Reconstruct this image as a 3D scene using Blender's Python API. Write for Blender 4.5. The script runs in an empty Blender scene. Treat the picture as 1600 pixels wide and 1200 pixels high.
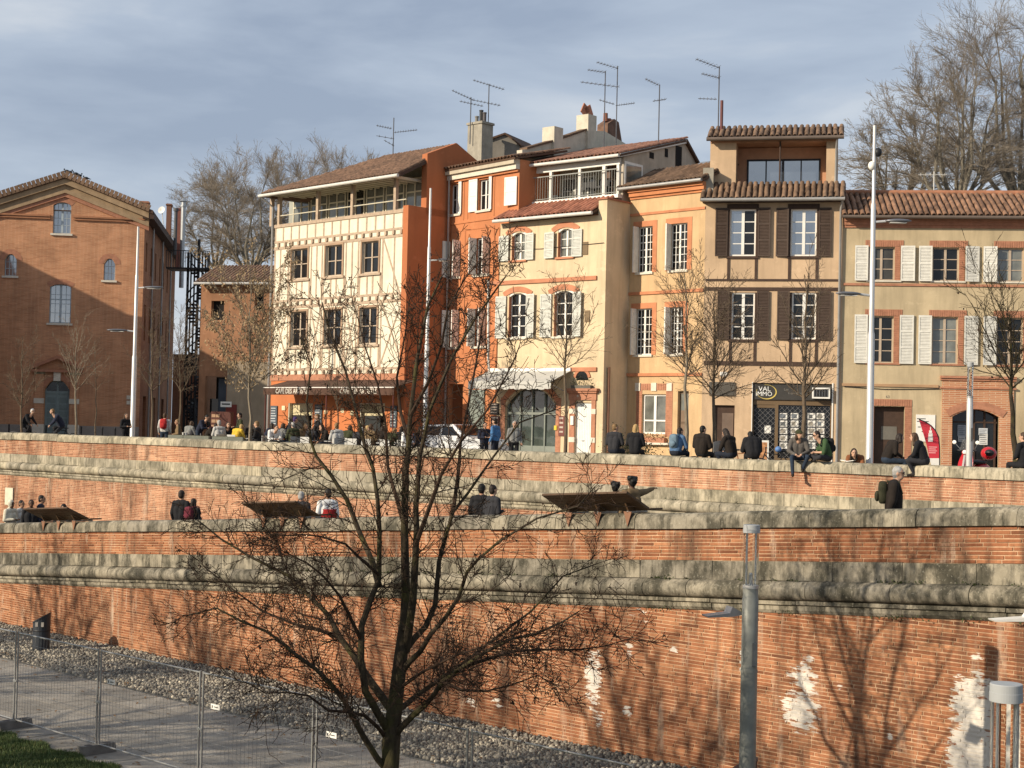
import bpy, bmesh, math, random
import numpy as np
from mathutils import Vector, Matrix
R = math.radians
# ------------------------------------------------------------------ camera
scn = bpy.context.scene
COL = scn.collection
FPX = 2400.0                       # focal length in photo pixels (1600 wide)
PITCH = math.atan(64 / FPX); ROLL = math.atan(0.0225)
CAM = Vector((0, 0, 6.5))
_R0 = Vector((1, 0, 0)); _F = Vector((0, math.cos(PITCH), math.sin(PITCH))); _U0 = Vector((0, -math.sin(PITCH), math.cos(PITCH)))
_Rt = _R0 * math.cos(ROLL) + _U0 * math.sin(ROLL); _Up = -_R0 * math.sin(ROLL) + _U0 * math.cos(ROLL)
cam_d = bpy.data.cameras.new('camera'); cam = bpy.data.objects.new('camera', cam_d); COL.objects.link(cam)
cam_d.sensor_width = 36; cam_d.lens = FPX / 1600 * 36; cam_d.clip_end = 3000; cam_d.clip_start = 0.5
m = Matrix.Identity(4)
for i in range(3):
    m[i][0] = _Rt[i]; m[i][1] = _Up[i]; m[i][2] = -_F[i]; m[i][3] = CAM[i]
cam.matrix_world = m
scn.camera = cam
# ------------------------------------------------------------------ world, sun, exposure
SUN_AZ = R(28.0)      # horizontal travel direction of the light, from +x towards +y
SUN_EL = R(23.0)
w = bpy.data.worlds.new('World'); scn.world = w; w.use_nodes = True
nt = w.node_tree; nt.nodes.clear()
N = nt.nodes.new; LK = nt.links.new
out = N('ShaderNodeOutputWorld'); bg = N('ShaderNodeBackground'); LK(bg.outputs[0], out.inputs[0])
sky = N('ShaderNodeTexSky'); sky.sky_type = 'NISHITA'; sky.sun_disc = False
sky.sun_elevation = SUN_EL; sky.sun_rotation = math.atan2(-math.cos(SUN_AZ), -math.sin(SUN_AZ)); sky.altitude = 150; sky.air_density = 1.2; sky.dust_density = 1.5
tc = N('ShaderNodeTexCoord'); mp = N('ShaderNodeMapping'); mp.inputs['Scale'].default_value = (2.2, 1.2, 9.0); mp.inputs['Location'].default_value = (0.35, 0.2, 0.55)
mp.inputs['Rotation'].default_value = (0, R(-3), 0)
LK(tc.outputs['Generated'], mp.inputs['Vector'])
n1 = N('ShaderNodeTexNoise'); n1.inputs['Scale'].default_value = 1.6; n1.inputs['Detail'].default_value = 7; n1.inputs['Roughness'].default_value = .52; n1.inputs['Distortion'].default_value = .3
LK(mp.outputs[0], n1.inputs['Vector'])
rp = N('ShaderNodeValToRGB'); e = rp.color_ramp.elements
e[0].position = .34; e[0].color = (3.0, 3.6, 4.7, 1); e[1].position = .70; e[1].color = (6.6, 6.9, 7.3, 1)
el = e.new(.5); el.color = (4.1, 4.75, 5.8, 1)
LK(n1.outputs['Fac'], rp.inputs[0])
mx = N('ShaderNodeMixRGB'); mx.inputs[0].default_value = .86
LK(sky.outputs[0], mx.inputs[1]); LK(rp.outputs[0], mx.inputs[2]); LK(mx.outputs[0], bg.inputs[0])
bg.inputs[1].default_value = .1
sd = bpy.data.lights.new('sun', 'SUN'); sd.energy = 5.0; sd.angle = R(.53); sd.color = (1.0, .87, .69)
so = bpy.data.objects.new('sun', sd); COL.objects.link(so)
_d = Vector((math.cos(SUN_AZ) * math.cos(SUN_EL), math.sin(SUN_AZ) * math.cos(SUN_EL), -math.sin(SUN_EL)))
so.rotation_euler = _d.to_track_quat('-Z', 'Y').to_euler(); so.location = (-40, -20, 40)
scn.view_settings.view_transform = 'Standard'; scn.view_settings.look = 'None'; scn.view_settings.gamma = 1; scn.view_settings.use_curve_mapping = False
scn.view_settings.exposure = 0.22
scn.render.engine = 'CYCLES'
# ------------------------------------------------------------------ photo pixel -> point helpers
def ray(x, y):
    d = _F + _Rt * ((x - 800) / FPX) + _Up * ((600 - y) / FPX)
    return d / d.y
def pt(x, y, D): return CAM + ray(x, y) * D
def on_z(x, y, z):
    d = ray(x, y); return CAM + d * ((z - CAM.z) / d.z)
rnd = random.Random(7)
# ------------------------------------------------------------------ mesh builder
class MB:
    def __init__(s): s.v = []; s.f = []; s.mi = []; s.cur = 0
    def quad(s, *p):
        b = len(s.v); s.v += [tuple(q) for q in p]; s.f.append(tuple(range(b, b + len(p)))); s.mi.append(s.cur)
    def hexa(s, p):      # p: 8 points, 0-3 bottom ring, 4-7 top ring
        b = len(s.v); s.v += [tuple(q) for q in p]
        for f in ((3, 2, 1, 0), (4, 5, 6, 7), (0, 1, 5, 4), (1, 2, 6, 5), (2, 3, 7, 6), (3, 0, 4, 7)):
            s.f.append(tuple(b + i for i in f)); s.mi.append(s.cur)
    def box(s, x0, x1, y0, y1, z0, z1):
        s.hexa([(x0, y0, z0), (x1, y0, z0), (x1, y1, z0), (x0, y1, z0), (x0, y0, z1), (x1, y0, z1), (x1, y1, z1), (x0, y1, z1)])
    def bar(s, p, q, wx, wy, up=(0, 0, 1)):     # square bar from p to q
        p = Vector(p); q = Vector(q); d = (q - p).normalized(); up = Vector(up)
        if abs(d.dot(up)) > .95: up = Vector((0, 1, 0)) if abs(d.y) < .9 else Vector((1, 0, 0))
        a = d.cross(up).normalized() * wx / 2; b = a.cross(d).normalized() * wy / 2
        s.hexa([p - a - b, p + a - b, p + a + b, p - a + b, q - a - b, q + a - b, q + a + b, q - a + b])
    def tube(s, pts, rad, n=6, cap=True):
        pts = [Vector(p) for p in pts]; b0 = len(s.v); k = len(pts)
        if not hasattr(rad, '__len__'): rad = [rad] * k
        ref = None
        for i, p in enumerate(pts):
            d = (pts[min(i + 1, k - 1)] - pts[max(i - 1, 0)])
            if d.length < 1e-9: d = Vector((0, 0, 1))
            d.normalize()
            if ref is None: ref = Vector((1, 0, 0)) if abs(d.x) < .8 else Vector((0, 1, 0))
            a = (ref - d * ref.dot(d)).normalized(); c = d.cross(a); ref = a
            for j in range(n):
                t = 2 * math.pi * j / n
                s.v.append(tuple(p + (a * math.cos(t) + c * math.sin(t)) * rad[i]))
        for i in range(k - 1):
            for j in range(n):
                s.f.append((b0 + i * n + j, b0 + i * n + (j + 1) % n, b0 + (i + 1) * n + (j + 1) % n, b0 + (i + 1) * n + j)); s.mi.append(s.cur)
        if cap:
            s.f.append(tuple(b0 + j for j in reversed(range(n)))); s.mi.append(s.cur)
            s.f.append(tuple(b0 + (k - 1) * n + j for j in range(n))); s.mi.append(s.cur)
    def lathe(s, prof, c, n=16):                 # prof [(r,z)], around vertical axis at c
        b0 = len(s.v); k = len(prof)
        for r, z in prof:
            for j in range(n):
                t = 2 * math.pi * j / n; s.v.append((c[0] + r * math.cos(t), c[1] + r * math.sin(t), c[2] + z))
        for i in range(k - 1):
            for j in range(n):
                s.f.append((b0 + i * n + j, b0 + i * n + (j + 1) % n, b0 + (i + 1) * n + (j + 1) % n, b0 + (i + 1) * n + j)); s.mi.append(s.cur)
        s.f.append(tuple(b0 + j for j in reversed(range(n)))); s.mi.append(s.cur)
        s.f.append(tuple(b0 + (k - 1) * n + j for j in range(n))); s.mi.append(s.cur)
    def prism(s, poly, off):                     # planar polygon (world points) extruded by vector off
        b = len(s.v); n = len(poly); off = Vector(off)
        s.v += [tuple(Vector(p)) for p in poly] + [tuple(Vector(p) + off) for p in poly]
        s.f.append(tuple(range(b, b + n))); s.mi.append(s.cur)
        s.f.append(tuple(reversed(range(b + n, b + 2 * n)))); s.mi.append(s.cur)
        for i in range(n):
            j = (i + 1) % n; s.f.append((b + i, b + n + i, b + n + j, b + j)); s.mi.append(s.cur)
    def ell(s, c, r, nu=10, nv=7, rot=None):
        b = len(s.v); c = Vector(c)
        for i in range(nv + 1):
            ph = math.pi * i / nv
            for j in range(nu):
                t = 2 * math.pi * j / nu
                q = Vector((r[0] * math.sin(ph) * math.cos(t), r[1] * math.sin(ph) * math.sin(t), r[2] * math.cos(ph)))
                if rot: q = rot @ q
                s.v.append(tuple(c + q))
        for i in range(nv):
            for j in range(nu):
                s.f.append((b + i * nu + j, b + (i + 1) * nu + j, b + (i + 1) * nu + (j + 1) % nu, b + i * nu + (j + 1) % nu)); s.mi.append(s.cur)
    def mesh(s, name, mats, off=(0, 0, 0), smooth=False):
        me = bpy.data.meshes.new(name)
        if off != (0, 0, 0):
            ox, oy, oz = off; vv = [(a - ox, b - oy, c - oz) for a, b, c in s.v]
        else: vv = s.v
        me.from_pydata(vv, [], s.f)
        if not isinstance(mats, (list, tuple)): mats = [mats]
        for mm in mats: me.materials.append(mm)
        if len(mats) > 1: me.polygons.foreach_set('material_index', s.mi)
        bm = bmesh.new(); bm.from_mesh(me)
        bmesh.ops.recalc_face_normals(bm, faces=bm.faces); bm.to_mesh(me); bm.free()
        if smooth: me.polygons.foreach_set('use_smooth', [True] * len(me.polygons))
        me.update(); return me
ORG = {}
def tag(o, label=None, cat=None, group=None, kind=None):
    if label: o['label'] = label
    if cat: o['category'] = cat
    if group: o['group'] = group
    if kind: o['kind'] = kind
    return o
def thing(name, loc, label, cat, group=None):
    o = bpy.data.objects.new(name, None); COL.objects.link(o); o.location = loc; o.empty_display_size = .3
    ORG[o.name] = Vector(loc); return tag(o, label, cat, group)
def link(name, me, parent=None, loc=None):
    o = bpy.data.objects.new(name, me); COL.objects.link(o)
    if parent: o.parent = parent
    if loc is not None: o.location = loc
    return o
def root_org(p):
    q = Vector((0, 0, 0))
    while p is not None: q = q + p.location; p = p.parent
    return q
def obj(name, mb, mats, parent=None, smooth=False, org=None):
    """world-coordinate builder -> one mesh object; the vertices are stored relative to its parent (or org)"""
    po = tuple(root_org(parent)) if parent else tuple(org or (0, 0, 0))
    me = mb.mesh(name, mats, po, smooth)
    if smooth: me.set_sharp_from_angle(angle=R(45))
    o = link(name, me, parent)
    if not parent: o.location = po
    return o
def copy_tree(o, parent=None):
    c = o.copy(); COL.objects.link(c); c.parent = parent
    for ch in list(o.children): copy_tree(ch, c)
    return c
# ------------------------------------------------------------------ materials
def nodes(name):
    mt = bpy.data.materials.new(name); mt.use_nodes = True; t = mt.node_tree
    return mt, t, t.nodes['Principled BSDF'], t.nodes.new, t.links.new
def mapped(t, scale):
    g = t.nodes.new('ShaderNodeNewGeometry'); mp = t.nodes.new('ShaderNodeMapping'); mp.inputs['Scale'].default_value = scale
    t.links.new(g.outputs['Position'], mp.inputs['Vector']); return mp.outputs[0]
def noise(t, vec, scale, detail=5, rough=.55):
    n = t.nodes.new('ShaderNodeTexNoise'); n.inputs['Scale'].default_value = scale; n.inputs['Detail'].default_value = detail; n.inputs['Roughness'].default_value = rough
    t.links.new(vec, n.inputs['Vector']); return n.outputs['Fac']
def ramp(t, fac, stops):
    r = t.nodes.new('ShaderNodeValToRGB'); e = r.color_ramp.elements
    while len(e) < len(stops): e.new(.5)
    for k, (p, c) in enumerate(stops):
        e[k].position = p; e[k].color = (*c, 1) if len(c) == 3 else c
    t.links.new(fac, r.inputs[0]); return r.outputs[0]
def mix(t, fac, a, b, mode='MIX'):
    n = t.nodes.new('ShaderNodeMixRGB'); n.blend_type = mode
    for i, x in ((0, fac), (1, a), (2, b)):
        if hasattr(x, 'links') or hasattr(x, 'is_linked'): t.links.new(x, n.inputs[i])
        elif i == 0: n.inputs[0].default_value = x
        else: n.inputs[i].default_value = (*x, 1) if len(x) == 3 else x
    return n.outputs[0]
def bump(t, b, h, strength=.3, dist=.02):
    n = t.nodes.new('ShaderNodeBump'); n.inputs['Strength'].default_value = strength; n.inputs['Distance'].default_value = dist
    t.links.new(h, n.inputs['Height']); t.links.new(n.outputs[0], b.inputs['Normal'])
_MC = {}
def M(name, col, rough=.8, var=.18, scale=2.0, bmp=.25, bscale=30, metal=0.0, streak=0.0, rndv=0.0, spec=.3):
    if name in _MC: return _MC[name]
    mt, t, b, N, L = nodes(name)
    c0 = tuple(max(0, x * (1 - var)) for x in col); c1 = tuple(min(1, x * (1 + var * .7)) for x in col)
    v = mapped(t, (1, 1, 1)); f = noise(t, v, scale, 6)
    c = ramp(t, f, [(.3, c0), (.7, c1)])
    if streak:
        f2 = noise(t, mapped(t, (3, 3, .35)), 1.2, 6, .62)
        c = mix(t, ramp(t, f2, [(.45, (0, 0, 0)), (.75, (streak,) * 3)]), c, tuple(x * .45 for x in col))
    if streak:
        f5 = noise(t, v, .45, 8, .66); c = mix(t, ramp(t, f5, [(.46, (0, 0, 0)), (.60, (.28,) * 3), (.75, (.38,) * 3)]), c, tuple(x * .62 for x in col))
        f6 = noise(t, mapped(t, (1.6, 1.6, 2.4)), 1.1, 9, .72); c = mix(t, ramp(t, f6, [(.58, (0, 0, 0)), (.64, (.30,) * 3)]), c, tuple(min(1, x * 1.22 + .03) for x in col))
    if rndv:
        oi = N('ShaderNodeObjectInfo'); c = mix(t, 1.0, c, ramp(t, oi.outputs['Random'], [(0, (1 - rndv,) * 3), (1, (1 + rndv * .4,) * 3)]), 'MULTIPLY')
    L(c, b.inputs['Base Color']); b.inputs['Roughness'].default_value = rough; b.inputs['Metallic'].default_value = metal
    b.inputs['Specular IOR Level'].default_value = spec
    if bmp: bump(t, b, noise(t, v, bscale, 4), bmp)
    _MC[name] = mt; return mt
def facade_mat(name, dir2, kind, **k):
    """brick laid in courses on a vertical plane that runs along dir2 (procedural, for faraway masonry)"""
    mt, t, b, N, L = nodes(name)
    g = N('ShaderNodeNewGeometry'); d = N('ShaderNodeVectorMath'); d.operation = 'DOT_PRODUCT'; d.inputs[1].default_value = (dir2[0], dir2[1], 0)
    L(g.outputs['Position'], d.inputs[0]); sx = N('ShaderNodeSeparateXYZ'); L(g.outputs['Position'], sx.inputs[0])
    cb = N('ShaderNodeCombineXYZ'); L(d.outputs['Value'], cb.inputs[0]); L(sx.outputs['Z'], cb.inputs[1])
    br = N('ShaderNodeTexBrick'); L(cb.outputs[0], br.inputs['Vector'])
    br.inputs['Scale'].default_value = 1; br.inputs['Brick Width'].default_value = k.get('bw', .42); br.inputs['Row Height'].default_value = k.get('rh', .07)
    br.inputs['Mortar Size'].default_value = .010; br.inputs['Mortar Smooth'].default_value = .3; br.inputs['Bias'].default_value = 0
    br.inputs['Color1'].default_value = (*k['c1'], 1); br.inputs['Color2'].default_value = (*k['c2'], 1); br.inputs['Mortar'].default_value = (*k['m'], 1)
    v = mapped(t, (1, 1, 1)); f = noise(t, v, .9, 7, .6)
    c = mix(t, 1.0, br.outputs['Color'], ramp(t, f, [(.3, (.78, .76, .74)), (.7, (1.12, 1.1, 1.08))]), 'MULTIPLY')
    f2 = noise(t, mapped(t, (2.5, 2.5, .3)), 1.0, 6, .62)
    c = mix(t, ramp(t, f2, [(.5, (0, 0, 0)), (.8, (.35,) * 3)]), c, (.10, .06, .045))
    L(c, b.inputs['Base Color']); b.inputs['Roughness'].default_value = .9; b.inputs['Specular IOR Level'].default_value = .2
    bump(t, b, br.outputs['Fac'], -.5, .012)
    return mt
# ------------------------------------------------------------------ vertical plane with local coords (a along, z up, o outwards)
class Fac:
    def __init__(s, p, ang):
        s.p = Vector((p[0], p[1], 0)); s.u = Vector((math.cos(ang), math.sin(ang), 0)); s.n = Vector((s.u.y, -s.u.x, 0)); s.ang = ang
    def w(s, a, z, o=0.0): return s.p + s.u * a + s.n * o + Vector((0, 0, z))
    def px(s, x, y, o=0.0):
        d = ray(x, y); q = s.p + s.n * o
        t = (q - CAM).dot(s.n) / d.dot(s.n); h = CAM + d * t
        return (h - s.p).dot(s.u), h.z
    def rect(s, x0, y0, x1, y1, o=0.0):
        xm, ym = (x0 + x1) / 2, (y0 + y1) / 2
        return s.px(x0, ym, o)[0], s.px(xm, y1, o)[1], s.px(x1, ym, o)[0], s.px(xm, y0, o)[1]
    def box(s, mb, a0, a1, z0, z1, o0, o1):
        mb.hexa([s.w(a0, z0, o0), s.w(a1, z0, o0), s.w(a1, z0, o1), s.w(a0, z0, o1), s.w(a0, z1, o0), s.w(a1, z1, o0), s.w(a1, z1, o1), s.w(a0, z1, o1)])
    def sweep(s, mb, prof, a0, a1, zf=lambda a: 0, seg=1):   # profile [(o, dz)] closed loop swept along a
        n = len(prof); b = len(mb.v)
        for k in range(seg + 1):
            a = a0 + (a1 - a0) * k / seg; z = zf(a)
            mb.v += [tuple(s.w(a, z + dz, o)) for o, dz in prof]
        for k in range(seg):
            for j in range(n):
                mb.f.append((b + k * n + j, b + k * n + (j + 1) % n, b + (k + 1) * n + (j + 1) % n, b + (k + 1) * n + j)); mb.mi.append(mb.cur)
        mb.f.append(tuple(b + j for j in reversed(range(n)))); mb.mi.append(mb.cur)
        mb.f.append(tuple(b + seg * n + j for j in range(n))); mb.mi.append(mb.cur)
    def wall(s, mb, a0, a1, z0, z1, holes, depth=.2, o=0.0, top=None):
        """front face with rectangular openings and their reveals; top(a) optional sloping upper edge is handled by the caller"""
        A = sorted({round(v, 4) for h in holes for v in (h[0], h[2]) if a0 < v < a1} | {a0, a1})
        Z = sorted({round(v, 4) for h in holes for v in (h[1], h[3]) if z0 < v < z1} | {z0, z1})
        for i in range(len(A) - 1):
            for j in range(len(Z) - 1):
                ca, cz = (A[i] + A[i + 1]) / 2, (Z[j] + Z[j + 1]) / 2
                if any(h[0] < ca < h[2] and h[1] < cz < h[3] for h in holes): continue
                mb.quad(s.w(A[i], Z[j], o), s.w(A[i + 1], Z[j], o), s.w(A[i + 1], Z[j + 1], o), s.w(A[i], Z[j + 1], o))
        for h in holes:
            b0, c0, b1, c1 = max(h[0], a0), max(h[1], z0), min(h[2], a1), min(h[3], z1)
            mb.quad(s.w(b0, c0, o), s.w(b0, c1, o), s.w(b0, c1, o - depth), s.w(b0, c0, o - depth))
            mb.quad(s.w(b1, c0, o), s.w(b1, c1, o), s.w(b1, c1, o - depth), s.w(b1, c0, o - depth))
            mb.quad(s.w(b0, c0, o), s.w(b1, c0, o), s.w(b1, c0, o - depth), s.w(b0, c0, o - depth))
            mb.quad(s.w(b0, c1, o), s.w(b1, c1, o), s.w(b1, c1, o - depth), s.w(b0, c1, o - depth))
def fac_px(x, D, deg): 
    p = pt(x, 664 + .0225 * (x - 800), D); return Fac((p.x, p.y), R(deg))
def fac_2(x0, D0, x1, D1):
    p = pt(x0, 660, D0); q = pt(x1, 660, D1); return Fac((p.x, p.y), math.atan2(q.y - p.y, q.x - p.x)), math.hypot(q.x - p.x, q.y - p.y)
PLAZA = 5.0
# ================================================================== the setting: quay, ramp, plaza, the two retaining walls
LOW, LLEN = fac_2(0, FPX / 49.8, 1600, FPX / 95.8)
UPP, ULEN = fac_2(0, FPX / 35.5, 1600, FPX / 61.7)
def zlow(a): return 3.07 + 2.28 * a / LLEN            # coping top of the ramp wall
ZUP = 5.68
def zupp(a): return ZUP
LA0, LA1 = -7.0, LLEN + 5.0
UA0, UA1 = -9.0, ULEN + 9.0
MORTAR_PATCH = []
def stone_mat(name, c0, c1, dark, amount=.5):
    mt, t, b, N, L = nodes(name)
    v = mapped(t, (1, 1, 1)); oi = N('ShaderNodeObjectInfo')
    ad = N('ShaderNodeVectorMath'); ad.operation = 'ADD'; L(v, ad.inputs[0]); 
    c = ramp(t, noise(t, v, 3.0, 8, .6), [(.3, c0), (.7, c1)])
    c = mix(t, 1.0, c, ramp(t, oi.outputs['Random'], [(0, (.80, .80, .82)), (1, (1.12, 1.10, 1.05))]), 'MULTIPLY')
    f = noise(t, mapped(t, (1.3, 1.3, .7)), 1.7, 9, .68)
    c = mix(t, ramp(t, f, [(.42, (0, 0, 0)), (.58, (amount,) * 3), (.8, (min(1, amount * 1.4),) * 3)]), c, dark)
    f3 = noise(t, mapped(t, (5, 5, .5)), 2.2, 7, .7)
    c = mix(t, ramp(t, f3, [(.50, (0, 0, 0)), (.68, (.75,) * 3)]), c, tuple(x * .7 for x in dark))
    f4 = noise(t, v, 22, 5, .7)
    c = mix(t, ramp(t, f4, [(.58, (0, 0, 0)), (.68, (.35,) * 3)]), c, (.55, .52, .42))
    L(c, b.inputs['Base Color']); b.inputs['Roughness'].default_value = .93; b.inputs['Specular IOR Level'].default_value = .15
    bump(t, b, noise(t, v, 16, 9, .7), .5, .022); return mt
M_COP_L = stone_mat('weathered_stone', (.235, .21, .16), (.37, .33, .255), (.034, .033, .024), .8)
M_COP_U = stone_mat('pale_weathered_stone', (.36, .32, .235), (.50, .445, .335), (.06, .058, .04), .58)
def brick_mat(name, F, lo, mid, hi, mortar=False, patches=(), topstain=None):
    """real bricks: tone from a per-brick attribute, weathering and lime stains from noise"""
    mt, t, b, N, L = nodes(name)
    v = mapped(t, (1, 1, 1))
    if mortar: c = ramp(t, noise(t, v, 6, 6), [(.3, lo), (.7, hi)])
    else:
        at = N('ShaderNodeAttribute'); at.attribute_name = 'tone'
        c = ramp(t, at.outputs['Fac'], [(0, lo), (.5, mid), (1, hi)])
        c = mix(t, 1.0, c, ramp(t, noise(t, v, 14, 6, .6), [(.3, (.82, .82, .82)), (.7, (1.12, 1.12, 1.12))]), 'MULTIPLY')
    big = noise(t, mapped(t, (.5, .5, .35)), 1.0, 6, .6)
    c = mix(t, 1.0, c, ramp(t, big, [(.28, (.46, .40, .38)), (.46, (.92, .90, .90)), (.68, (1.24, 1.28, 1.28))]), 'MULTIPLY')
    st = noise(t, mapped(t, (2.2, 2.2, .28)), 1.1, 8, .66)
    c = mix(t, ramp(t, st, [(.49, (0, 0, 0)), (.68, (.75,) * 3)]), c, (.070, .045, .032))
    lime = noise(t, mapped(t, (2.6, 2.6, .5)), 1.3, 8, .7)
    c = mix(t, ramp(t, lime, [(.55, (0, 0, 0)), (.72, (.6,) * 3)]), c, (.54, .44, .33))
    if patches:
        g = N('ShaderNodeNewGeometry'); dn = N('ShaderNodeVectorMath'); dn.operation = 'DOT_PRODUCT'; dn.inputs[1].default_value = F.u; L(g.outputs['Position'], dn.inputs[0])
        sx = N('ShaderNodeSeparateXYZ'); L(g.outputs['Position'], sx.inputs[0]); off = F.p.dot(F.u)
        # ragged edge: stretched noise along the courses
        rg = noise(t, mapped(t, (3.2, 3.2, 15)), 1.0, 3, .7)
        rag = N('ShaderNodeMath'); rag.operation = 'MULTIPLY_ADD'; L(rg, rag.inputs[0]); rag.inputs[1].default_value = 5.0; rag.inputs[2].default_value = -2.2
        prev = None
        for (a, z, ra, rz, amp) in patches:
            def mth(op, x, y):
                n = N('ShaderNodeMath'); n.operation = op
                for i, q in ((0, x), (1, y)):
                    if isinstance(q, (int, float)): n.inputs[i].default_value = q
                    else: L(q, n.inputs[i])
                return n.outputs[0]
            da = mth('DIVIDE', mth('SUBTRACT', dn.outputs['Value'], a + off), ra); dz = mth('DIVIDE', mth('SUBTRACT', sx.outputs['Z'], z), rz)
            d2 = mth('ADD', mth('MULTIPLY', da, da), mth('MULTIPLY', dz, dz))
            val = mth('SUBTRACT', amp, mth('ADD', d2, rag.outputs[0]))
            prev = val if prev is None else mth('MAXIMUM', prev, val)
        c = mix(t, ramp(t, prev, [(.0, (0, 0, 0)), (.22, (.88,) * 3)]), c, (.70, .66, .58))
    L(c, b.inputs['Base Color']); b.inputs['Roughness'].default_value = .92; b.inputs['Specular IOR Level'].default_value = .15
    bump(t, b, noise(t, v, 28, 7, .65), .5, .02); return mt
def lp(x, y): return LOW.px(x, y)
PATCH = []
for (x, y, wx, hy, amp) in ((927, 1058, 13, 48, 1.0), (938, 1125, 14, 22, .6), (980, 1112, 9, 12, .7), (984, 1015, 7, 22, .45), (1052, 1015, 8, 10, .6), (1254, 1060, 20, 26, 1.0), (1252, 1108, 26, 34, 1.05), (1266, 1030, 12, 8, .6),
                            (1524, 1110, 26, 52, 1.5), (1520, 1180, 28, 60, 1.5), (1528, 1025, 14, 9, .5), (1163, 1030, 7, 40, .7), (775, 1095, 12, 12, .5), (735, 1100, 10, 10, .5), (1000, 960, 20, 20, .3), (1585, 1130, 10, 60, .5), (1312, 1070, 6, 12, .4), (1390, 1150, 6, 10, .4)):
    a, z = lp(x, y); s_ = FPX / (LOW.w(a, z)).y
    PATCH.append((a, z, wx / s_ / .72, hy / s_, amp))
M_BR_L = brick_mat('old_brick_low_wall', LOW, (.17, .066, .034), (.31, .124, .060), (.42, .195, .098), patches=PATCH)
M_MO_L = brick_mat('lime_mortar_low_wall', LOW, (.41, .255, .15), (0, 0, 0), (.56, .375, .235), True, patches=PATCH)
M_BR_U = brick_mat('old_brick_high_wall', UPP, (.26, .115, .068), (.40, .19, .11), (.50, .27, .165))
M_MO_U = brick_mat('lime_mortar_high_wall', UPP, (.50, .33, .205), (0, 0, 0), (.64, .46, .31), True)
# ---- bricks -----------------------------------------------------------------------------------------------------
def brick_field(F, a0, a1, z_of_row, rows, bot, topf, near_key, seed, course=.07, bl=.45, bh=.0485, jo=.022, od=.011):
    """list of bricks (8 corners, tone, size key); rows are level unless z_of_row follows the coping"""
    rr = random.Random(seed); out = []
    for r in range(rows):
        a = a0 - rr.random() * bl
        while a < a1:
            ln = bl * rr.choice((1, 1, 1, 1, 1, .62, .95, 1.05)); e0, e1 = a + .5 * jo, a + ln - .5 * jo
            z0, z1 = z_of_row(r, e0), z_of_row(r, e1)
            if z0 >= bot(e0) - .02 and z0 + bh <= topf(e0) + .03:
                oo = od + rr.uniform(-.004, .006); j = [rr.uniform(-.004, .004) for _ in range(4)]
                p = [F.w(e0, z0 + j[0], -.03), F.w(e1, z1 + j[1], -.03), F.w(e1, z1 + j[1], oo), F.w(e0, z0 + j[0], oo),
                     F.w(e0, z0 + bh + j[2], -.03), F.w(e1, z1 + bh + j[3], -.03), F.w(e1, z1 + bh + j[3], oo), F.w(e0, z0 + bh + j[2], oo)]
                out.append((p, min(1, max(0, rr.gauss(.48, .20))), near_key(e0, z0)))
            a += ln
    return out
FCS = ((0, 1, 5, 4), (1, 2, 6, 5), (2, 3, 7, 6), (3, 0, 4, 7), (4, 5, 6, 7), (3, 2, 1, 0))
FCS = ((2, 3, 7, 6), (3, 0, 4, 7), (1, 2, 6, 5), (4, 5, 6, 7), (3, 2, 1, 0))
def brick_mesh(name, lst, mat, org):
    V = np.array([[tuple(q) for q in p] for p, _, _ in lst]).reshape(-1, 3) - np.array(org)
    n = len(lst); Fq = (np.arange(n)[:, None, None] * 8 + np.array(FCS)[None]).reshape(-1, 4)
    me = bpy.data.meshes.new(name); me.from_pydata(V.tolist(), [], Fq.tolist()); me.materials.append(mat)
    at = me.attributes.new('tone', 'FLOAT', 'POINT'); at.data.foreach_set('value', np.repeat([t for _, t, _ in lst], 8).astype(np.float32)); me.update(); return me
def wall_bricks(thing_, lists, mat):
    allb = [b for l in lists for b in l]; allb.sort(key=lambda b: -b[2]); near = allb[:300]; far = allb[300:]
    org = tuple(root_org(thing_))
    for b in near: link('brick', brick_mesh('brick', [b], mat, org), thing_)
    tag(link('brickwork', brick_mesh('brickwork', far, mat, org), thing_), kind='stuff')
def pxkey(F, xl=0, xr=1600):
    def k(a, z):
        p = F.w(a, z) - CAM
        x = 800 + FPX * p.dot(_Rt) / p.dot(_F); y = 600 - FPX * p.dot(_Up) / p.dot(_F)
        return (1 / p.y) if (-20 < x < 1600 and 0 < y < 1195) else (1 / p.y) * .01
    return k
def stones(F, parent, name, prof, a0, a1, zf, lo, hi, mat, seed, jit=.008, seg=3, smooth=False):
    rr = random.Random(seed); a = a0
    while a < a1:
        ln = rr.uniform(lo, hi); mb = MB(); dz = rr.uniform(-jit, jit); do = rr.uniform(-jit, jit)
        F.sweep(mb, [(o + do + rr.uniform(-.004, .004), z + dz + rr.uniform(-.004, .004)) for o, z in prof], a + .006, min(a + ln, a1) - .006, zf, seg)
        o = obj(name, mb, mat, parent); a += ln
        if smooth: 
            o.data.polygons.foreach_set('use_smooth', [True] * len(o.data.polygons)); 
            try: o.data.set_sharp_from_angle(angle=R(40))
            except Exception: pass
COPING = [(-.50, -.30), (-.50, -.07), (-.45, -.015), (-.30, .0), (-.04, .0), (.03, -.03), (.07, -.09), (.085, -.16), (.085, -.30)]
BAND = [(-.06, -1.27), (-.06, -.925), (.045, -.925), (.05, -1.27)]
TORUS = [(-.06, -1.63), (-.06, -1.275)] + [(.06 + .19 * math.sin(R(t)), -1.4525 - .1765 * math.cos(R(t))) for t in range(180, -1, -15)]
FILLET = [(-.06, -1.86), (-.06, -1.635), (.13, -1.635), (.13, -1.70), (.075, -1.72), (.075, -1.80), (.03, -1.86)]
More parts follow.
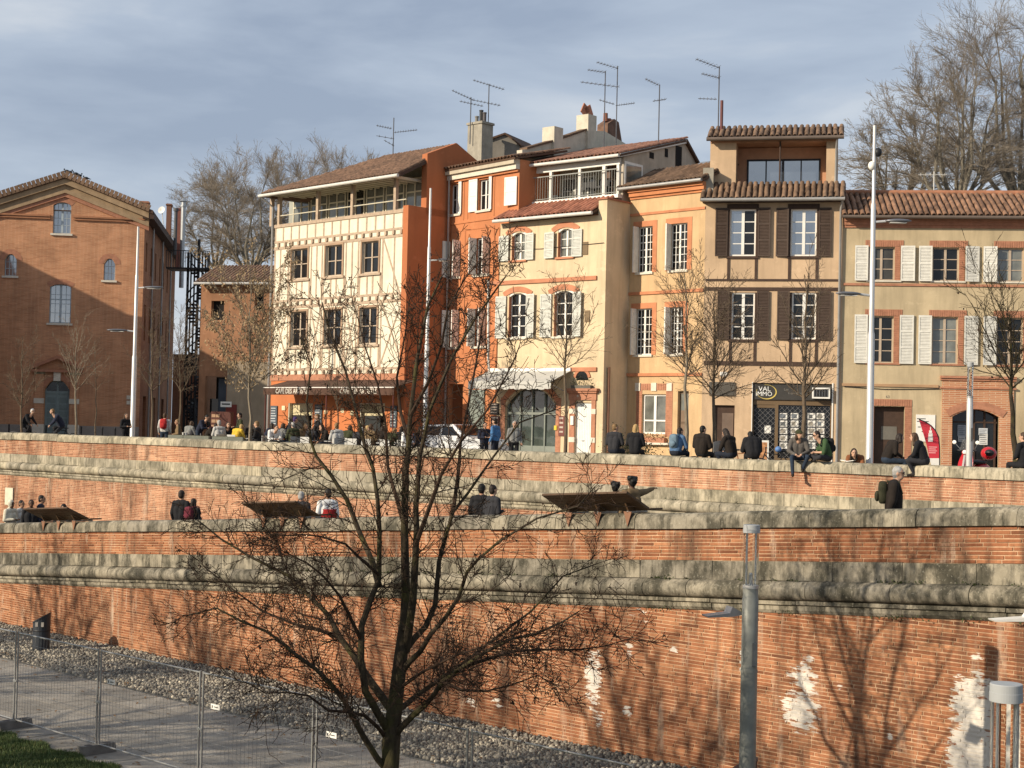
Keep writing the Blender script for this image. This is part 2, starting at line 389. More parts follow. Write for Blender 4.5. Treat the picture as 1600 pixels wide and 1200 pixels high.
def masonry(F, a0, a1, zf, mo, br, st, name, label, seed, base, rows_field):
    t = thing(name, F.w((a0 + a1) / 2, 0), label, 'wall')
    mb = MB()      # core carrying the mortar face
    pr = [(0, -.299), (-.46, -.299), (-.46, -.0)]
    k = 24
    for i in range(k):
        e0, e1 = a0 + (a1 - a0) * i / k, a0 + (a1 - a0) * (i + 1) / k
        b0, b1 = base(e0), base(e1)
        mb.hexa([F.w(e0, b0, -.46), F.w(e1, b1, -.46), F.w(e1, b1, 0), F.w(e0, b0, 0), F.w(e0, zf(e0) - .29, -.46), F.w(e1, zf(e1) - .29, -.46), F.w(e1, zf(e1) - .29, 0), F.w(e0, zf(e0) - .29, 0)])
    obj('mortar_core', mb, mo, t)
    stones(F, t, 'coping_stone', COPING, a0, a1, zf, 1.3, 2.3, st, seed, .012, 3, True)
    stones(F, t, 'band_stone', BAND, a0, a1, zf, 1.0, 1.9, st, seed + 1, .006)
    stones(F, t, 'cordon_stone', TORUS, a0, a1, zf, 1.0, 1.7, st, seed + 2, .01, 3, True)
    stones(F, t, 'fillet_stone', FILLET, a0, a1, zf, 1.2, 2.2, st, seed + 3, .006)
    key = pxkey(F)
    par = brick_field(F, a0, a1, lambda r, a: zf(a) - .92 + r * .069 + .006, 9, lambda a: zf(a) - .95, lambda a: zf(a) - .27, key, seed + 5, .069)
    fld = brick_field(F, a0, a1, lambda r, a: r * .069 + .01 + math.floor(min(base(a0), base(a1)) / .069) * .069, rows_field, base, lambda a: zf(a) - 1.80, key, seed + 6, .069)
    wall_bricks(t, [par, fld], br)
    return t
def ramp_z(a): return zlow(a) - 1.05
def upp_base(a):                     # the ramp meets the high wall
    q = UPP.w(a, 0); al = (q - LOW.p).dot(LOW.u); return min(ramp_z(al), PLAZA) - .05
wl = masonry(LOW, LA0, LA1, zlow, M_MO_L, M_BR_L, M_COP_L, 'ramp_wall', 'long low brick retaining wall with rounded grey coping above the cobbled quay', 11, lambda a: -.02, 62)
wu = masonry(UPP, UA0, UA1, zupp, M_MO_U, M_BR_U, M_COP_U, 'terrace_wall', 'upper brick retaining wall with pale stone coping where people sit, below the houses', 31, upp_base, 90)
# ---- ramp and plaza ---------------------------------------------------------------------------------------------
M_RAMP = M('ramp_asphalt', (.17, .16, .14), .95, .2, 1.5, .3, 60)
M_PLAZA = M('plaza_stone', (.26, .24, .21), .9, .2, 1.2, .2, 40)
mb = MB()
for i in range(20):
    e0, e1 = LA0 + (LA1 - LA0) * i / 20, LA0 + (LA1 - LA0) * (i + 1) / 20
    def far(a):
        q = LOW.w(a, 0, -.4); t_ = (UPP.p - q).dot(UPP.n) / LOW.n.dot(UPP.n); return q + LOW.n * t_
    f0, f1 = far(e0), far(e1)
    mb.quad(LOW.w(e0, ramp_z(e0), -.4), LOW.w(e1, ramp_z(e1), -.4), Vector((f1.x, f1.y, ramp_z(e1))) - UPP.n * .1, Vector((f0.x, f0.y, ramp_z(e0))) - UPP.n * .1)
tag(obj('ramp', mb, M_RAMP), 'paved ramp between the two retaining walls', kind='structure')
mb = MB()
mb.quad(UPP.w(-300, PLAZA, -.4), UPP.w(300, PLAZA, -.4), UPP.w(300, PLAZA, -420), UPP.w(-300, PLAZA, -420))
tag(obj('plaza', mb, M_PLAZA), 'paved square in front of the houses', kind='structure')
# ---- quay: turf sheet, path slabs, cobbles ----------------------------------------------------------------------
NPW = 0.0
def q(a, d, z=0.0): return LOW.w(a, z, d)              # d metres in front of the low wall
COB, PATH0, PATH1 = 3.40, 3.40, 8.15
M_SOIL = M('bare_soil', (.10, .085, .05), .95, .3, 3, .5, 30)
mb = MB(); mb.quad((-400, -120, -.03), (400, -120, -.03), (400, 120, -.03), (-400, 120, -.03))
tag(obj('ground', mb, M_SOIL), 'earth under the quay and the lawn', kind='structure')
M_SLAB = M('path_slab', (.31, .28, .235), .88, .22, 1.6, .35, 50, streak=.4, rndv=.2)
pth = thing('path', q(LLEN / 2, 6, 0), None, None); pth['kind'] = 'structure'; pth['label'] = 'grey slab path running along the quay'
slab = MB(); slab.box(-.741, .741, -.585, .585, -.06, 0.0); slab_me = slab.mesh('paving_slab', M_SLAB)
for r in range(4):
    a = -6.0 + (.75 if r % 2 else 0)
    while a < LLEN + 2:
        p = q(a, PATH0 + .595 + r * 1.19, rnd.uniform(-.003, .003))
        x = 800 + FPX * p.x / p.y; y = 664 + .0225 * (x - 800) + FPX * 6.5 / p.y
        if -120 < x < 1250 and y < 1290:
            o = link('paving_slab', slab_me, pth, p - pth.location); o.rotation_euler = (0, 0, LOW.ang)
        a += 1.5
M_COBBED = M('cobble_bed', (.13, .115, .09), .95, .3, 8, .4, 60)
mb = MB(); mb.quad(q(-7, 0, .005), q(LLEN + 4, 0, .005), q(LLEN + 4, COB, .005), q(-7, COB, .005))
tag(obj('cobble_bed', mb, M_COBBED), 'dark earth bed of the cobbles along the wall', kind='structure')
def cobble_mat():
    mt, t, b, N, L = nodes('river_cobble'); at = N('ShaderNodeAttribute'); at.attribute_name = 'tone'
    c = ramp(t, at.outputs['Fac'], [(0, (.075, .07, .06)), (.4, (.20, .18, .15)), (.75, (.38, .335, .26)), (1, (.62, .55, .43))])
    c = mix(t, 1.0, c, ramp(t, noise(t, mapped(t, (1, 1, 1)), .7, 5), [(.3, (.7, .7, .7)), (.7, (1.15, 1.15, 1.12))]), 'MULTIPLY')
    L(c, b.inputs['Base Color']); b.inputs['Roughness'].default_value = .75; return mt
def cobbles():
    rg = np.random.default_rng(3); sp = .102
    na, nd = int((LLEN + 6) / sp), int(COB / (sp * .86))
    ia, idd = np.meshgrid(np.arange(na), np.arange(nd), indexing='ij')
    a = -5 + (ia + .5 * (idd % 2)) * sp + rg.normal(0, .022, ia.shape); d = .04 + idd * sp * .86 + rg.normal(0, .02, ia.shape)
    a, d = a.ravel(), d.ravel(); keep = (d > .03) & (d < COB - .02)
    X = LOW.p.x + LOW.u.x * a + LOW.n.x * d; Y = LOW.p.y + LOW.u.y * a + LOW.n.y * d
    px = 800 + FPX * X / Y; keep &= (px > -40) & (px < 1150); X, Y = X[keep], Y[keep]; n = len(X)
    K = 6; base = []
    for r_, z_ in ((1.0, 0.0), (.92, .5), (.55, .92)):
        for j in range(K): base.append((r_ * math.cos(2 * math.pi * (j + .5 * (z_ > .6)) / K), r_ * math.sin(2 * math.pi * (j + .5 * (z_ > .6)) / K), z_))
    base = np.array(base + [(0, 0, 1.0)]); nb = len(base)
    fc = [(i * K + j, i * K + (j + 1) % K, (i + 1) * K + (j + 1) % K, (i + 1) * K + j) for i in range(2) for j in range(K)]
    tr = [(2 * K + j, 2 * K + (j + 1) % K, 3 * K) for j in range(K)]
    rx = rg.uniform(.036, .070, n); ry = rg.uniform(.030, .050, n); h = rg.uniform(.03, .075, n); th = rg.uniform(0, np.pi, n)
    lx = base[None, :, 0] * rx[:, None] * rg.uniform(.85, 1.15, (n, nb)); ly = base[None, :, 1] * ry[:, None] * rg.uniform(.85, 1.15, (n, nb)); lz = base[None, :, 2] * h[:, None]
    vx = X[:, None] + lx * np.cos(th)[:, None] - ly * np.sin(th)[:, None]; vy = Y[:, None] + lx * np.sin(th)[:, None] + ly * np.cos(th)[:, None]
    V = np.stack([vx, vy, lz], -1).reshape(-1, 3)
    o4 = (np.arange(n)[:, None, None] * nb)
    F_ = (o4 + np.array(fc)[None]).reshape(-1, 4).tolist() + (o4 + np.array(tr)[None]).reshape(-1, 3).tolist()
    me = bpy.data.meshes.new('cobbles'); me.from_pydata(V.tolist(), [], F_); me.materials.append(cobble_mat())
    at = me.attributes.new('tone', 'FLOAT', 'POINT'); at.data.foreach_set('value', np.repeat(rg.beta(1.6, 2.0, n), nb).astype(np.float32))
    me.polygons.foreach_set('use_smooth', [True] * len(me.polygons)); me.update()
    tag(link('cobbles', me), 'rounded grey river cobbles set in a strip at the foot of the wall', 'cobbles', kind='stuff')
cobbles()
def grass():
    rg = np.random.default_rng(5); n = 60000
    a = rg.uniform(11.5, 24, n); d = PATH1 + .01 + rg.exponential(.9, n) ; d += .12 * np.sin(a * 5) * (d < PATH1 + .3)
    X = LOW.p.x + LOW.u.x * a + LOW.n.x * d; Y = LOW.p.y + LOW.u.y * a + LOW.n.y * d
    th = rg.uniform(0, 2 * np.pi, n); h = rg.uniform(.03, .10, n); lean = rg.normal(0, .035, (n, 2)); wd = .010
    dx, dy = np.cos(th) * wd, np.sin(th) * wd
    V = np.stack([np.stack([X - dx, Y - dy, 0 * X - .01], -1), np.stack([X + dx, Y + dy, 0 * X - .01], -1), np.stack([X + lean[:, 0], Y + lean[:, 1], h], -1)], 1).reshape(-1, 3)
    F_ = (np.arange(n)[:, None] * 3 + np.arange(3)[None]).tolist()
    mt, t, b, N, L = nodes('winter_grass'); at = N('ShaderNodeAttribute'); at.attribute_name = 'tone'
    L(ramp(t, at.outputs['Fac'], [(0, (.035, .065, .014)), (.6, (.08, .12, .026)), (1, (.20, .17, .07))]), b.inputs['Base Color']); b.inputs['Roughness'].default_value = .7
    me = bpy.data.meshes.new('grass'); me.from_pydata(V.tolist(), [], F_); me.materials.append(mt)
    at = me.attributes.new('tone', 'FLOAT', 'POINT'); at.data.foreach_set('value', np.repeat(rg.beta(1.5, 2.2, n), 3).astype(np.float32)); me.update()
    tag(link('grass', me), 'short winter grass at the near edge of the path', 'grass', kind='stuff')
grass()
M_LAWN = M('lawn_soil', (.075, .085, .03), .95, .3, 4, .6, 30)
mb = MB(); mb.quad(q(-40, PATH1 - .02, -.012), q(LLEN + 10, PATH1 - .02, -.012), q(LLEN + 10, 40, -.012), q(-40, 40, -.012))
tag(obj('lawn', mb, M_LAWN), 'lawn between the path and the bridge', kind='structure')

def leaf_litter():
    rr = random.Random(61); mb = MB()
    for k in range(900):
        a = rr.uniform(2, 30); d = rr.choice((rr.uniform(.1, 8.5), rr.gauss(3.4, .25), rr.gauss(8.1, .4))); p = LOW.w(a, .015 + (.06 if d < COB else 0), d); th = rr.uniform(0, 6.3); l = rr.uniform(.03, .07); u_ = Vector((math.cos(th), math.sin(th), rr.uniform(-.1, .3))) * l; v = Vector((-u_.y, u_.x, 0)) * .4
        mb.quad(p - u_, p + v, p + u_, p - v + Vector((0, 0, .01)))
    tag(obj('leaf_litter', mb, M('fallen_leaf', (.16, .09, .04), .8, .4, 6, 0)), 'fallen brown leaves scattered over path and cobbles', 'leaves', kind='stuff')
leaf_litter()
# ================================================================== houses: shared builders
def glass_mat(name, col, rough=.06, spec=1.0, ior=1.9):
    mt, t, b, N, L = nodes(name)
    c = ramp(t, noise(t, mapped(t, (1, 1, 1)), 1.3, 3), [(.35, tuple(x * .6 for x in col)), (.7, tuple(x * 1.4 for x in col))])
    L(c, b.inputs['Base Color']); b.inputs['Roughness'].default_value = rough; b.inputs['Specular IOR Level'].default_value = spec; b.inputs['IOR'].default_value = ior
    bump(t, b, noise(t, mapped(t, (1, 1, 1)), 1.5, 2), .05, .05); return mt
G_DARK = glass_mat('dark_window_glass', (.012, .013, .014), spec=.5, ior=1.5)
G_SKY = glass_mat('sky_reflecting_glass', (.05, .06, .075), ior=2.6)
G_CURT = glass_mat('curtained_glass', (.16, .165, .145), ior=1.5)
G_DIM = glass_mat('dim_curtain_glass', (.06, .058, .05), spec=.5, ior=1.5)
G_GREEN = glass_mat('shop_glass', (.06, .075, .065), ior=1.6)
W_WHITE = M('white_paint', (.74, .72, .66), .5, .08, 5, .05)
W_CREAM = M('cream_paint', (.60, .55, .42), .6, .1, 5, .08)
W_GREY = M('grey_blue_paint', (.36, .42, .45), .6, .12, 5, .1)
W_SHUT = M('white_shutter_paint', (.66, .64, .57), .65, .12, 6, .1)
W_GSHUT = M('pale_grey_shutter_paint', (.56, .56, .50), .65, .12, 6, .1)
W_BROWN = M('brown_shutter_paint', (.065, .042, .03), .6, .15, 6, .1)
W_DKBROWN = M('dark_brown_timber', (.06, .035, .024), .7, .2, 6, .2)
W_OLDWOOD = M('old_taupe_timber', (.25, .17, .115), .8, .2, 6, .3)
W_BEIGE = M('beige_window_paint', (.44, .35, .26), .7, .12, 6, .1)
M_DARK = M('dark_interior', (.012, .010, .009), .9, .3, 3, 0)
M_ZINC = M('zinc_gutter', (.36, .35, .33), .45, .12, 4, .05, metal=.4)
M_ZINCW = M('white_gutter', (.60, .58, .53), .5, .1, 4, .05)
M_BKRED = M('brick_red_trim', (.40, .185, .11), .85, .2, 6, .3)
M_STONEW = M('pale_stone_trim', (.62, .57, .47), .85, .12, 4, .2)
M_METAL = M('galvanised_metal', (.40, .41, .41), .4, .1, 5, .05, metal=.7)
M_BLACK = M('black_metal', (.018, .018, .02), .5, .2, 5, .05)
M_TERRA = M('terracotta_tile', (.30, .135, .075), .85, .3, 3.5, .35, 30, rndv=.38)
M_TERRA_OLD = M('mossy_roman_tile', (.20, .125, .078), .9, .35, 3.5, .4, 30, rndv=.42)
M_TERRA_OLD2 = M('brown_roman_tile', (.25, .14, .085), .9, .35, 3.5, .4, 30, rndv=.45)
M_TERRA_RED = M('red_roman_tile', (.40, .165, .10), .85, .3, 3.5, .35, 30, rndv=.35)
M_DECK = M('roof_deck', (.10, .06, .04), .95, .3, 5, .3)
M_CONC = M('weathered_render', (.34, .31, .25), .9, .25, 2.5, .4, streak=.5)
M_CHIMW = M('whitewashed_render', (.58, .53, .42), .9, .15, 2.5, .3, streak=.3)
def window(F, house, r, depth=.14, cols=2, rows=3, vb=0, frame=W_WHITE, glass=G_DARK, ft=.05, bar=.028, arch=0, name='window', transom=None, open_right=False, mull=.085):
    """casement window set into the opening r=(a0,z0,a1,z1): frame mesh plus one pane per light"""
    a0, z0, a1, z1 = r; mb = MB(); o0, o1 = -depth - .05, -depth
    mx_ = (a0 + a1) / 2; mz = (z0 + z1) / 2
    wn = bpy.data.objects.new(name, None)
    for (x0, x1, y0, y1) in ((a0, a0 + ft, z0, z1), (a1 - ft, a1, z0, z1), (a0 + ft, a1 - ft, z0, z0 + ft), (a0 + ft, a1 - ft, z1 - ft, z1)):
        F.box(mb, x0, x1, y0, y1, o0, o1)
    ia0, ia1, iz0, iz1 = a0 + ft, a1 - ft, z0 + ft, z1 - ft
    edges = [ia0 + (ia1 - ia0) * i / cols for i in range(cols + 1)]; lights = []
    for i in range(1, cols): F.box(mb, edges[i] - mull / 2, edges[i] + mull / 2, iz0, iz1, o0, o1 + .012)
    zt = None
    if transom: zt = iz0 + (iz1 - iz0) * transom; F.box(mb, ia0, ia1, zt - .03, zt + .03, o0 + .002, o1 + .016)
    for i in range(cols):
        c0 = edges[i] + (mull / 2 if i else 0); c1 = edges[i + 1] - (mull / 2 if i < cols - 1 else 0)
        hs = [c0 + (c1 - c0) * k / (vb + 1) for k in range(vb + 2)]
        zs = [iz0 + (iz1 - iz0) * k / rows for k in range(rows + 1)]
        for k in range(1, vb + 1): F.box(mb, hs[k] - bar / 2, hs[k] + bar / 2, iz0, iz1, o0 + .004, o1 - .004)
        for k in range(1, rows): F.box(mb, c0, c1, zs[k] - bar / 2, zs[k] + bar / 2, o0 + .006, o1 - .006)
        for k in range(vb + 1):
            for l in range(rows): lights.append((hs[k], hs[k + 1], zs[l], zs[l + 1]))
    if arch:       # segmental head: fill the two corners of the opening with frame-coloured spandrels
        for sgn in (-1, 1):
            pts = [(mx_, z1)]
            for k in range(7):
                t = k / 6; aa = mx_ + sgn * (a1 - a0) / 2 * t; pts.append((aa, z1 - arch * t * t))
            pts.append((mx_ + sgn * (a1 - a0) / 2, z1))
            mb.prism([F.w(a, z, o1 + .02) for a, z in pts], F.n * .1)
    wn = obj(name, mb, frame, house)
    for (x0, x1, y0, y1) in lights:
        m2 = MB(); F.box(m2, x0, x1, y0, y1, o0 + .015, o0 + .022); obj('pane', m2, glass, wn)
    return wn
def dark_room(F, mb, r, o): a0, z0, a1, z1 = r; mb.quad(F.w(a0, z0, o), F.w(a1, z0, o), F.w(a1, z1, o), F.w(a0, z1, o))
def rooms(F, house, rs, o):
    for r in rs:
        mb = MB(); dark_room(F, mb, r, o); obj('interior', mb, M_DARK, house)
_SR = random.Random(99)
def shutter(F, house, r, mat, o=.02, th=.035, louvre=True, panels=2, step=.055):
    a0, z0, a1, z1 = r; mb = MB(); st = .05
    F.box(mb, a0, a0 + st, z0, z1, o, o + th); F.box(mb, a1 - st, a1, z0, z1, o, o + th)
    zs = [z0 + (z1 - z0) * k / panels for k in range(panels + 1)]
    for k, z in enumerate(zs):
        y0 = z if k == 0 else z - .035; y1 = z + .07 if k == 0 else (z if k == panels else z + .035)
        if k == panels: y0 = z - .07
        F.box(mb, a0 + st, a1 - st, y0, y1, o, o + th)
    if louvre:
        z = z0 + .08
        while z < z1 - .07:
            mb.hexa([F.w(a0 + st, z, o + .028), F.w(a1 - st, z, o + .028), F.w(a1 - st, z + .006, o + .03), F.w(a0 + st, z + .006, o + .03),
                     F.w(a0 + st, z + step * .85, o + .004), F.w(a1 - st, z + step * .85, o + .004), F.w(a1 - st, z + step * .95, o + .008), F.w(a0 + st, z + step * .95, o + .008)])
            z += step
        F.box(mb, a0 + st, a1 - st, z0 + .05, z1 - .05, o, o + .003)
    else:
        F.box(mb, a0 + st, a1 - st, z0 + .05, z1 - .05, o + .004, o + .022)
    tl = _SR.uniform(-.02, .16); hinge = _SR.choice((a0, a1)); mb.v = [tuple(Vector(v) + F.n * (.01 + max(0, tl) * abs((Vector(v) - F.p).dot(F.u) - hinge))) for v in mb.v]
    return obj('shutter', mb, mat, house)
def trim(F, house, name, a0, a1, z0, z1, o, mat, o0=-.02): 
    mb = MB(); F.box(mb, a0, a1, z0, z1, o0, o); return obj(name, mb, mat, house)
def trim_px(F, house, name, x0, y0, x1, y1, th, o, mat, o0=-.02):
    """level course seen as a line (x0,y0)-(x1,y1); th in metres downwards"""
    a0, za = F.px(x0, y0); a1, zb = F.px(x1, y1); z = (za + zb) / 2
    return trim(F, house, name, a0, a1, z - th, z, o, mat, o0)
def lintel(F, house, r, n, mat, flare=.0):
    """flat arch of upright bricks"""
    a0, z0, a1, z1 = r; mb = MB(); wd = (a1 - a0) / n; rr = random.Random(int(a0 * 100))
    F.box(mb, a0, a1, z0, z1, -.05, .004)
    for i in range(n):
        e0 = a0 + i * wd; mb2 = mb
        F.box(mb, e0 + .006, e0 + wd - .006, z0 + rr.uniform(0, .012), z1 - rr.uniform(0, .02), .0, .016 + rr.uniform(0, .008))
    return obj('brick_lintel', mb, mat, house)
def jamb(F, house, a0, a1, z0, z1, mat, course=.07):
    mb = MB(); F.box(mb, a0, a1, z0, z1, -.05, .004); z = z0; k = 0
    while z < z1 - .03:
        F.box(mb, a0 + .003 + (.0 if k % 2 else .02), a1 - .003, z + .005, min(z + course - .008, z1), 0, .016); z += course; k += 1
    return obj('brick_jamb', mb, mat, house)
def arch_band(F, house, ac, zs, half, rise, th, mat, o=.03, n=12):
    """segmental arch band of thickness th over an opening of half width `half`, springing at zs"""
    mb = MB(); Rr = (half * half + rise * rise) / (2 * rise); zc = zs + rise - Rr; t0 = math.asin(min(1, half / Rr))
    for i in range(n):
        ta, tb = -t0 + 2 * t0 * i / n, -t0 + 2 * t0 * (i + 1) / n
        P = lambda t, rr_, oo: F.w(ac + rr_ * math.sin(t), zc + rr_ * math.cos(t), oo)
        mb.hexa([P(ta, Rr, -.02), P(tb, Rr, -.02), P(tb, Rr, o), P(ta, Rr, o), P(ta, Rr + th, -.02), P(tb, Rr + th, -.02), P(tb, Rr + th, o), P(ta, Rr + th, o)])
    return obj('arch_band', mb, mat, house)
def gutter(F, house, a0, a1, z, o, mat, r=.065):
    mb = MB(); mb.tube([F.w(a0, z, o), F.w((a0 + a1) / 2, z - .004, o), F.w(a1, z, o)], r, 10)
    return obj('gutter', mb, mat, house, True)
def pipe(house, pts, r, mat, name='downpipe'):
    mb = MB(); mb.tube(pts, r, 8); return obj(name, mb, mat, house, True)
def tile_mesh(name, mat, ln=.44, r=.095):
    """one canal tile: tapered half round with thickness, long axis +y (up-slope), crest +z"""
    mb = MB(); n = 6; rings = []
    for (y, rr) in ((0, r), (ln, r * .84)):
        for (q_, off) in ((rr, 0), (rr - .016, 0)):
            rings.append([(q_ * math.cos(math.pi * j / n), y, q_ * math.sin(math.pi * j / n) * 1.0) for j in range(n + 1)])
    o0, i0, o1, i1 = rings
    for j in range(n):
        mb.quad(o0[j], o0[j + 1], o1[j + 1], o1[j]); mb.quad(i0[j], i1[j], i1[j + 1], i0[j + 1]); mb.quad(o0[j], i0[j], i0[j + 1], o0[j + 1])
    me = mb.mesh(name, mat, smooth=False); me.polygons.foreach_set('use_smooth', [True] * len(me.polygons))
    try: me.set_sharp_from_angle(angle=R(50))
    except Exception: pass
    return me
def roof_tiles(F, house, a0, a1, z_eave, o_eave, length, slope, mat, joined=False, deck=True, pitch=.215, row=.36, verge=None, name='roof'):
    """Roman tile slope rising inwards from the eave line; each tile its own object unless joined. verge(a, s)->bool keeps a tile."""
    up = -F.n * math.cos(slope) + Vector((0, 0, math.sin(slope))); nrm = F.n * math.sin(slope) + Vector((0, 0, math.cos(slope)))
    e = lambda a, s, h=0: F.w(a, z_eave, o_eave) + up * s + nrm * h
    rf = None
    mb = MB()
    mb.hexa([e(a0, 0, -.10), e(a1, 0, -.10), e(a1, length, -.10), e(a0, length, -.10), e(a0, 0, -.012), e(a1, 0, -.012), e(a1, length, -.012), e(a0, length, -.012)])
    if deck: rf = obj(name, mb, M_DECK, house)
    nc = int((a1 - a0) / pitch); nr = max(1, int(math.ceil(length / row - .2))); rr = random.Random(int(abs(a0 * 71 + z_eave * 13)))
    me = tile_mesh('roof_tile', mat); Mr = Matrix.Identity(3)
    for i in range(3): Mr[i][0] = F.u[i]; Mr[i][1] = up[i]; Mr[i][2] = nrm[i]
    org = root_org(house) if rf is None else root_org(rf)
    big = MB(); tones = []
    tv = [Vector(v.co) for v in me.vertices]; tf = [tuple(p.vertices) for p in me.polygons]
    for k in range(nr):
        for c in range(nc):
            a = a0 + (c + .5) * (a1 - a0) / nc
            if verge and not verge(a, k * row + .2): continue
            p = e(a + rr.uniform(-.012, .012), k * row - .05 + rr.uniform(-.02, .02), .006 + .012)
            tilt = Matrix.Rotation(R(2.4 + rr.uniform(-1, 1)), 3, 'X'); yaw = Matrix.Rotation(R(rr.uniform(-2.5, 2.5)), 3, 'Z')
            if joined:
                b = len(big.v); mm = Mr @ yaw @ tilt
                big.v += [tuple(p + mm @ v) for v in tv]; big.f += [tuple(b + i for i in f) for f in tf]; big.mi += [0] * len(tf)
            else:
                o = link('roof_tile', me, rf if rf else house); o.location = p - org; o.rotation_euler = (Mr @ yaw @ tilt).to_euler()
    if joined:
        m2 = bpy.data.meshes.new('tiling'); oo = tuple(org); m2.from_pydata([(x - oo[0], y - oo[1], z - oo[2]) for x, y, z in big.v], [], big.f); m2.materials.append(mat)
        m2.polygons.foreach_set('use_smooth', [True] * len(m2.polygons))
        tag(link('tiling', m2, rf if rf else house), kind='stuff')
    return rf
def tone_tile(name, cols):
    mt, t, b, N, L = nodes(name); v = mapped(t, (1, 1, 1))
    c = ramp(t, noise(t, v, 5.5, 3, .7), [(.32, cols[0]), (.5, cols[1]), (.68, cols[2])])
    c = mix(t, 1.0, c, ramp(t, noise(t, v, .8, 5), [(.3, (.75, .75, .75)), (.7, (1.15, 1.12, 1.1))]), 'MULTIPLY')
    L(c, b.inputs['Base Color']); b.inputs['Roughness'].default_value = .9; return mt
M_TILE_J = tone_tile('old_brown_tiling', ((.09, .055, .035), (.20, .115, .07), (.30, .18, .11)))
M_TILE_R = tone_tile('old_red_tiling', ((.12, .062, .042), (.28, .13, .08), (.42, .21, .13)))
def chimney(house, x0, x1, y0, y1, D, mat, name='chimney', deep=.7, cap=True, ang=R(-42)):
    p = pt((x0 + x1) / 2, y1, D); q_ = pt((x0 + x1) / 2, y0, D); hw = (x1 - x0) / FPX * D / 2
    F = Fac((p.x, p.y), ang); c = abs(math.cos(ang)) + abs(math.sin(ang)) * deep / max(.01, 2 * hw); hw = hw / max(c, .5)
    mb = MB(); F.box(mb, -hw, hw, p.z, q_.z, -deep, 0)
    if cap: F.box(mb, -hw - .05, hw + .05, q_.z - .12, q_.z - .02, -deep - .05, .05)
    return obj(name, mb, mat, house), F, q_.z
def text_mesh(txt, size, mat, F, a, z, o, ext=.008, align='CENTER', name='lettering', parent=None, sx=1.0):
    cu = bpy.data.curves.new('t', 'FONT'); cu.body = txt; cu.size = size; cu.extrude = ext; cu.align_x = align; cu.align_y = 'CENTER'; cu.resolution_u = 2
    to = bpy.data.objects.new('t', cu); COL.objects.link(to)
    me = bpy.data.meshes.new_from_object(to.evaluated_get(bpy.context.evaluated_depsgraph_get()))
    bpy.data.objects.remove(to); bpy.data.curves.remove(cu)
    me.materials.clear(); me.materials.append(mat); me.name = name
    Mr = Matrix.Identity(4)
    for i in range(3): Mr[i][0] = F.u[i] * sx; Mr[i][1] = (0, 0, 1)[i]; Mr[i][2] = F.n[i]
    Mr.translation = F.w(a, z, o) - (root_org(parent) if parent else Vector((0, 0, 0))); me.transform(Mr)
    return link(name, me, parent)
# ================================================================== house positions along the street
TIM = fac_px(422, FPX / 33.0, -45)
ta1 = TIM.px(629, 500)[0]
ORG_F = Fac(tuple((TIM.w(TIM.px(634, 500)[0], 0, -2.3))[:2]), R(-50))
YEL = fac_px(775, 64.0, -40); ya1 = YEL.px(945, 500)[0]
_c = YEL.w(ya1, 0); SIDE = Fac((_c.x, _c.y), R(-40 + 90))           # right flank of the yellow house
sa1 = SIDE.px(983, 450)[0]; _c2 = SIDE.w(sa1, 0)
OCH = Fac((_c2.x, _c2.y), R(-44)); oa1 = OCH.px(1100, 450)[0]; _c3 = OCH.w(oa1, 0)
LOG = Fac((_c3.x, _c3.y), R(-12)); la1 = LOG.px(1317, 450)[0]; _c4 = LOG.w(la1, 0)
EAS = Fac((_c4.x, _c4.y), R(-7))
B = PLAZA - .03
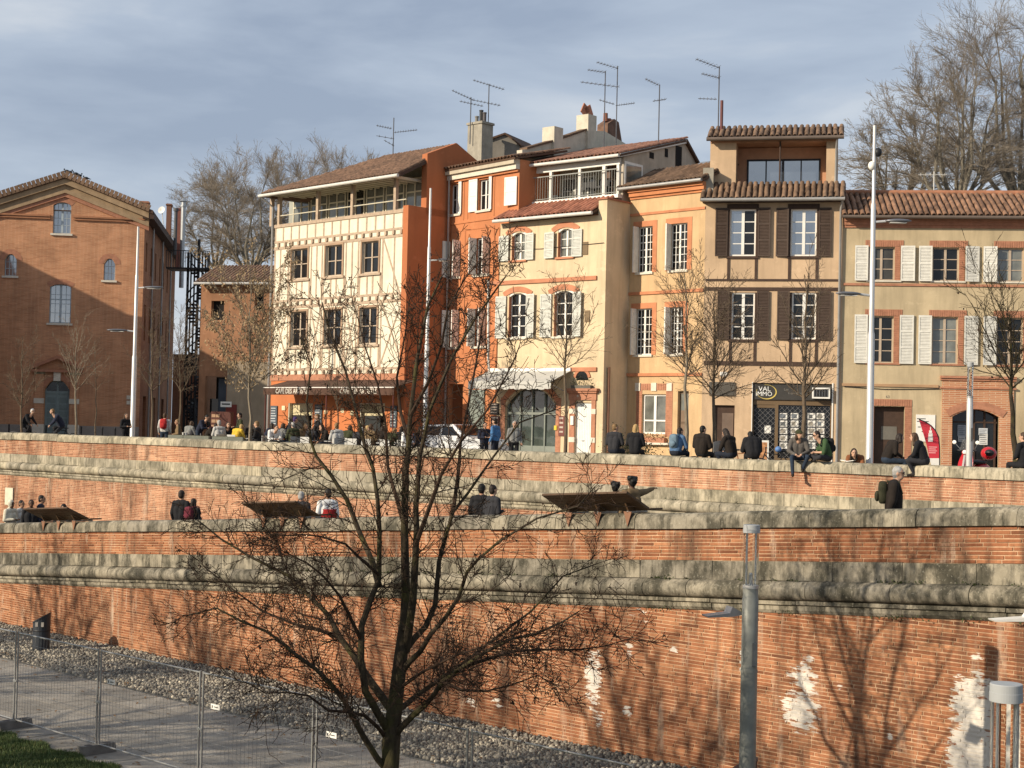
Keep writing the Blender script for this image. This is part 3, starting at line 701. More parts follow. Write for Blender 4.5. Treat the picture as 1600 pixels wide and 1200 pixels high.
# ------------------------------------------------------------------ E: long beige house, right
def house_east():
    F = EAS; st = M('beige_render', (.50, .40, .25), .92, .14, .8, .25, 30, streak=.5)
    a1 = 13.0; ztop = F.px(1330, 341)[1]
    h = thing('townhouse', F.w(a1 / 2, B, -4), 'beige two-window-high house with white louvred shutters and long tiled roof at right', 'house')
    holes = []; wins = []
    pitch = F.px(1457, 412)[0] - F.px(1357, 412)[0]
    up = F.rect(1357, 386, 1398, 438); lo = F.rect(1356, 494, 1396, 567)
    upw, low = up, lo
    for k in range(5):
        d = k * pitch
        if up[2] + d < a1 - .5:
            wins.append(((up[0] + d, up[1], up[2] + d, up[3]), 3)); wins.append(((lo[0] + d, lo[1], lo[2] + d, lo[3]), 4))
    door = F.rect(1365, 635, 1413, 740); door = (door[0], B, door[2], door[3])
    gate = F.rect(1487, 640, 1561, 740); gate = (gate[0], B, gate[2], gate[3])
    holes = [w_[0] for w_ in wins] + [door, gate]
    mb = MB(); F.wall(mb, 0, a1, B, ztop, holes, .22)
    mb.quad(F.w(0, B), F.w(0, ztop), F.w(0, ztop, -9), F.w(0, B, -9)); mb.quad(F.w(a1, B), F.w(a1, ztop), F.w(a1, ztop, -9), F.w(a1, B, -9)); mb.quad(F.w(0, B, -9), F.w(0, ztop, -9), F.w(a1, ztop, -9), F.w(a1, B, -9))
    obj('wall', mb, st, h)
    rooms(F, h, holes, -.9)
    dsh = F.px(1356, 412)[0] - F.px(1336, 412)[0]
    for (r, rows) in wins:
        window(F, h, r, .12, 2, rows, 0, W_BEIGE, (G_DARK, G_DARK, G_CURT, G_DARK, G_DIM)[int(r[0] * 7 + rows) % 5], .05, .03)
        hh = .10 if rows == 3 else .12
        jw = .21
        lintel(F, h, (r[0] - .12, r[3] + .01, r[2] + .32, r[3] + .26), 17, M_BKRED)
        jamb(F, h, r[2] + .001, r[2] + jw, r[1], r[3] + .005, M_BKRED)
        shutter(F, h, (r[0] - dsh - .03, r[1] - .02, r[0] - .02, r[3] + .05), W_SHUT, .03, panels=3 if rows == 4 else 2)
        shutter(F, h, (r[2] + jw + .01, r[1] - .02, r[2] + jw + dsh + .05, r[3] + .05), W_SHUT, .03, panels=3 if rows == 4 else 2)
        trim(F, h, 'sill', r[0] - .08, r[2] + .25, r[1] - .06, r[1], .05, M_STONEW if rows == 3 else M_BKRED)
    z = F.px(1322, 441)[1]; trim(F, h, 'string_course', .02, a1, z - .12, z - .03, .045, M_BKRED)
    z = F.px(1380, 600)[1]; trim(F, h, 'string_course', .02, F.px(1466, 600)[0], z - .1, z, .05, M('pale_brown_course', (.40, .25, .14), .9))
    for k, (d0, d1, o) in enumerate(((0, .13, .16), (.13, .26, .10), (.26, .36, .05))):
        trim(F, h, 'cornice', .01, a1, ztop - d1, ztop - d0 - .002, o, M_BKRED)
    # door with brick surround
    jamb(F, h, door[2] + .001, door[2] + .26, B, door[3] + .01, M_BKRED); jamb(F, h, door[0] - .24, door[0] - .001, B, door[3] + .01, M_BKRED)
    lintel(F, h, (door[0] - .2, door[3] + .012, door[2] + .26, door[3] + .27), 18, M_BKRED)
    mb = MB(); F.box(mb, door[0], door[2], B, door[3], -.32, -.26); obj('door', mb, W_DKBROWN, h)
    mb = MB(); F.box(mb, door[0] + .3, door[2] - .25, door[3] - 1.25, door[3] - .75, -.259, -.25); obj('notice', mb, M('dim_paper', (.14, .13, .11), .8), h)
    # brick shopfront with segmental arch
    b0 = F.px(1471, 680)[0]; b1 = F.px(1583, 680)[0]; zt = F.px(1527, 588)[1]
    mat = facade_mat('shopfront_brick', F.u, 0, c1=(.40, .16, .08), c2=(.50, .23, .12), m=(.58, .46, .32))
    mb = MB(); F.wall(mb, b0, b1, B, zt, [gate], .2, .06)
    for (x, y) in ((b0, 1), (b1, 1)): mb.quad(F.w(x, B, 0), F.w(x, zt, 0), F.w(x, zt, .06), F.w(x, B, .06))
    mb.quad(F.w(b0, zt, 0), F.w(b1, zt, 0), F.w(b1, zt, .06), F.w(b0, zt, .06)); obj('brick_front', mb, mat, h)
    for (zz, t_, o) in ((zt, .09, .16), (zt - .11, .06, .11), (zt - .42, .06, .11)): trim(F, h, 'cornice', b0 - .08, b1 + .08, zz - t_, zz, o, M_BKRED, .0)
    am, hw = (gate[0] + gate[2]) / 2, (gate[2] - gate[0]) / 2
    mb = MB()
    for sg in (-1, 1):
        P = [(am + sg * hw * k / 6, gate[3] - .28 * (k / 6) ** 2) for k in range(7)] + [(am + sg * hw, gate[3] + .0)]
        mb.prism([F.w(a, z_, .055) for a, z_ in P], F.n * -.2)
    obj('arch_spandrel', mb, mat, h)
    arch_band(F, h, am, gate[3] - .28, hw + .1, .30, .28, M_BKRED, .085, 22)
    mb = MB(); F.box(mb, gate[0], gate[2], B, gate[3], -.5, -.45); obj('glazing', mb, G_DARK, h)
    mb = MB()
    for a in (gate[0] + .03, am - .02, am + .36, gate[2] - .12): F.box(mb, a, a + .07, B, gate[3], -.45, -.40)
    F.box(mb, gate[0], gate[2], gate[3] - .5, gate[3] - .44, -.449, -.40); obj('door_frame', mb, W_DKBROWN, h)
    for (x0, y0, x1, y1, c) in ((1496, 664, 1509, 682, (.30, .33, .36)), (1497, 682, 1508, 690, (.45, .46, .46)), (1529, 669, 1543, 680, (.5, .53, .56)), (1530, 678, 1543, 695, (.62, .62, .60))):
        r = F.rect(x0, y0, x1, y1, -.4); mb = MB(); F.box(mb, r[0], r[2], r[1], r[3], -.40, -.39); p_ = obj('poster', mb, M('poster_%d' % x0, c, .7), h)
        mb = MB()
        for k in range(5): F.box(mb, r[0] + .03, r[2] - .04 - .05 * (k % 2), r[3] - .08 - k * .07, r[3] - .06 - k * .07, -.389, -.387)
        obj('print', mb, M('poster_ink', (.10, .11, .13), .8), p_)
    r = F.rect(1431, 648, 1461, 690); mb = MB(); F.box(mb, r[0], r[2], r[1], r[3], .0, .03); p_ = obj('notice_board', mb, W_WHITE, h)
    mb = MB()
    for (k0, k1, y) in ((.05, .5, .14), (.05, .66, .24), (.1, .25, .45), (.4, .5, .47), (.3, .5, .62)):
        wd = r[2] - r[0]; F.box(mb, r[0] + k0 * wd, r[0] + k1 * wd, r[3] - y - .03, r[3] - y, .03, .033)
    obj('print', mb, M_BLACK, p_)
    text_mesh('63', .14, M('number_ink', (.2, .18, .15), .8), F, *F.px(1387, 620), .005, .004, parent=h)
    z = F.px(1380, 606)[1]; pipe(h, [F.w(.1, z + .02, .03), F.w(1.6, z - .05, .03), F.w(3.0, z - .02, .03), F.w(b0 - .1, z, .03)], .013, M_BLACK, 'cable')
    # roof
    ze = ztop + .06; o = .42; L_ = 2.75; sl = R(25)
    # length so that the upper edge sits at y=297
    roof_tiles(F, h, -.12, 12.9, ze, o, 2.75, sl, M_TERRA_OLD2, name='roof', row=.36)
    gutter(F, h, -.1, 12.9, ze - .06, o + .06, M('brown_gutter', (.13, .10, .08), .5))
    mb = MB(); up = -F.n * math.cos(sl) + Vector((0, 0, math.sin(sl))); e0 = F.w(-.1, ze, o) + up * 2.75; e1 = F.w(12.9, ze, o) + up * 2.75
    mb.tube([e0 + Vector((0, 0, .06)), e1 + Vector((0, 0, .06))], .12, 10); obj('ridge', mb, M_TERRA, h, True)
    mb = MB(); mb.quad(e0, e1, e1 - F.n * 6 - Vector((0, 0, 1.8)), e0 - F.n * 6 - Vector((0, 0, 1.8))); obj('back_slope', mb, M_DECK, h)
    mb = MB(); mb.quad(F.w(0, ztop), F.w(0, ztop + .02, 0), e0 + F.u * .1, e0 + F.u * .1 - F.n * 6 - Vector((0, 0, 1.9)), F.w(0, ztop, -8.5)); obj('gable', mb, st, h)
    return h
house_east()
# ------------------------------------------------------------------ D: house with a roof loggia and brown shutters
def house_loggia():
    F = LOG; st = M('peach_render', (.57, .405, .255), .92, .12, .8, .25, 30, streak=.4); W = la1
    ztop = F.px(1200, 316)[1]
    h = thing('townhouse', F.w(W / 2, B, -4), 'narrow peach house with brown shutters and an open roof loggia above an estate agency', 'house')
    wu = [F.rect(1140.5, 327, 1181, 400), F.rect(1235.5, 327, 1276, 400)]; wl_ = [F.rect(1143, 457, 1179, 530), F.rect(1237, 457, 1275, 530)]
    door = F.rect(1113, 633, 1147, 740); door = (door[0], B, door[2], door[3])
    shop = F.rect(1175, 599, 1299, 740); shop = (shop[0], B, shop[2], shop[3])
    mb = MB(); F.wall(mb, 0, W, B, ztop, wu + wl_ + [door, shop], .2)
    mb.quad(F.w(0, B), F.w(0, ztop), F.w(0, ztop, -8), F.w(0, B, -8)); mb.quad(F.w(W, B), F.w(W, ztop), F.w(W, ztop, -8), F.w(W, B, -8)); mb.quad(F.w(0, B, -8), F.w(0, ztop, -8), F.w(W, ztop, -8), F.w(W, B, -8))
    obj('wall', mb, st, h)
    rooms(F, h, wu + wl_ + [door, shop], -.8)
    for k, r in enumerate(wu + wl_):
        g = G_SKY if k < 2 else G_DARK
        wn = window(F, h, r, .06, 2, 4, 0, W_WHITE, g, .06, .035, mull=.11)
        if k == 0:
            for pn_ in list(wn.children)[4:]: pn_.data.materials[0] = G_DARK
        sw = .47
        shutter(F, h, (r[0] - sw - .08, r[1] - .02, r[0] - .08, r[3] + .05), W_BROWN, .03, panels=3); shutter(F, h, (r[2] + .08, r[1] - .02, r[2] + sw + .08, r[3] + .05), W_BROWN, .03, panels=3)
        if k < 2: trim(F, h, 'timber_head', r[0] - .12, r[2] + .1, r[3] + .01, r[3] + .2, .035, W_DKBROWN)
        for a in (r[0] - .07, r[2] + .0): trim(F, h, 'timber_post', a, a + .07, r[1], r[3], .03, W_DKBROWN)
        trim(F, h, 'sill', r[0] - .12, r[2] + .12, r[1] - .10, r[1] - .01, .06, W_DKBROWN)
        zl = F.px(1200, 436)[1] if k < 2 else F.px(1200, 565)[1]
        for a in (r[0] - .08, r[2] - .02): trim(F, h, 'timber_post', a, a + .10, zl, r[1] - .10, .028, W_DKBROWN)
    for y, t_ in ((436, .08), (449, .13), (565, .16)):
        z = F.px(1205, y)[1]; trim(F, h, 'timber_rail', .05, W - .1, z - t_, z, .03, W_DKBROWN)
    # ground floor door
    mb = MB(); F.box(mb, door[0], door[2], B, door[3], -.2, -.14); dr = obj('door', mb, W_DKBROWN, h)
    mb = MB(); F.box(mb, door[0] + .35, door[2] - .05, B + .05, door[3] - .3, -.139, -.12); obj('door_leaf', mb, M('taupe_door', (.17, .12, .09), .6), dr)
    mb = MB(); mb.ell(F.w(door[0] + .42, B + 1.05, -.09), (.03, .03, .03)); obj('handle', mb, M_METAL, dr)
    r = F.rect(1108, 597, 1148, 618); mb = MB(); F.box(mb, r[0], r[2], r[1], r[3], 0, .06); obj('plaque', mb, M('slate_plaque', (.10, .09, .075), .7), h)
    r = F.rect(1125, 581, 1136, 588); mb = MB(); F.box(mb, r[0], r[2], r[1], r[3], 0, .02); obj('number_plate', mb, W_WHITE, h)
    # shopfront
    fr = M('shop_bronze_frame', (.15, .10, .055), .45, .1); sign = M('shop_sign_board', (.045, .042, .038), .5)
    s0 = F.rect(1180, 601, 1297, 625); mb = MB(); F.box(mb, shop[0] + .02, shop[2] - .02, s0[1], s0[3], -.12, -.03); sg = obj('sign_board', mb, sign, h)
    gold = M('sign_gold', (.60, .46, .12), .4); wht = M('sign_white', (.80, .80, .76), .5); dim = M('sign_dim', (.20, .19, .17), .6)
    cx, cz = F.px(1197, 612); mb = MB(); n = 22
    for k in range(n):      # crescent swoosh, thicker to the right and below
        t0, t1 = R(100 - 300 * k / n), R(100 - 300 * (k + 1) / n)
        f = lambda t: .012 + .035 * max(0, math.cos(t + .6)); E = lambda t, d: F.w(cx + (.36 + d) * math.cos(t), cz + (.26 + d) * math.sin(t), -.022)
        mb.quad(E(t0, 0), E(t1, 0), E(t1, f(t1)), E(t0, f(t0)))
    obj('logo_ring', mb, gold, sg)
    text_mesh('VAL', .26, wht, F, cx - .06, cz + .10, -.026, .004, parent=sg); text_mesh('IMMO', .24, wht, F, cx - .08, cz - .09, -.026, .004, parent=sg)
    a, z = F.px(1241, 610); text_mesh('Les', .13, dim, F, a - .3, z + .03, -.028, .003, parent=sg); text_mesh('Transaction', .13, dim, F, a + .06, z - .11, -.028, .003, parent=sg)
    r = F.rect(1269, 606, 1297, 623); mb = MB(); F.box(mb, r[0], r[2], r[1], r[3], -.03, .28); ac = obj('air_conditioner', mb, W_WHITE, h)
    mb = MB(); F.box(mb, r[0] + .06, r[2] - .06, r[1] + .06, r[3] - .06, .28, .285); obj('grille', mb, M_BLACK, ac)
    mb = MB()
    for k in range(6): F.box(mb, r[0] + .07 + k * .1, r[0] + .08 + k * .1, r[1] + .06, r[3] - .06, .285, .29)
    obj('grille_bar', mb, M_METAL, ac)
    zh = F.px(1240, 633)[1]; d0, d1 = F.px(1181, 680)[0], F.px(1211, 680)[0]
    mb = MB(); F.box(mb, shop[0], shop[2], zh, s0[1], -.2, -.1)
    for (a, w_) in ((shop[0], .05), (d1 - .02, .12), (shop[2] - .05, .05)): F.box(mb, a, a + w_, B, zh, -.2, -.1)
    F.box(mb, d0, d1, zh - .12, zh, -.18, -.12); F.box(mb, d1 + .1, shop[2] - .05, B, B + .5, -.2, -.1); obj('shop_frame', mb, fr, h)
    for (ea, eb) in ((shop[0] - .03, shop[0]), (shop[2], shop[2] + .05)): mb = MB(); F.box(mb, ea, eb, B, shop[3] + .03, -.02, .035); obj('shop_edge', mb, W_WHITE, h)
    for (a, b_) in ((shop[0] + .05, d1 - .02), (d1 + .1, shop[2] - .05)):
        mb = MB(); F.box(mb, a, b_, B + .3, zh, -.19, -.18); obj('shop_window', mb, G_DARK, h)
        mb = MB(); st_ = .2; zz0, zz1 = B + .35, zh - .05          # security lattice
        k = a - (zz1 - zz0)
        while k < b_:
            for sgn in (1, -1):
                x0 = k if sgn == 1 else k + (zz1 - zz0); x1 = k + (zz1 - zz0) if sgn == 1 else k
                lo_, hi_ = 0.0, 1.0
                dx = x1 - x0
                ts = sorted(((a - x0) / dx, (b_ - x0) / dx)); lo_ = max(0, ts[0]); hi_ = min(1, ts[1])
                if hi_ > lo_: mb.bar(F.w(x0 + dx * lo_, zz0 + (zz1 - zz0) * lo_, -.15), F.w(x0 + dx * hi_, zz0 + (zz1 - zz0) * hi_, -.15), .009, .009)
            k += st_
        obj('lattice', mb, M('lattice_metal', (.26, .25, .24), .5, metal=.5), h)
    rr = random.Random(4); xs = (1218, 1236, 1255, 1265, 1277)
    for j in range(5):
        for x in (1218, 1235.5, 1262, 1276):
            r = F.rect(x, 645.5 + j * 11.5, x + 12, 655 + j * 11.5, -.16); mb = MB(); F.box(mb, r[0], r[2], r[1], r[3], -.172, -.165); c_ = obj('listing_card', mb, W_WHITE, h)
            mb = MB(); F.box(mb, r[0] + .03, r[2] - rr.uniform(.05, .12), r[1] + .03, r[3] - rr.uniform(.03, .06), -.165, -.163)
            obj('photo', mb, M('card_photo_%d' % rr.randrange(5), rr.choice(((.22, .21, .18), (.12, .13, .13), (.30, .27, .22), (.16, .18, .20), (.10, .10, .085))), .6), c_)
    r = F.rect(1194.5, 665, 1204.5, 677, -.16); mb = MB(); F.box(mb, r[0], r[2], r[1], r[3], -.172, -.165); obj('door_notice', mb, W_WHITE, h)
    # lower tiled eave, loggia storey, upper roof
    roof_tiles(F, h, -.18, W + .05, ztop + .10, .42, 1.12, R(38), M_TERRA_OLD, name='lower_roof')
    gutter(F, h, -.15, W + .02, ztop + .04, .50, M_ZINC, .07)
    mb = MB(); F.box(mb, -.1, W, ztop - .02, ztop + .09, -.3, .36); obj('eave_board', mb, W_DKBROWN, h)
    ob = -.55; zb = ztop + .05
    zt2 = F.px(1210, 222, ob)[1]
    p0, p1 = F.px(1109.5, 255, ob)[0], F.px(1150, 255, ob)[0]; p2, p3 = F.px(1291, 255, ob)[0], F.px(1309, 255, ob)[0]
    for (pa, pb) in ((p0, p1), (p2, p3)): mb = MB(); F.box(mb, pa, pb, zb, zt2, -5, ob); obj('loggia_pier', mb, st, h)
    mb = MB(); F.box(mb, p1 - .01, p2 + .01, zb, zt2 - .02, -5, ob - 1.1); obj('loggia_back_wall', mb, M('pink_render', (.50, .27, .16), .9), h)
    F2 = Fac(tuple(F.w(0, 0, ob - 1.1)[:2]), F.ang); r = F2.rect(1167, 249, 1282, 300); r = (r[0], zb + .02, r[2], r[3]); 
    window(F2, h, r, -.06, 4, 1, 0, M_BLACK, G_SKY, .07, mull=.05)
    a = F.px(1219, 250, ob)[0]; mb = MB(); mb.tube([F.w(a, zb, ob + .1), F.w(a, zt2, ob + .1)], .035, 8); obj('loggia_post', mb, W_DKBROWN, h)
    mb = MB(); F.box(mb, p0, p3, zt2 - .001, zt2 + .08, -5, ob + .05); obj('loggia_ceiling', mb, M('pink_render', (.50, .27, .16), .9), h)
    mb = MB(); F.box(mb, p1, p2, zb + .0, zb + .16, ob - .03, ob + .03); obj('loggia_parapet', mb, W_DKBROWN, h)
    roof_tiles(F, h, p0 - .12, p3 + .22, zt2 + .14, ob + .35, 1.5, R(25), M_TERRA_OLD, name='upper_roof')
    gutter(F, h, p0 - .12, p3 + .22, zt2 + .08, ob + .42, M('brown_gutter', (.13, .10, .08), .5), .075)
    c, z1 = W - .12, ztop + .03
    pipe(h, [F.w(W - .06, z1, .44), F.w(W - .12, z1 - .35, .12), F.w(W - .13, B + 2, .08), F.w(W - .13, B, .08)], .05, M_ZINC)
    pipe(h, [F.w(p3 - .03, zt2 + .05, ob + .4), F.w(p3 - .06, zt2 - .3, ob + .08), F.w(p3 - .08, zb + .3, ob + .06)], .045, M_ZINC)
    # tile-capped party wall stub at left
    mb = MB(); F.box(mb, -.12, .28, ztop, F.px(1112, 262)[1], -3, .0); obj('party_wall', mb, M_CONC, h)
    return h
house_loggia()
# ------------------------------------------------------------------ C: ochre house set back between the yellow one and the loggia house
def house_ochre():
    F = OCH; W = oa1; st = M('ochre_render', (.56, .385, .21), .92, .12, .8, .25, 30, streak=.42); red = M('salmon_trim', (.50, .205, .10), .85)
    zt = F.px(1040, 291)[1]
    h = thing('townhouse', F.w(W / 2, B, -3.5), 'ochre house with salmon window surrounds, recessed beside the yellow house', 'house')
    w1 = [F.rect(996, 355, 1019.5, 427), F.rect(1047, 348, 1074, 421)]; w2 = [F.rect(992.5, 482, 1018.5, 555), F.rect(1045, 480, 1067.5, 553)]
    z_ = (w1[0][1] + w1[1][1]) / 2; zz = (w1[0][3] + w1[1][3]) / 2; w1 = [(r[0], z_, r[2], zz) for r in w1]
    z_ = (w2[0][1] + w2[1][1]) / 2; zz = (w2[0][3] + w2[1][3]) / 2; w2 = [(r[0], z_, r[2], zz) for r in w2]
    gw = F.rect(1003, 616, 1040, 678); dr = F.rect(1058, 611, 1075, 740); dr = (dr[0], B, dr[2], dr[3])
    holes = w1 + w2 + [gw, dr]
    mb = MB(); F.wall(mb, 0, W, B, zt, holes, .2); mb.quad(F.w(W, B), F.w(W, zt), F.w(W, zt, -7), F.w(W, B, -7)); mb.quad(F.w(0, B), F.w(0, zt), F.w(0, zt, -7), F.w(0, B, -7)); obj('wall', mb, st, h)
    rooms(F, h, holes, -.8)
    for r in w1 + w2:
        window(F, h, r, .1, 2, 6, 1, W_WHITE, G_DARK, .05, .025, mull=.08)
        s = .22
        mb = MB(); F.box(mb, r[0] - s, r[0] - .001, r[1], r[3] + s, -.02, .018); F.box(mb, r[2] + .001, r[2] + s, r[1], r[3] + s, -.02, .018); F.box(mb, r[0], r[2], r[3] + .001, r[3] + s, -.02, .018)
        obj('window_surround', mb, red, h)
        trim(F, h, 'sill', r[0] - .06, r[2] + .06, r[1] - .08, r[1], .07, M_STONEW)
        mb = MB(); F.box(mb, r[0] - .01, r[0] + .05, r[1], r[3], -.01, .30); obj('shutter', mb, W_SHUT, h)
    for (y, t_, o) in ((454.5, .12, .06), (583, .12, .07), (330, .10, .04)):
        z = F.px(1030, y)[1]; trim(F, h, 'string_course', .01, W, z - t_, z, o, red)
    for d0, d1, o in ((0, .14, .22), (.141, .30, .14), (.301, .40, .06)): trim(F, h, 'cornice', 0, W, zt - d1, zt - d0, o, M('orange_cornice', (.50, .20, .085), .85))
    window(F, h, gw, .1, 2, 1, 0, W_WHITE, G_CURT, .07, mull=.12, transom=.32)
    jamb(F, h, gw[0] - .3, gw[0] - .001, gw[1] - .1, gw[3] + .15, M_BKRED); jamb(F, h, gw[2] + .001, gw[2] + .34, gw[1] - .1, gw[3] + .15, M_BKRED)
    lintel(F, h, (gw[0] - .3, gw[3] + .16, gw[2] + .34, gw[3] + .42), 16, M_BKRED)
    for a in (gw[0] - .22, (gw[0] + gw[2]) / 2, gw[2] + .18): trim(F, h, 'quoin', a - .13, a + .13, gw[3] + .13, gw[3] + .45, .045, M_STONEW)
    trim(F, h, 'sill', gw[0] - .3, gw[2] + .3, gw[1] - .42, gw[1] - .34, .22, M_STONEW)
    mb = MB(); F.box(mb, gw[0] - .1, gw[2] + .1, gw[1] - .339, gw[1] - .15, .02, .2); obj('flower_box', mb, M_BKRED, h)
    mb = MB(); rr = random.Random(2)
    for k in range(260):
        p = F.w(rr.uniform(gw[0] - .15, gw[2] + .15), gw[1] - .15 + rr.uniform(-.05, .16), rr.uniform(.02, .26)); d = Vector((rr.uniform(-1, 1), rr.uniform(-1, 1), rr.uniform(-1, 1))) * .05
        mb.quad(p, p + d, p + d + Vector((d.y, -d.x, .02)))
    tag(obj('flowers', mb, M('dry_red_flowers', (.22, .07, .035), .8), h), kind='stuff')
    mb = MB(); F.box(mb, dr[0], dr[2], B, dr[3], -.2, -.15); d = obj('door', mb, M('brown_door', (.12, .08, .05), .6), h)
    mb = MB(); F.box(mb, dr[0] + .06, dr[2] - .06, dr[3] - .75, dr[3] - .1, -.149, -.14); obj('pane', mb, G_CURT, d)
    for k in range(4):
        mb = MB(); F.box(mb, dr[0] + .08, dr[2] - .08, B + .15 + k * .55, B + .6 + k * .55, -.149, -.125); obj('door_panel', mb, M('brown_door_panel', (.17, .115, .075), .6), d)
    L_ = 2.6
    roof_tiles(F, h, -.5, W + .1, zt + .08, .3, 2.3, R(23), M_TERRA_OLD, name='roof')
    gutter(F, h, -.4, W + .05, zt + .03, .36, M_ZINC, .07)
    # lead-coloured skylight strip behind
    up = -F.n * math.cos(R(23)) + Vector((0, 0, math.sin(R(23))))
    mb = MB()
    for k in range(4):
        e = F.w(1.6 + k * .55, zt + .08, .3) + up * 2.33; mb.prism([e, e + F.u * .5, e + F.u * .5 + up * .7, e + up * .7], Vector((0, 0, .06)))
    obj('skylight', mb, M('skylight_zinc', (.25, .27, .29), .35, metal=.3), h)
    mb = MB(); e0 = F.w(-.5, zt + .08, .3); mb.prism([e0 + up * 2.3, e0 + up * 2.3 + F.u * (W + .6), F.w(W + .1, zt, -6), F.w(-.5, zt, -6)], Vector((0, 0, -.05))); obj('back_slope', mb, M_DECK, h)
    return h
house_ochre()
# ------------------------------------------------------------------ yellow house with roof terrace
def pipe_pts(F, pts, o): return [F.w(*F.px(x, y, o), o) for x, y in pts]
def house_yellow():
    F = YEL; W = ya1; st = M('yellow_render', (.64, .505, .325), .92, .10, .8, .25, 30, streak=.38); red = M('rose_trim', (.47, .20, .11), .85)
    zt = (F.px(790, 352)[1] + F.px(935, 333)[1]) / 2
    h = thing('townhouse', F.w(W / 2, B, -4), 'pale yellow house with grey shutters, glazed roof terrace and grey shop awning', 'house')
    wu = [F.rect(800, 364, 821, 405), F.rect(872, 357, 895, 403)]; wl_ = [F.rect(795, 459, 822, 528), F.rect(866, 454, 895, 525)]
    lev = lambda ws: [(r[0], sum(q_[1] for q_ in ws) / len(ws), r[2], sum(q_[3] for q_ in ws) / len(ws)) for r in ws]
    wu, wl_ = lev(wu), lev(wl_)
    shop = F.rect(789, 606, 868, 740); shop = (shop[0], B, shop[2], shop[3]); door = F.rect(898, 629, 924, 740); door = (door[0], B, door[2], door[3])
    holes = wu + wl_ + [shop, door]
    zp = F.px(950, 311)[1]
    mb = MB(); F.wall(mb, 0, W, B, zt, holes, .24)
    S = SIDE
    mb.quad(F.w(W, B), F.w(W, zt), F.w(W, zt, -8), F.w(W, B, -8)); mb.quad(F.w(0, B), F.w(0, zt), F.w(0, zt, -8), F.w(0, B, -8)); mb.quad(F.w(0, zt, -.3), F.w(W, zt, -.3), F.w(W, zt, -8), F.w(0, zt, -8))
    obj('wall', mb, st, h); rooms(F, h, holes, -.9)
    mb = MB(); F.box(mb, W - .42, W - .002, zt - .05, zp, -8, -.002); obj('parapet', mb, st, h)
    mb = MB(); F.box(mb, W - .46, W + .05, zp, zp + .07, -8, .06); obj('parapet_cap', mb, M_TERRA_RED, h)
    for i, r in enumerate(wu + wl_):
        window(F, h, r, .14, 2, 3 if i < 2 else 4, 0, W_WHITE, G_DARK if i > 1 else G_CURT, .05, .03, arch=.14, mull=.09)
        ac = (r[0] + r[2]) / 2; hw = (r[2] - r[0]) / 2
        arch_band(F, h, ac, r[3] - .14, hw + .22, .20, .22, red, .03)
        trim(F, h, 'red_reveal', r[0] - .001, r[0] + .02, r[1], r[3] - .14, .02, red, -.14)
        sw = .50
        shutter(F, h, (r[0] - sw - .17, r[1] - .02, r[0] - .12, r[3] - .1), W_GSHUT, .03, panels=3); shutter(F, h, (r[2] + .03, r[1] - .02, r[2] + sw, r[3] - .06), W_GSHUT, .03, panels=3)
        trim(F, h, 'sill', r[0] - .1, r[2] + .1, r[1] - .08, r[1], .08, M_STONEW if i > 1 else red)
    for (x0, y0, x1, y1, t_) in ((768, 441, 933, 430, .16), (768, 577, 933, 572, .16)): trim_px(F, h, 'string_course', x0, y0, x1, y1, t_, .07, red)
    for (x0, y0, x1, y1) in ((911, 378, 919, 398), (914, 485, 922, 503)):
        r = F.rect(x0, y0, x1, y1); mb = MB(); F.box(mb, r[0], r[2], r[1], r[3], .0, .03); obj('vent', mb, M('vent_brown', (.20, .14, .08), .8), h)
    # shop front: arched glazed screen, red arch, awning
    ac, hw = (shop[0] + shop[2]) / 2, (shop[2] - shop[0]) / 2
    mb = MB(); F.box(mb, shop[0], shop[2], B, shop[3], -.22, -.2); obj('shop_window', mb, G_GREEN, h)
    mb = MB(); fr = M('grey_green_frame', (.20, .22, .19), .6); n = 4; zt_ = F.px(830, 646)[1]
    for k in range(n + 1): a = shop[0] + (shop[2] - shop[0] - .06) * k / n; F.box(mb, a, a + .06, B, shop[3], -.2, -.13)
    F.box(mb, shop[0], shop[2], zt_ - .05, zt_ + .05, -.199, -.12); F.box(mb, shop[0], shop[2], B, B + .7, -.199, -.14); obj('shop_frame', mb, fr, h)
    for sg in (-1, 1): jamb(F, h, *( (shop[0] - .26, shop[0] - .001) if sg < 0 else (shop[2] + .001, shop[2] + .26)), B, shop[3] - .4, M_BKRED, .22)
    mb = MB()
    for sg in (-1, 1): mb.prism([F.w(ac + sg * hw * k / 6, shop[3] + .02 - .75 * (k / 6) ** 2.2, -.01) for k in range(7)] + [F.w(ac + sg * hw, shop[3] + .02, -.01)], F.n * -.15)
    obj('arch_spandrel', mb, st, h); arch_band(F, h, ac, shop[3] - .6, hw + .02, .68, .22, red, .04, 16)
    # awning
    aw = M('grey_awning_canvas', (.46, .45, .41), .85, .1); p0, p1 = -.75, F.px(884, 580)[0]
    zA = F.px(800, 580)[1]; of = 1.35
    b0, zB = F.px(732, 597, of); b1, zB2 = F.px(861, 596, of); zB = (zB + zB2) / 2; zC = zB - .30
    mb = MB(); A = [F.w(b0, zA, .05), F.w(b1, zA, .05), F.w(b1, zB, of), F.w(b0, zB, of)]
    mb.prism(A, (0, 0, .02)); awn = obj('awning', mb, aw, h)
    mb = MB(); n = 14
    for k in range(n):
        e0, e1 = b0 + (b1 - b0) * k / n, b0 + (b1 - b0) * (k + 1) / n; dz = .03 * (k % 2)
        mb.prism([F.w(e0, zB, of), F.w(e1, zB, of), F.w(e1, zC + dz, of + .02), F.w((e0 + e1) / 2, zC - .02 + dz, of + .02), F.w(e0, zC + dz, of + .02)], F.n * .008)
    obj('valance', mb, aw, awn)
    mb = MB(); F.box(mb, b0, b1, zA - .04, zA + .12, .0, .14); obj('awning_cassette', mb, W_WHITE, awn)
    mb = MB()
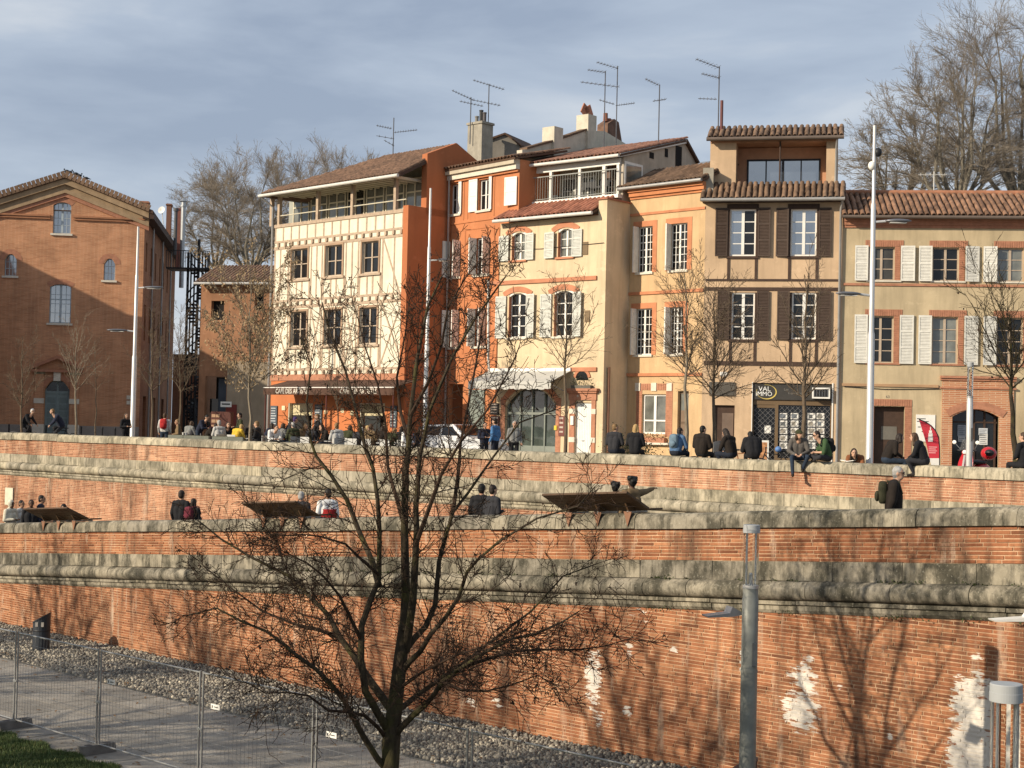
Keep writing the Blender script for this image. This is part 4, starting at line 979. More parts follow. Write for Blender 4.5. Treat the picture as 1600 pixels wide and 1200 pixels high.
    for a in (b0 + .15, b1 - .15): mb.bar(F.w(a, zA - .9, .03), F.w(a, zB - .05, of - .05), .035, .035)
    obj('awning_arm', mb, M_METAL, awn)
    for (x0, y0, x1, y1, c) in ((767, 630, 780, 648, (.05, .045, .04)), (768, 650, 781, 675, (.09, .03, .025)), (874, 650, 883, 681, (.16, .05, .04)), (867, 665, 871, 672, (.7, .5, .05))):
        r = F.rect(x0, y0, x1, y1); mb = MB(); F.box(mb, r[0], r[2], r[1], r[3], .02, .06); p_ = obj('sign_panel', mb, M('sign_%d' % x0, c, .6), h)
        mb = MB()
        for k in range(4): zz = r[3] - (r[3] - r[1]) * (k + .7) / 4.4; F.box(mb, r[0] + .05, r[2] - .06, zz, zz + (r[3] - r[1]) * .09, .06, .063)
        if x0 != 867: obj('print', mb, M('faded_print', (.45, .38, .32), .8), p_)
    # white door with brick surround, entablature, oculus with plants
    mb = MB(); F.box(mb, door[0], door[2], B, door[3], -.14, -.08); d = obj('door', mb, W_WHITE, h)
    mb = MB()
    for k in range(9): a = door[0] + (door[2] - door[0]) * (k + 1) / 10; F.box(mb, a - .006, a + .006, B + .1, door[3] - .05, -.08, -.076)
    obj('door_groove', mb, W_GREY, d); mb = MB(); F.box(mb, door[0] + .3, door[0] + .42, B + .95, B + 1.0, -.08, -.05); obj('letter_box', mb, M_METAL, d)
    for (a, b_) in ((door[0] - .26, door[0] - .001), (door[2] + .001, door[2] + .2)):
        mb = MB(); F.box(mb, a, b_, B, door[3] + .1, -.02, .05); obj('door_pilaster', mb, M_BKRED, h)
        for zz in (B + .9, door[3] - .45): trim(F, h, 'quoin', a - .01, b_ + .01, zz, zz + .2, .06, M_STONEW)
    for (d0, d1, o, e) in ((.101, .38, .07, .3), (.38, .46, .14, .36), (.46, .56, .2, .42)): trim(F, h, 'entablature', door[0] - e, door[2] + e - .06, door[3] + d0, door[3] + d1, o, M_BKRED)
    a, z = F.px(910, 590); mb = MB()
    mb.prism([F.w(a + .3 * math.cos(t), z - .1 + .36 * math.sin(t), .012) for t in [math.pi * k / 10 for k in range(11)]], F.n * .01); obj('fanlight', mb, G_DARK, h)
    arch_band(F, h, a, z - .1, .31, .36, .12, red, .05, 12)
    mb = MB(); F.box(mb, a - .42, a + .55, door[3] + .561, door[3] + .68, .03, .2); obj('planter', mb, M('lead_planter', (.12, .11, .09), .8), h)
    mb = MB(); rr = random.Random(9)
    for k in range(200):
        p = F.w(a + rr.uniform(-.45, .6), door[3] + .68 + abs(rr.gauss(0, .16)), rr.uniform(.0, .3)); dd = Vector((rr.uniform(-1, 1), rr.uniform(-1, 1), rr.uniform(-.6, 1))) * .07
        mb.quad(p, p + dd, p + dd + Vector((dd.y * .4, -dd.x * .4, .02)))
    tag(obj('planter_leaves', mb, M('olive_leaf', (.10, .10, .05), .8), h), kind='stuff')
    text_mesh('41', .14, M_STONEW, F, *F.px(905, 619), .075, .004, parent=h)
    mb = MB(); r = F.rect(894, 650, 898, 664); F.box(mb, r[0], r[2], r[1], r[3], .05, .12); obj('mail_box', mb, W_WHITE, h)
    # lower roof, terrace
    zs = (F.px(806, 322, -1.15)[1] + F.px(950, 311, -1.15)[1]) / 2
    ze = zt + .12; o = .38; sl = math.atan2(zs - ze, o + 1.15); ln = math.hypot(zs - ze, o + 1.15)
    roof_tiles(F, h, -.05, W - .43, ze, o, ln, sl, M_TERRA_RED, name='lower_roof')
    gutter(F, h, -.05, W - .43, ze - .07, o + .05, M_ZINCW, .07)
    a0 = F.px(814, 290, -1.2)[0]; ar = F.px(966, 262, -1.2)[0]
    mb = MB(); F.box(mb, a0 - .4, ar + .1, zs - .02, zs + .13, -4.5, -1.08); obj('terrace_slab', mb, W_WHITE, h)
    zr = (F.px(822, 262, -1.3)[1] + F.px(960, 249, -1.3)[1]) / 2
    for x, w_ in ((826, .1), (860, .12), (905, .12), (943, .15), (965, .12)):
        a = F.px(x, 280, -1.3)[0]; mb = MB(); F.box(mb, a - w_ / 2, a + w_ / 2, zs + .13, zr, -1.42, -1.3); obj('terrace_post', mb, W_WHITE, h)
    mb = MB(); F.box(mb, a0, ar, zr - .26, zr, -1.43, -1.29); obj('terrace_beam', mb, W_WHITE, h)
    hr = 1.0
    mb = MB(); F.box(mb, a0 - .35, ar, zs + .13 + hr, zs + .17 + hr, -1.16, -1.12); F.box(mb, a0 - .35, ar, zs + .2, zs + .225, -1.155, -1.13); rail = obj('railing', mb, M('railing_paint', (.26, .27, .25), .5), h)
    n = int((ar - a0 + .35) / .13)
    for k in range(n + 1):
        a = a0 - .35 + (ar - a0 + .35) * k / n; mb = MB(); F.box(mb, a - .006, a + .006, zs + .13, zs + .13 + hr, -1.146, -1.134); obj('baluster', mb, M('railing_paint', (.26, .27, .25), .5), rail)
    cream = M('terrace_wall_cream', (.50, .46, .34), .85)
    mb = MB(); F.box(mb, a0 - .12, a0 + .12, zs - .3, zr + .5, -4, -1.0); obj('terrace_end_wall', mb, st, h)
    ob = -2.6; mb = MB(); F.box(mb, a0, ar, zs, zr, -4.5, ob); obj('terrace_back_wall', mb, cream, h)
    F2 = Fac(tuple(F.w(0, 0, ob)[:2]), F.ang); step = (ar - a0) / 5
    for k in range(5):
        r = (a0 + k * step + .15, zs + .15 + (.9 if k == 0 else 0), a0 + (k + 1) * step - .12, zr - .35); window(F2, h, r, -.06, 1 if k % 2 else 2, 1 if k % 2 == 0 else 2, 0, W_WHITE, G_CURT if k % 3 else G_DARK, .06)
    # furniture on the terrace
    for (x, hh, w_, m_) in ((845, .65, .6, W_WHITE), (868, .45, .5, M_BLACK), (888, .9, .06, M_BLACK), (915, .75, .7, M_BLACK), (936, .8, .5, M_BLACK), (955, 1.4, .35, M('brown_blind', (.13, .08, .06), .8))):
        a = F.px(x, 290, -1.9)[0]; mb = MB(); F.box(mb, a - w_ / 2, a + w_ / 2, zs + .13 + hh * .55, zs + .13 + hh * .6 + (.5 if hh > 1 else .04), -2.2, -1.7)
        for sx in (-1, 1):
            for oo in (-2.18, -1.74): F.box(mb, a + sx * (w_ / 2 - .03) - .015, a + sx * (w_ / 2 - .03) + .015, zs + .13, zs + .13 + hh * .56, oo, oo + .03)
        if hh > .5: F.box(mb, a - w_ / 2, a + w_ / 2, zs + .13 + hh * .62, zs + .13 + hh * 1.1, -2.22, -2.19)
        obj('terrace_chair' if hh > .5 else 'terrace_table', mb, m_, h)
    # upper roof: slope found from the far verge seen at right
    S2 = Fac(tuple(F.w(ar + .12, 0, -1.1)[:2]), F.ang + math.pi / 2)
    dp, zpk = S2.px(1070, 219); ze2 = zr + .10; oe = -1.0
    sl2 = math.atan2(zpk - ze2, dp); ln2 = math.hypot(zpk - ze2, dp)
    roof_tiles(F, h, a0 - .1, ar + .25, ze2, oe, min(ln2, 6.5), sl2, M_TILE_R, name='upper_roof', joined=True)
    gutter(F, h, a0 - .15, ar + .2, ze2 - .07, oe + .05, M_ZINCW, .07)
    L6 = min(ln2, 6.5); pk = (L6 * math.cos(sl2), ze2 + L6 * math.sin(sl2))
    gw = M('grey_gable_render', (.44, .38, .30), .9, .18, 1.5, .3, streak=.3)
    mb = MB(); mb.prism([S2.w(.3, zs - .3), S2.w(.3, ze2 - .05), S2.w(pk[0], pk[1] - .12), S2.w(pk[0] + 1.0, pk[1] - .9), S2.w(pk[0] + 1.0, zs - .3)], -S2.n * .2); obj('gable_wall', mb, gw, h)
    mb = MB(); mb.prism([S2.w(-.05, ze2 - .12, .1), S2.w(-.05, ze2 + .02, .1), S2.w(pk[0], pk[1] + .02, .1), S2.w(pk[0], pk[1] - .14, .1)], -S2.n * .06); obj('bargeboard', mb, W_WHITE, h)
    mb = MB(); mb.prism([S2.w(pk[0] - .02, pk[1] + .04, .15), S2.w(pk[0] + 1.2, pk[1] - 1.0, .15), S2.w(pk[0] + 1.2, pk[1] - 1.12, .15), S2.w(pk[0] - .02, pk[1] - .1, .15)], -S2.n * (ar - a0)); obj('back_slope', mb, M_DECK, h)
    for (x, y, w_, hh) in ((1018, 243, .3, .25), (1041, 239, .22, .35), (1060, 245, .45, .9)):
        a, z = S2.px(x, y); mb = MB(); S2.box(mb, a - w_ / 2, a + w_ / 2, z - hh / 2, z + hh / 2, .0, .02); obj('gable_window', mb, M_DARK, h)
    r = S2.rect(985, 247, 990, 272); mb = MB(); S2.box(mb, .35, 1.6, zs + .3, zs + 1.5, .0, .03); obj('side_window', mb, W_WHITE, h)
    mb = MB(); S2.box(mb, .45, 1.5, zs + .4, zs + 1.4, .03, .035); obj('side_pane', mb, G_CURT, h)
    # party wall with chimneys at left
    S1 = Fac(tuple(F.w(a0 - .1, 0, -1.1)[:2]), F.ang + math.pi / 2)
    P = [S1.px(x, y) for x, y in ((816, 262), (816, 234), (823, 233), (864, 222), (917, 204), (945, 205), (990, 232), (990, 262))]
    mb = MB(); mb.prism([S1.w(a, z, .0) for a, z in P], -S1.n * .3); obj('party_wall', mb, M_CHIMW, h)
    mb = MB(); pts = [S1.px(x, y) for x, y in ((822, 234), (864, 222), (917, 204))]
    for k in range(2):
        (a, z), (b_, y) = pts[k], pts[k + 1]; mb.prism([S1.w(a, z + .02, .06), S1.w(b_, y + .02, .06), S1.w(b_, y + .1, .06), S1.w(a, z + .1, .06)], -S1.n * .42)
    obj('tile_capping', mb, M_TERRA_OLD, h)
    for (x0, x1, y0, y1, m_, tp) in ((861, 889, 202, 240, M_CHIMW, 0), (914, 941, 183, 226, M_CHIMW, 1)):
        a0_, z0_ = S1.px(x0 + 1, y1); a1_, z1_ = S1.px(x1 - 8, y0); zt_ = z1_
        mb = MB(); S1.box(mb, a0_, a0_ + .62, z0_ - .5, zt_, -.55, .12); c = obj('chimney', mb, m_, h)
        mb = MB()
        if tp:
            for sg in (-1, 1): mb.bar(S1.w(a0_ + .3 + sg * .24, zt_, -.2), S1.w(a0_ + .3, zt_ + .42, -.2), .5, .05, up=(S1.n.x, S1.n.y, 0))
            obj('chimney_tile_cap', mb, M_TERRA_RED, c)
    a, z = S1.px(958, 225); mb = MB(); mb.prism([S1.w(a - .35, z - .6, -.1), S1.w(a - .3, z + .9, -.1), S1.w(a + .2, z + 1.2, -.1), S1.w(a + .55, z + 1.1, -.1), S1.w(a + .8, z + .3, -.1), S1.w(a + 1.0, z - .6, -.1)], -S1.n * .6); c = obj('chimney', mb, M('sooty_brick', (.17, .10, .07), .95, .4, 3, .6), h)
    for k, dx in enumerate((-.15, .12, .4)): mb = MB(); mb.lathe([(.11, 0), (.10, .38)], S1.w(a + dx, z + 1.05 - .2 * k, -.35), 10); obj('chimney_pot', mb, M_TERRA_RED, c)
    pipe(h, [F.w(.2, zt - 1.1, .03), F.w(2.2, zt - 1.18, .03), F.w(W - .1, zt - 1.12, .03)], .012, M_BLACK, 'cable')
    pipe(h, pipe_pts(F, ((763, 437), (763, 560), (764, 576)), .12), .055, M_ZINCW)
    pipe(h, [SIDE.w(.25, B + 3.9, .08), SIDE.w(.25, B, .08)], .05, M('rusty_pipe', (.20, .10, .06), .7))
    return h
house_yellow()
# ------------------------------------------------------------------ orange house between the half-timbered and the yellow one
def house_orange():
    F = ORG_F; st = M('orange_render', (.50, .195, .085), .92, .14, .9, .25, 30, streak=.25)
    a1 = F.px(811, 300)[0]; zt = (F.px(700, 270)[1] + F.px(800, 250)[1]) / 2; b0 = F.px(700, 500)[0]
    h = thing('townhouse', F.w(a1 / 2, B, -3.5), 'narrow orange rendered house squeezed beside the half-timbered cafe', 'house')
    ws = [F.rect(704, 287, 718, 334), F.rect(748, 281, 765, 329)]; ws2 = [F.rect(702, 377, 718, 433), F.rect(743, 371, 764, 429)]; ws3 = [F.rect(701, 487, 716, 543), F.rect(741, 480, 758, 541)]
    lev = lambda w: [(r[0], sum(q_[1] for q_ in w) / 2, r[2], sum(q_[3] for q_ in w) / 2) for r in w]
    ws, ws2, ws3 = lev(ws), lev(ws2), lev(ws3)
    gd = F.rect(700, 600, 722, 740); gd = (max(.3, gd[0]), B, gd[2], gd[3])
    mb = MB(); F.wall(mb, -.1, a1, B, zt, ws + ws2 + ws3 + [gd], .22); mb.quad(F.w(a1, B), F.w(a1, zt), F.w(a1, zt, -7), F.w(a1, B, -7)); obj('wall', mb, st, h)
    rooms(F, h, ws + ws2 + ws3 + [gd], -.8)
    for i, r in enumerate(ws + ws2 + ws3):
        window(F, h, r, .12, 2, 2, 0, W_WHITE, G_DARK, .06, mull=.09); trim(F, h, 'sill', r[0] - .15, r[2] + .15, r[1] - .09, r[1], .08, M_STONEW)
        w_ = .30 if i in (0,) else .62
        if i < 2:
            shutter(F, h, (r[0] - w_, r[1] - .02, r[0] - .03, r[3] + .06), W_WHITE, .03, louvre=False); shutter(F, h, (r[2] + .02, r[1] - .02, r[2] + .2, r[3] + .06), W_WHITE, .03, louvre=False)
        else:
            mb = MB(); F.box(mb, r[0] - .02, r[0] + .03, r[1], r[3], -.02, .38); obj('shutter', mb, W_WHITE, h); mb = MB(); F.box(mb, r[2] - .03, r[2] + .02, r[1], r[3], -.02, .38); obj('shutter', mb, W_WHITE, h)
        mb = MB()
        for (x, y) in ((r[0] - w_ - .14, 1), (r[2] + .3, 1)): F.box(mb, x, x + .05, r[1] - .3, r[3] + .4, -.02, .02)
        F.box(mb, r[0] - w_ - .14, r[2] + .35, r[3] + .4, r[3] + .45, -.02, .021); obj('moulding', mb, st, h)
    r = F.rect(793, 277, 809, 321); shutter(F, h, r, W_WHITE, .03, louvre=False)
    for y in (345, 445, 560):
        z = F.px(735, y)[1]; trim(F, h, 'string_course', .0, a1 - 1.5 if y > 345 else a1 - .8, z - .07, z, .035, st)
    for d0, d1, o, m_ in ((0, .2, .32, M('cream_cornice', (.46, .40, .30), .85)), (.2, .42, .2, M_STONEW), (.42, .52, .1, st)): trim(F, h, 'cornice', -.05, a1, zt - d1, zt - d0 - .002, o, m_)
    roof_tiles(F, h, -.1, a1 + .1, zt + .05, .36, 3.0, R(13), M_TILE_J, joined=True, name='roof')
    pipe(h, [F.w(.3, zt, .2), F.w(.3, B, .1)], .05, M_ZINC)
    # shop panel beneath
    mb = MB(); r = F.rect(732, 609, 757, 740); F.box(mb, r[0], r[2], B, r[3], -.01, .05); obj('shop_shutter', mb, M('green_grey_shutter', (.22, .25, .22), .7), h)
    # grey chimney with three pots on the party line, and the grey dormer gable behind
    c, Fc, zc = chimney(h, 722, 759, 190, 262, 70.5, M_CONC, deep=.75)
    for k, (dx, hh) in enumerate(((-.22, .30), (.06, .55), (.27, .42))): mb = MB(); mb.lathe([(.085, 0), (.085, hh), (.10, hh), (.10, hh + .05)], Fc.w(dx, zc - .02, -.35), 10); obj('chimney_pot', mb, M('pot_grey_%d' % k, ((.22, .21, .19), (.05, .05, .05), (.10, .09, .09))[k], .7), c)
    D = 72.0; pts = [pt(x, y, D) for x, y in ((757, 250), (757, 220), (789, 209), (812, 228), (812, 250))]; mb = MB(); mb.prism(pts, (1.2, 3.0, 0)); obj('dormer_gable', mb, M('grey_dormer', (.22, .20, .17), .9), h)
    mb = MB(); mb.prism([pt(754, 222, D - .1), pt(789, 210, D - .1), pt(789, 207, D - .1), pt(754, 219, D - .1)], (1.2, 3.2, .1)); obj('dormer_roof', mb, M_DECK, h)
    mb = MB(); mb.prism([pt(789, 210, D - .1), pt(814, 229, D - .1), pt(814, 226, D - .1), pt(789, 207, D - .1)], (1.2, 3.2, .1)); obj('dormer_roof', mb, M_DECK, h)
    return h
house_orange()
# ------------------------------------------------------------------ half-timbered cafe house
def house_timber():
    F = TIM; W = ta1; st = M('cream_infill', (.74, .675, .525), .92, .10, 1.0, .25, 30, streak=.3); wood = M('taupe_timber', (.42, .32, .23), .85, .22, 6, .3)
    orr = M('cafe_orange_render', (.50, .17, .065), .9, .15, 1.2, .2)
    zb = (F.px(424, 352)[1] + F.px(625, 330)[1]) / 2                      # loggia floor
    zg = (F.px(425, 598)[1] + F.px(620, 590)[1]) / 2                     # top of the ground floor
    h = thing('cafe_house', F.w(W / 2, B, -4), 'half-timbered cream cafe house with brown awning and glazed top loggia', 'house')
    w3 = [F.rect(456, 390, 481, 437), F.rect(509, 383, 535, 432), F.rect(566, 376, 592, 424)]; w2 = [F.rect(454.5, 488, 479, 543), F.rect(507, 484, 533, 540), F.rect(562, 479, 589, 535)]
    lev = lambda w: [(r[0], sum(q_[1] for q_ in w) / 3, r[2], sum(q_[3] for q_ in w) / 3) for r in w]
    w3, w2 = lev(w3), lev(w2)
    mb = MB(); F.wall(mb, 0, W, zg, zb, w3 + w2, .2); mb.quad(F.w(0, B), F.w(0, zb), F.w(0, zb, -9), F.w(0, B, -9)); mb.quad(F.w(0, zb), F.w(W, zb), F.w(W, zb, -9), F.w(0, zb, -9)); obj('wall', mb, st, h)
    rooms(F, h, w3 + w2, -.7)
    for r in w3 + w2:
        window(F, h, r, .1, 2, 2, 0, W_BEIGE, G_DARK, .06, .04, mull=.08)
        t_ = .10
        for (x0, x1, y0, y1) in ((r[0] - t_, r[0] - .001, r[1] - .08, r[3] + .1), (r[2] + .001, r[2] + t_, r[1] - .08, r[3] + .1), (r[0], r[2], r[3] + .001, r[3] + .1)): trim(F, h, 'window_post', x0, x1, y0, y1, .04, M('light_timber', (.34, .23, .15), .8))
        trim(F, h, 'sill', r[0] - .2, r[2] + .2, r[1] - .12, r[1] - .02, .09, wood)
    def beam(a0, a1, z0, z1, o=.022): trim(F, h, 'timber_beam', a0, a1, z0, z1, o, wood)
    def stud(a, z0, z1, w_=.08): trim(F, h, 'timber_stud', a - w_ / 2, a + w_ / 2, z0, z1, .018, wood)
    def brace(a0, z0, a1, z1):
        mb = MB(); d = Vector((a1 - a0, z1 - z0)); d.normalize(); nx = Vector((-d.y, d.x)) * .04
        mb.prism([F.w(a0 + nx.x, z0 + nx.y, .015), F.w(a1 + nx.x, z1 + nx.y, .015), F.w(a1 - nx.x, z1 - nx.y, .015), F.w(a0 - nx.x, z0 - nx.y, .015)], -F.n * .03); obj('timber_brace', mb, wood, h)
    beam(-.02, W, zb - .12, zb + .03, .05)
    bands = []
    for (yl, yr) in ((381.5, 351.5), (471, 455.5), (578, 571)):
        z = (F.px(424, yl)[1] + F.px(624, yr)[1]) / 2; bands.append(z); beam(0, W, z - .10, z); beam(0, W, z - .42, z - .28)
        n = 18
        for k in range(n):
            a = W * (k + .7) / n; mb = MB(); F.box(mb, a - .06, a + .06, z - .28, z - .10, -.02, .09); obj('joist_end', mb, wood, h)
    rr = random.Random(3); spans = [(zb - .12, bands[0]), (bands[0] - .42, bands[1]), (bands[1] - .42, bands[2]), (bands[2] - .42, zg)]
    n = 15
    for k in range(n + 1): stud(W * k / n * .98 + .06, spans[0][0], spans[0][1], .09) if k else stud(.06, *spans[0])
    for ws, (zt_, zl_) in ((w3, spans[1]), (w2, spans[2])):
        for r in ws:
            for a in (r[0] - .15, r[2] + .15): stud(a, r[3] + .1, zt_, .1); stud(a, zl_, r[1] - .12, .1)
            for k in (1, 2): stud(r[0] + (r[2] - r[0]) * k / 3, zl_, r[1] - .12, .09)
        gaps = [(0, ws[0][0] - .2), (ws[0][2] + .2, ws[1][0] - .2), (ws[1][2] + .2, ws[2][0] - .2), (ws[2][2] + .2, W)]
        for gi, (g0, g1) in enumerate(gaps):
            stud(g0 + .06, zl_, zt_); stud(g1 - .06, zl_, zt_)
            if ws is w2:
                zm = (zl_ + zt_) / 2
                brace(g0 + .1, zl_ + (zm - zl_) * .1, g1 - .1, zt_ - .05); brace(g0 + .1, zt_ - .05, g1 - .1, zl_ + .4)
            elif gi in (0, 3):
                if gi == 0: stud((g0 + g1) / 2 - .1, zl_, zt_); brace(g0 + .25, zl_, g1 - .1, zt_)
                else: stud((g0 + g1) / 2 + .1, zl_, zt_); brace(g0 + .1, zt_, g1 - .25, zl_)
            else: stud((g0 + g1) / 2, zl_, zt_)
    # ground floor
    d1 = F.rect(449, 630, 487, 740); d2 = F.rect(561, 630, 600, 740); ds = [(d[0], B, d[2], d[3]) for d in (d1, d2)]
    mb = MB(); F.wall(mb, 0, W, B, zg - .002, ds, .3); obj('ground_floor_wall', mb, orr, h); rooms(F, h, ds, -1.2)
    for d in ds:
        trim(F, h, 'door_blind', d[0] + .05, d[2] - .05, d[3] - .55, d[3] - .02, -.2, M('cream_blind', (.55, .48, .30), .8), -.24)
        for a in (d[0] - .001, d[2] - .06): trim(F, h, 'door_post', a, a + .06, B, d[3], -.02, W_CREAM, -.2)
    for (x0, y0, x1, y1) in ((424, 634, 434, 668), (493, 632, 504, 668), (611, 634, 621, 668)):
        r = F.rect(x0, y0, x1, y1); mb = MB(); F.box(mb, r[0], r[2], r[1], r[3], .03, .06); p_ = obj('menu_board', mb, M('chalk_board', (.07, .09, .11), .7), h)
        mb = MB(); rq = random.Random(x0)
        for k in range(7): zz = r[3] - .1 - k * .12; F.box(mb, r[0] + .04, r[2] - .04 - rq.random() * .12, zz - .035, zz, .06, .063)
        obj('chalk_lines', mb, M('chalk', (.5, .52, .52), .9), p_)
    for (x, y) in ((441, 634), (507, 640), (548, 642), (533, 638)):
        r = F.rect(x, y, x + 5, y + 7); mb = MB(); F.box(mb, r[0], r[2], r[1], r[3], .01, .03); obj('notice', mb, M('cream_notice', (.62, .55, .36), .8), h)
    trim(F, h, 'brick_band', 0, W, zg, zg + .28, .05, M_BKRED)
    # awning with lettering
    of = 1.5; a0, za = F.px(412, 605.5, of); a1, z1 = F.px(616, 608, of); zv = (za + z1) / 2; zv2 = zv - .29
    can = M('brown_awning_canvas', (.085, .045, .03), .85)
    mb = MB(); mb.prism([F.w(a0, zg - .02, .04), F.w(a1, zg - .02, .04), F.w(a1, zv + .03, of), F.w(a0, zv + .03, of)], (0, 0, .025)); awn = obj('awning', mb, can, h)
    mb = MB(); F.box(mb, a0, a1, zv2, zv + .02, of, of + .02); val = obj('valance', mb, can, awn)
    mb = MB(); F.box(mb, a0, a1, zv + .02, zv + .055, of - .005, of + .025); obj('valance_piping', mb, W_WHITE, awn)
    wt = M('awning_lettering', (.72, .68, .58), .8); LW = a1 - a0
    for (x, y) in ((457, 611.5), (560, 612.5)):
        a, _ = F.px(x, y, of); t_ = text_mesh('CAFE DES ARTISTES', .31, wt, F, a, (zv + zv2) / 2 + .01, of + .022, .003, parent=val, name='lettering', sx=.92)
    for k in range(3): a = a0 + .1 + (LW - .2) * k / 2; mb = MB(); mb.tube([F.w(a, B, of - .05), F.w(a, zv, of - .05)], .035, 8); obj('awning_post', mb, M('dark_red_post', (.11, .03, .022), .6), awn)
    # loggia: posts, rail, glazed back
    oe = .62; ge = []
    zE = (F.px(408, 304, oe)[1] + F.px(622, 276.5, oe)[1]) / 2; e0, e1 = F.px(406, 304, oe)[0], F.px(623, 277, oe)[0]
    for x, m_ in ((425, wood), (437, wood), (497, wood), (551, wood), (618, wood)):
        a = F.px(x, 335, -.06)[0]; mb = MB(); F.box(mb, a - .08, a + .08, zb, zE + .12, -.14, .02); obj('loggia_post', mb, m_, h)
    mb = MB(); mb.tube([F.w(.05, zb + .45, -.05), F.w(W, zb + .45, -.05)], .025, 6); obj('loggia_rail', mb, W_CREAM, h)
    F2 = Fac(tuple(F.w(0, 0, -1.35)[:2]), F.ang); g0 = F2.px(456, 330)[0]; g1 = F2.px(664, 305)[0]
    mb = MB(); F2.box(mb, g0 - .5, g1 + .1, zb, zE + .9, -.35, -.2); obj('loggia_back_wall', mb, M('loggia_grey', (.33, .33, .28), .85), h)
    n = 7; stp = (g1 - g0) / n
    for k in range(n):
        window(F2, h, (g0 + k * stp + .06, zb + .05, g0 + (k + 1) * stp - .06, zE + .28), .02, 2, 1, 0, W_CREAM, G_CURT if k not in (3,) else G_DARK, .06, transom=.62, mull=.07)
    # roof plane, hipped at the left
    sl = R(27); up = -F.n * math.cos(sl) + Vector((0, 0, math.sin(sl))); nr = F.n * math.sin(sl) + Vector((0, 0, math.cos(sl))); E0 = F.w(0, zE + .06, oe)
    def rp_(x, y):
        d = ray(x, y); t_ = (E0 - CAM).dot(nr) / d.dot(nr); q_ = CAM + d * t_ - E0; return q_.dot(F.u), q_.dot(up)
    ha, hs = rp_(600, 247); kk = hs / (ha - e0); ln = hs; e1 = min(e1, W + .3)
    e = lambda a, s, hh=0: F.w(a, zE + .06, oe) + up * s + nr * hh
    verge = lambda a, s: s < (a - e0) * kk + .1
    hx = min(e1 - .2, e0 + ln / kk)
    mb = MB(); mb.prism([e(e0, 0), e(e1, 0), e(e1, ln), e(hx, ln)], nr * -.1); obj('roof', mb, M_DECK, h)
    roof_tiles(F, h, e0, e1, zE + .06, oe, ln, sl, M_TILE_J, joined=True, deck=False, verge=verge, pitch=.2, row=.34)
    mb = MB(); mb.prism([e(e0, -.02), e(hx, ln), e(hx, ln) - F.u * 2 - Vector((0, 0, 2)) - F.n * 2, F.w(e0, zE, -9)], (0, 0, -.08)); obj('hip_slope', mb, M_DECK, h)
    mb = MB(); mb.prism([e(hx, ln), e(e1, ln), e(e1, ln) - F.n * 6 - Vector((0, 0, 2.3)), e(hx, ln) - F.n * 6 - Vector((0, 0, 2.3))], (0, 0, -.08)); obj('back_slope', mb, M_DECK, h)
    gutter(F, h, e0, e1, zE, oe + .05, M_ZINCW, .075)
    n = 20
    for k in range(n): a = e0 + .3 + (e1 - e0 - .4) * k / n; mb = MB(); F.box(mb, a - .05, a + .05, zE - .02, zE + .09, -1.2, oe - .05); obj('rafter_end', mb, W_CREAM, h)
    mb = MB(); mb.prism([e(e1, 0, -.12), e(e1, 2.2, -.12), e(e1, 2.2, .02), e(e1, 0, .02)], F.u * .05); obj('bargeboard', mb, W_DKBROWN, h)
    pipe(h, [F.w(e0 + .1, zE - .05, oe), F.w(-.08, zE - .5, .1), F.w(-.08, B, .08)], .055, M_ZINC)
    # orange party wall (fin) between this house and the narrow orange one
    fin = M('orange_fin_render', (.44, .155, .065), .92, .14, .9, .25, 30, streak=.2)
    zf = F.px(632, 322)[1]; mb = MB(); F.box(mb, W, W + .34, B, zf, -3.6, .12); obj('party_wall', mb, fin, h)
    S = Fac(tuple(F.w(W + .34, 0, .0)[:2]), F.ang + math.pi / 2); d0, z0 = S.px(668, 240); d1_, z1_ = S.px(726, 226)
    mb = MB(); de = ln * math.cos(sl) - oe; zr_ = zE + .06 + (de + oe) * math.tan(sl) + .12; mb.prism([S.w(d0, zf - .3), S.w(d0, z0), S.w(de, max(zr_, z1_)), S.w(de + 2.5, max(zr_, z1_) - 1.2), S.w(de + 2.5, zf - .3)], -S.n * .34); obj('party_wall', mb, fin, h)
    r = F.rect(630, 583, 634, 590); 
    return h
house_timber()
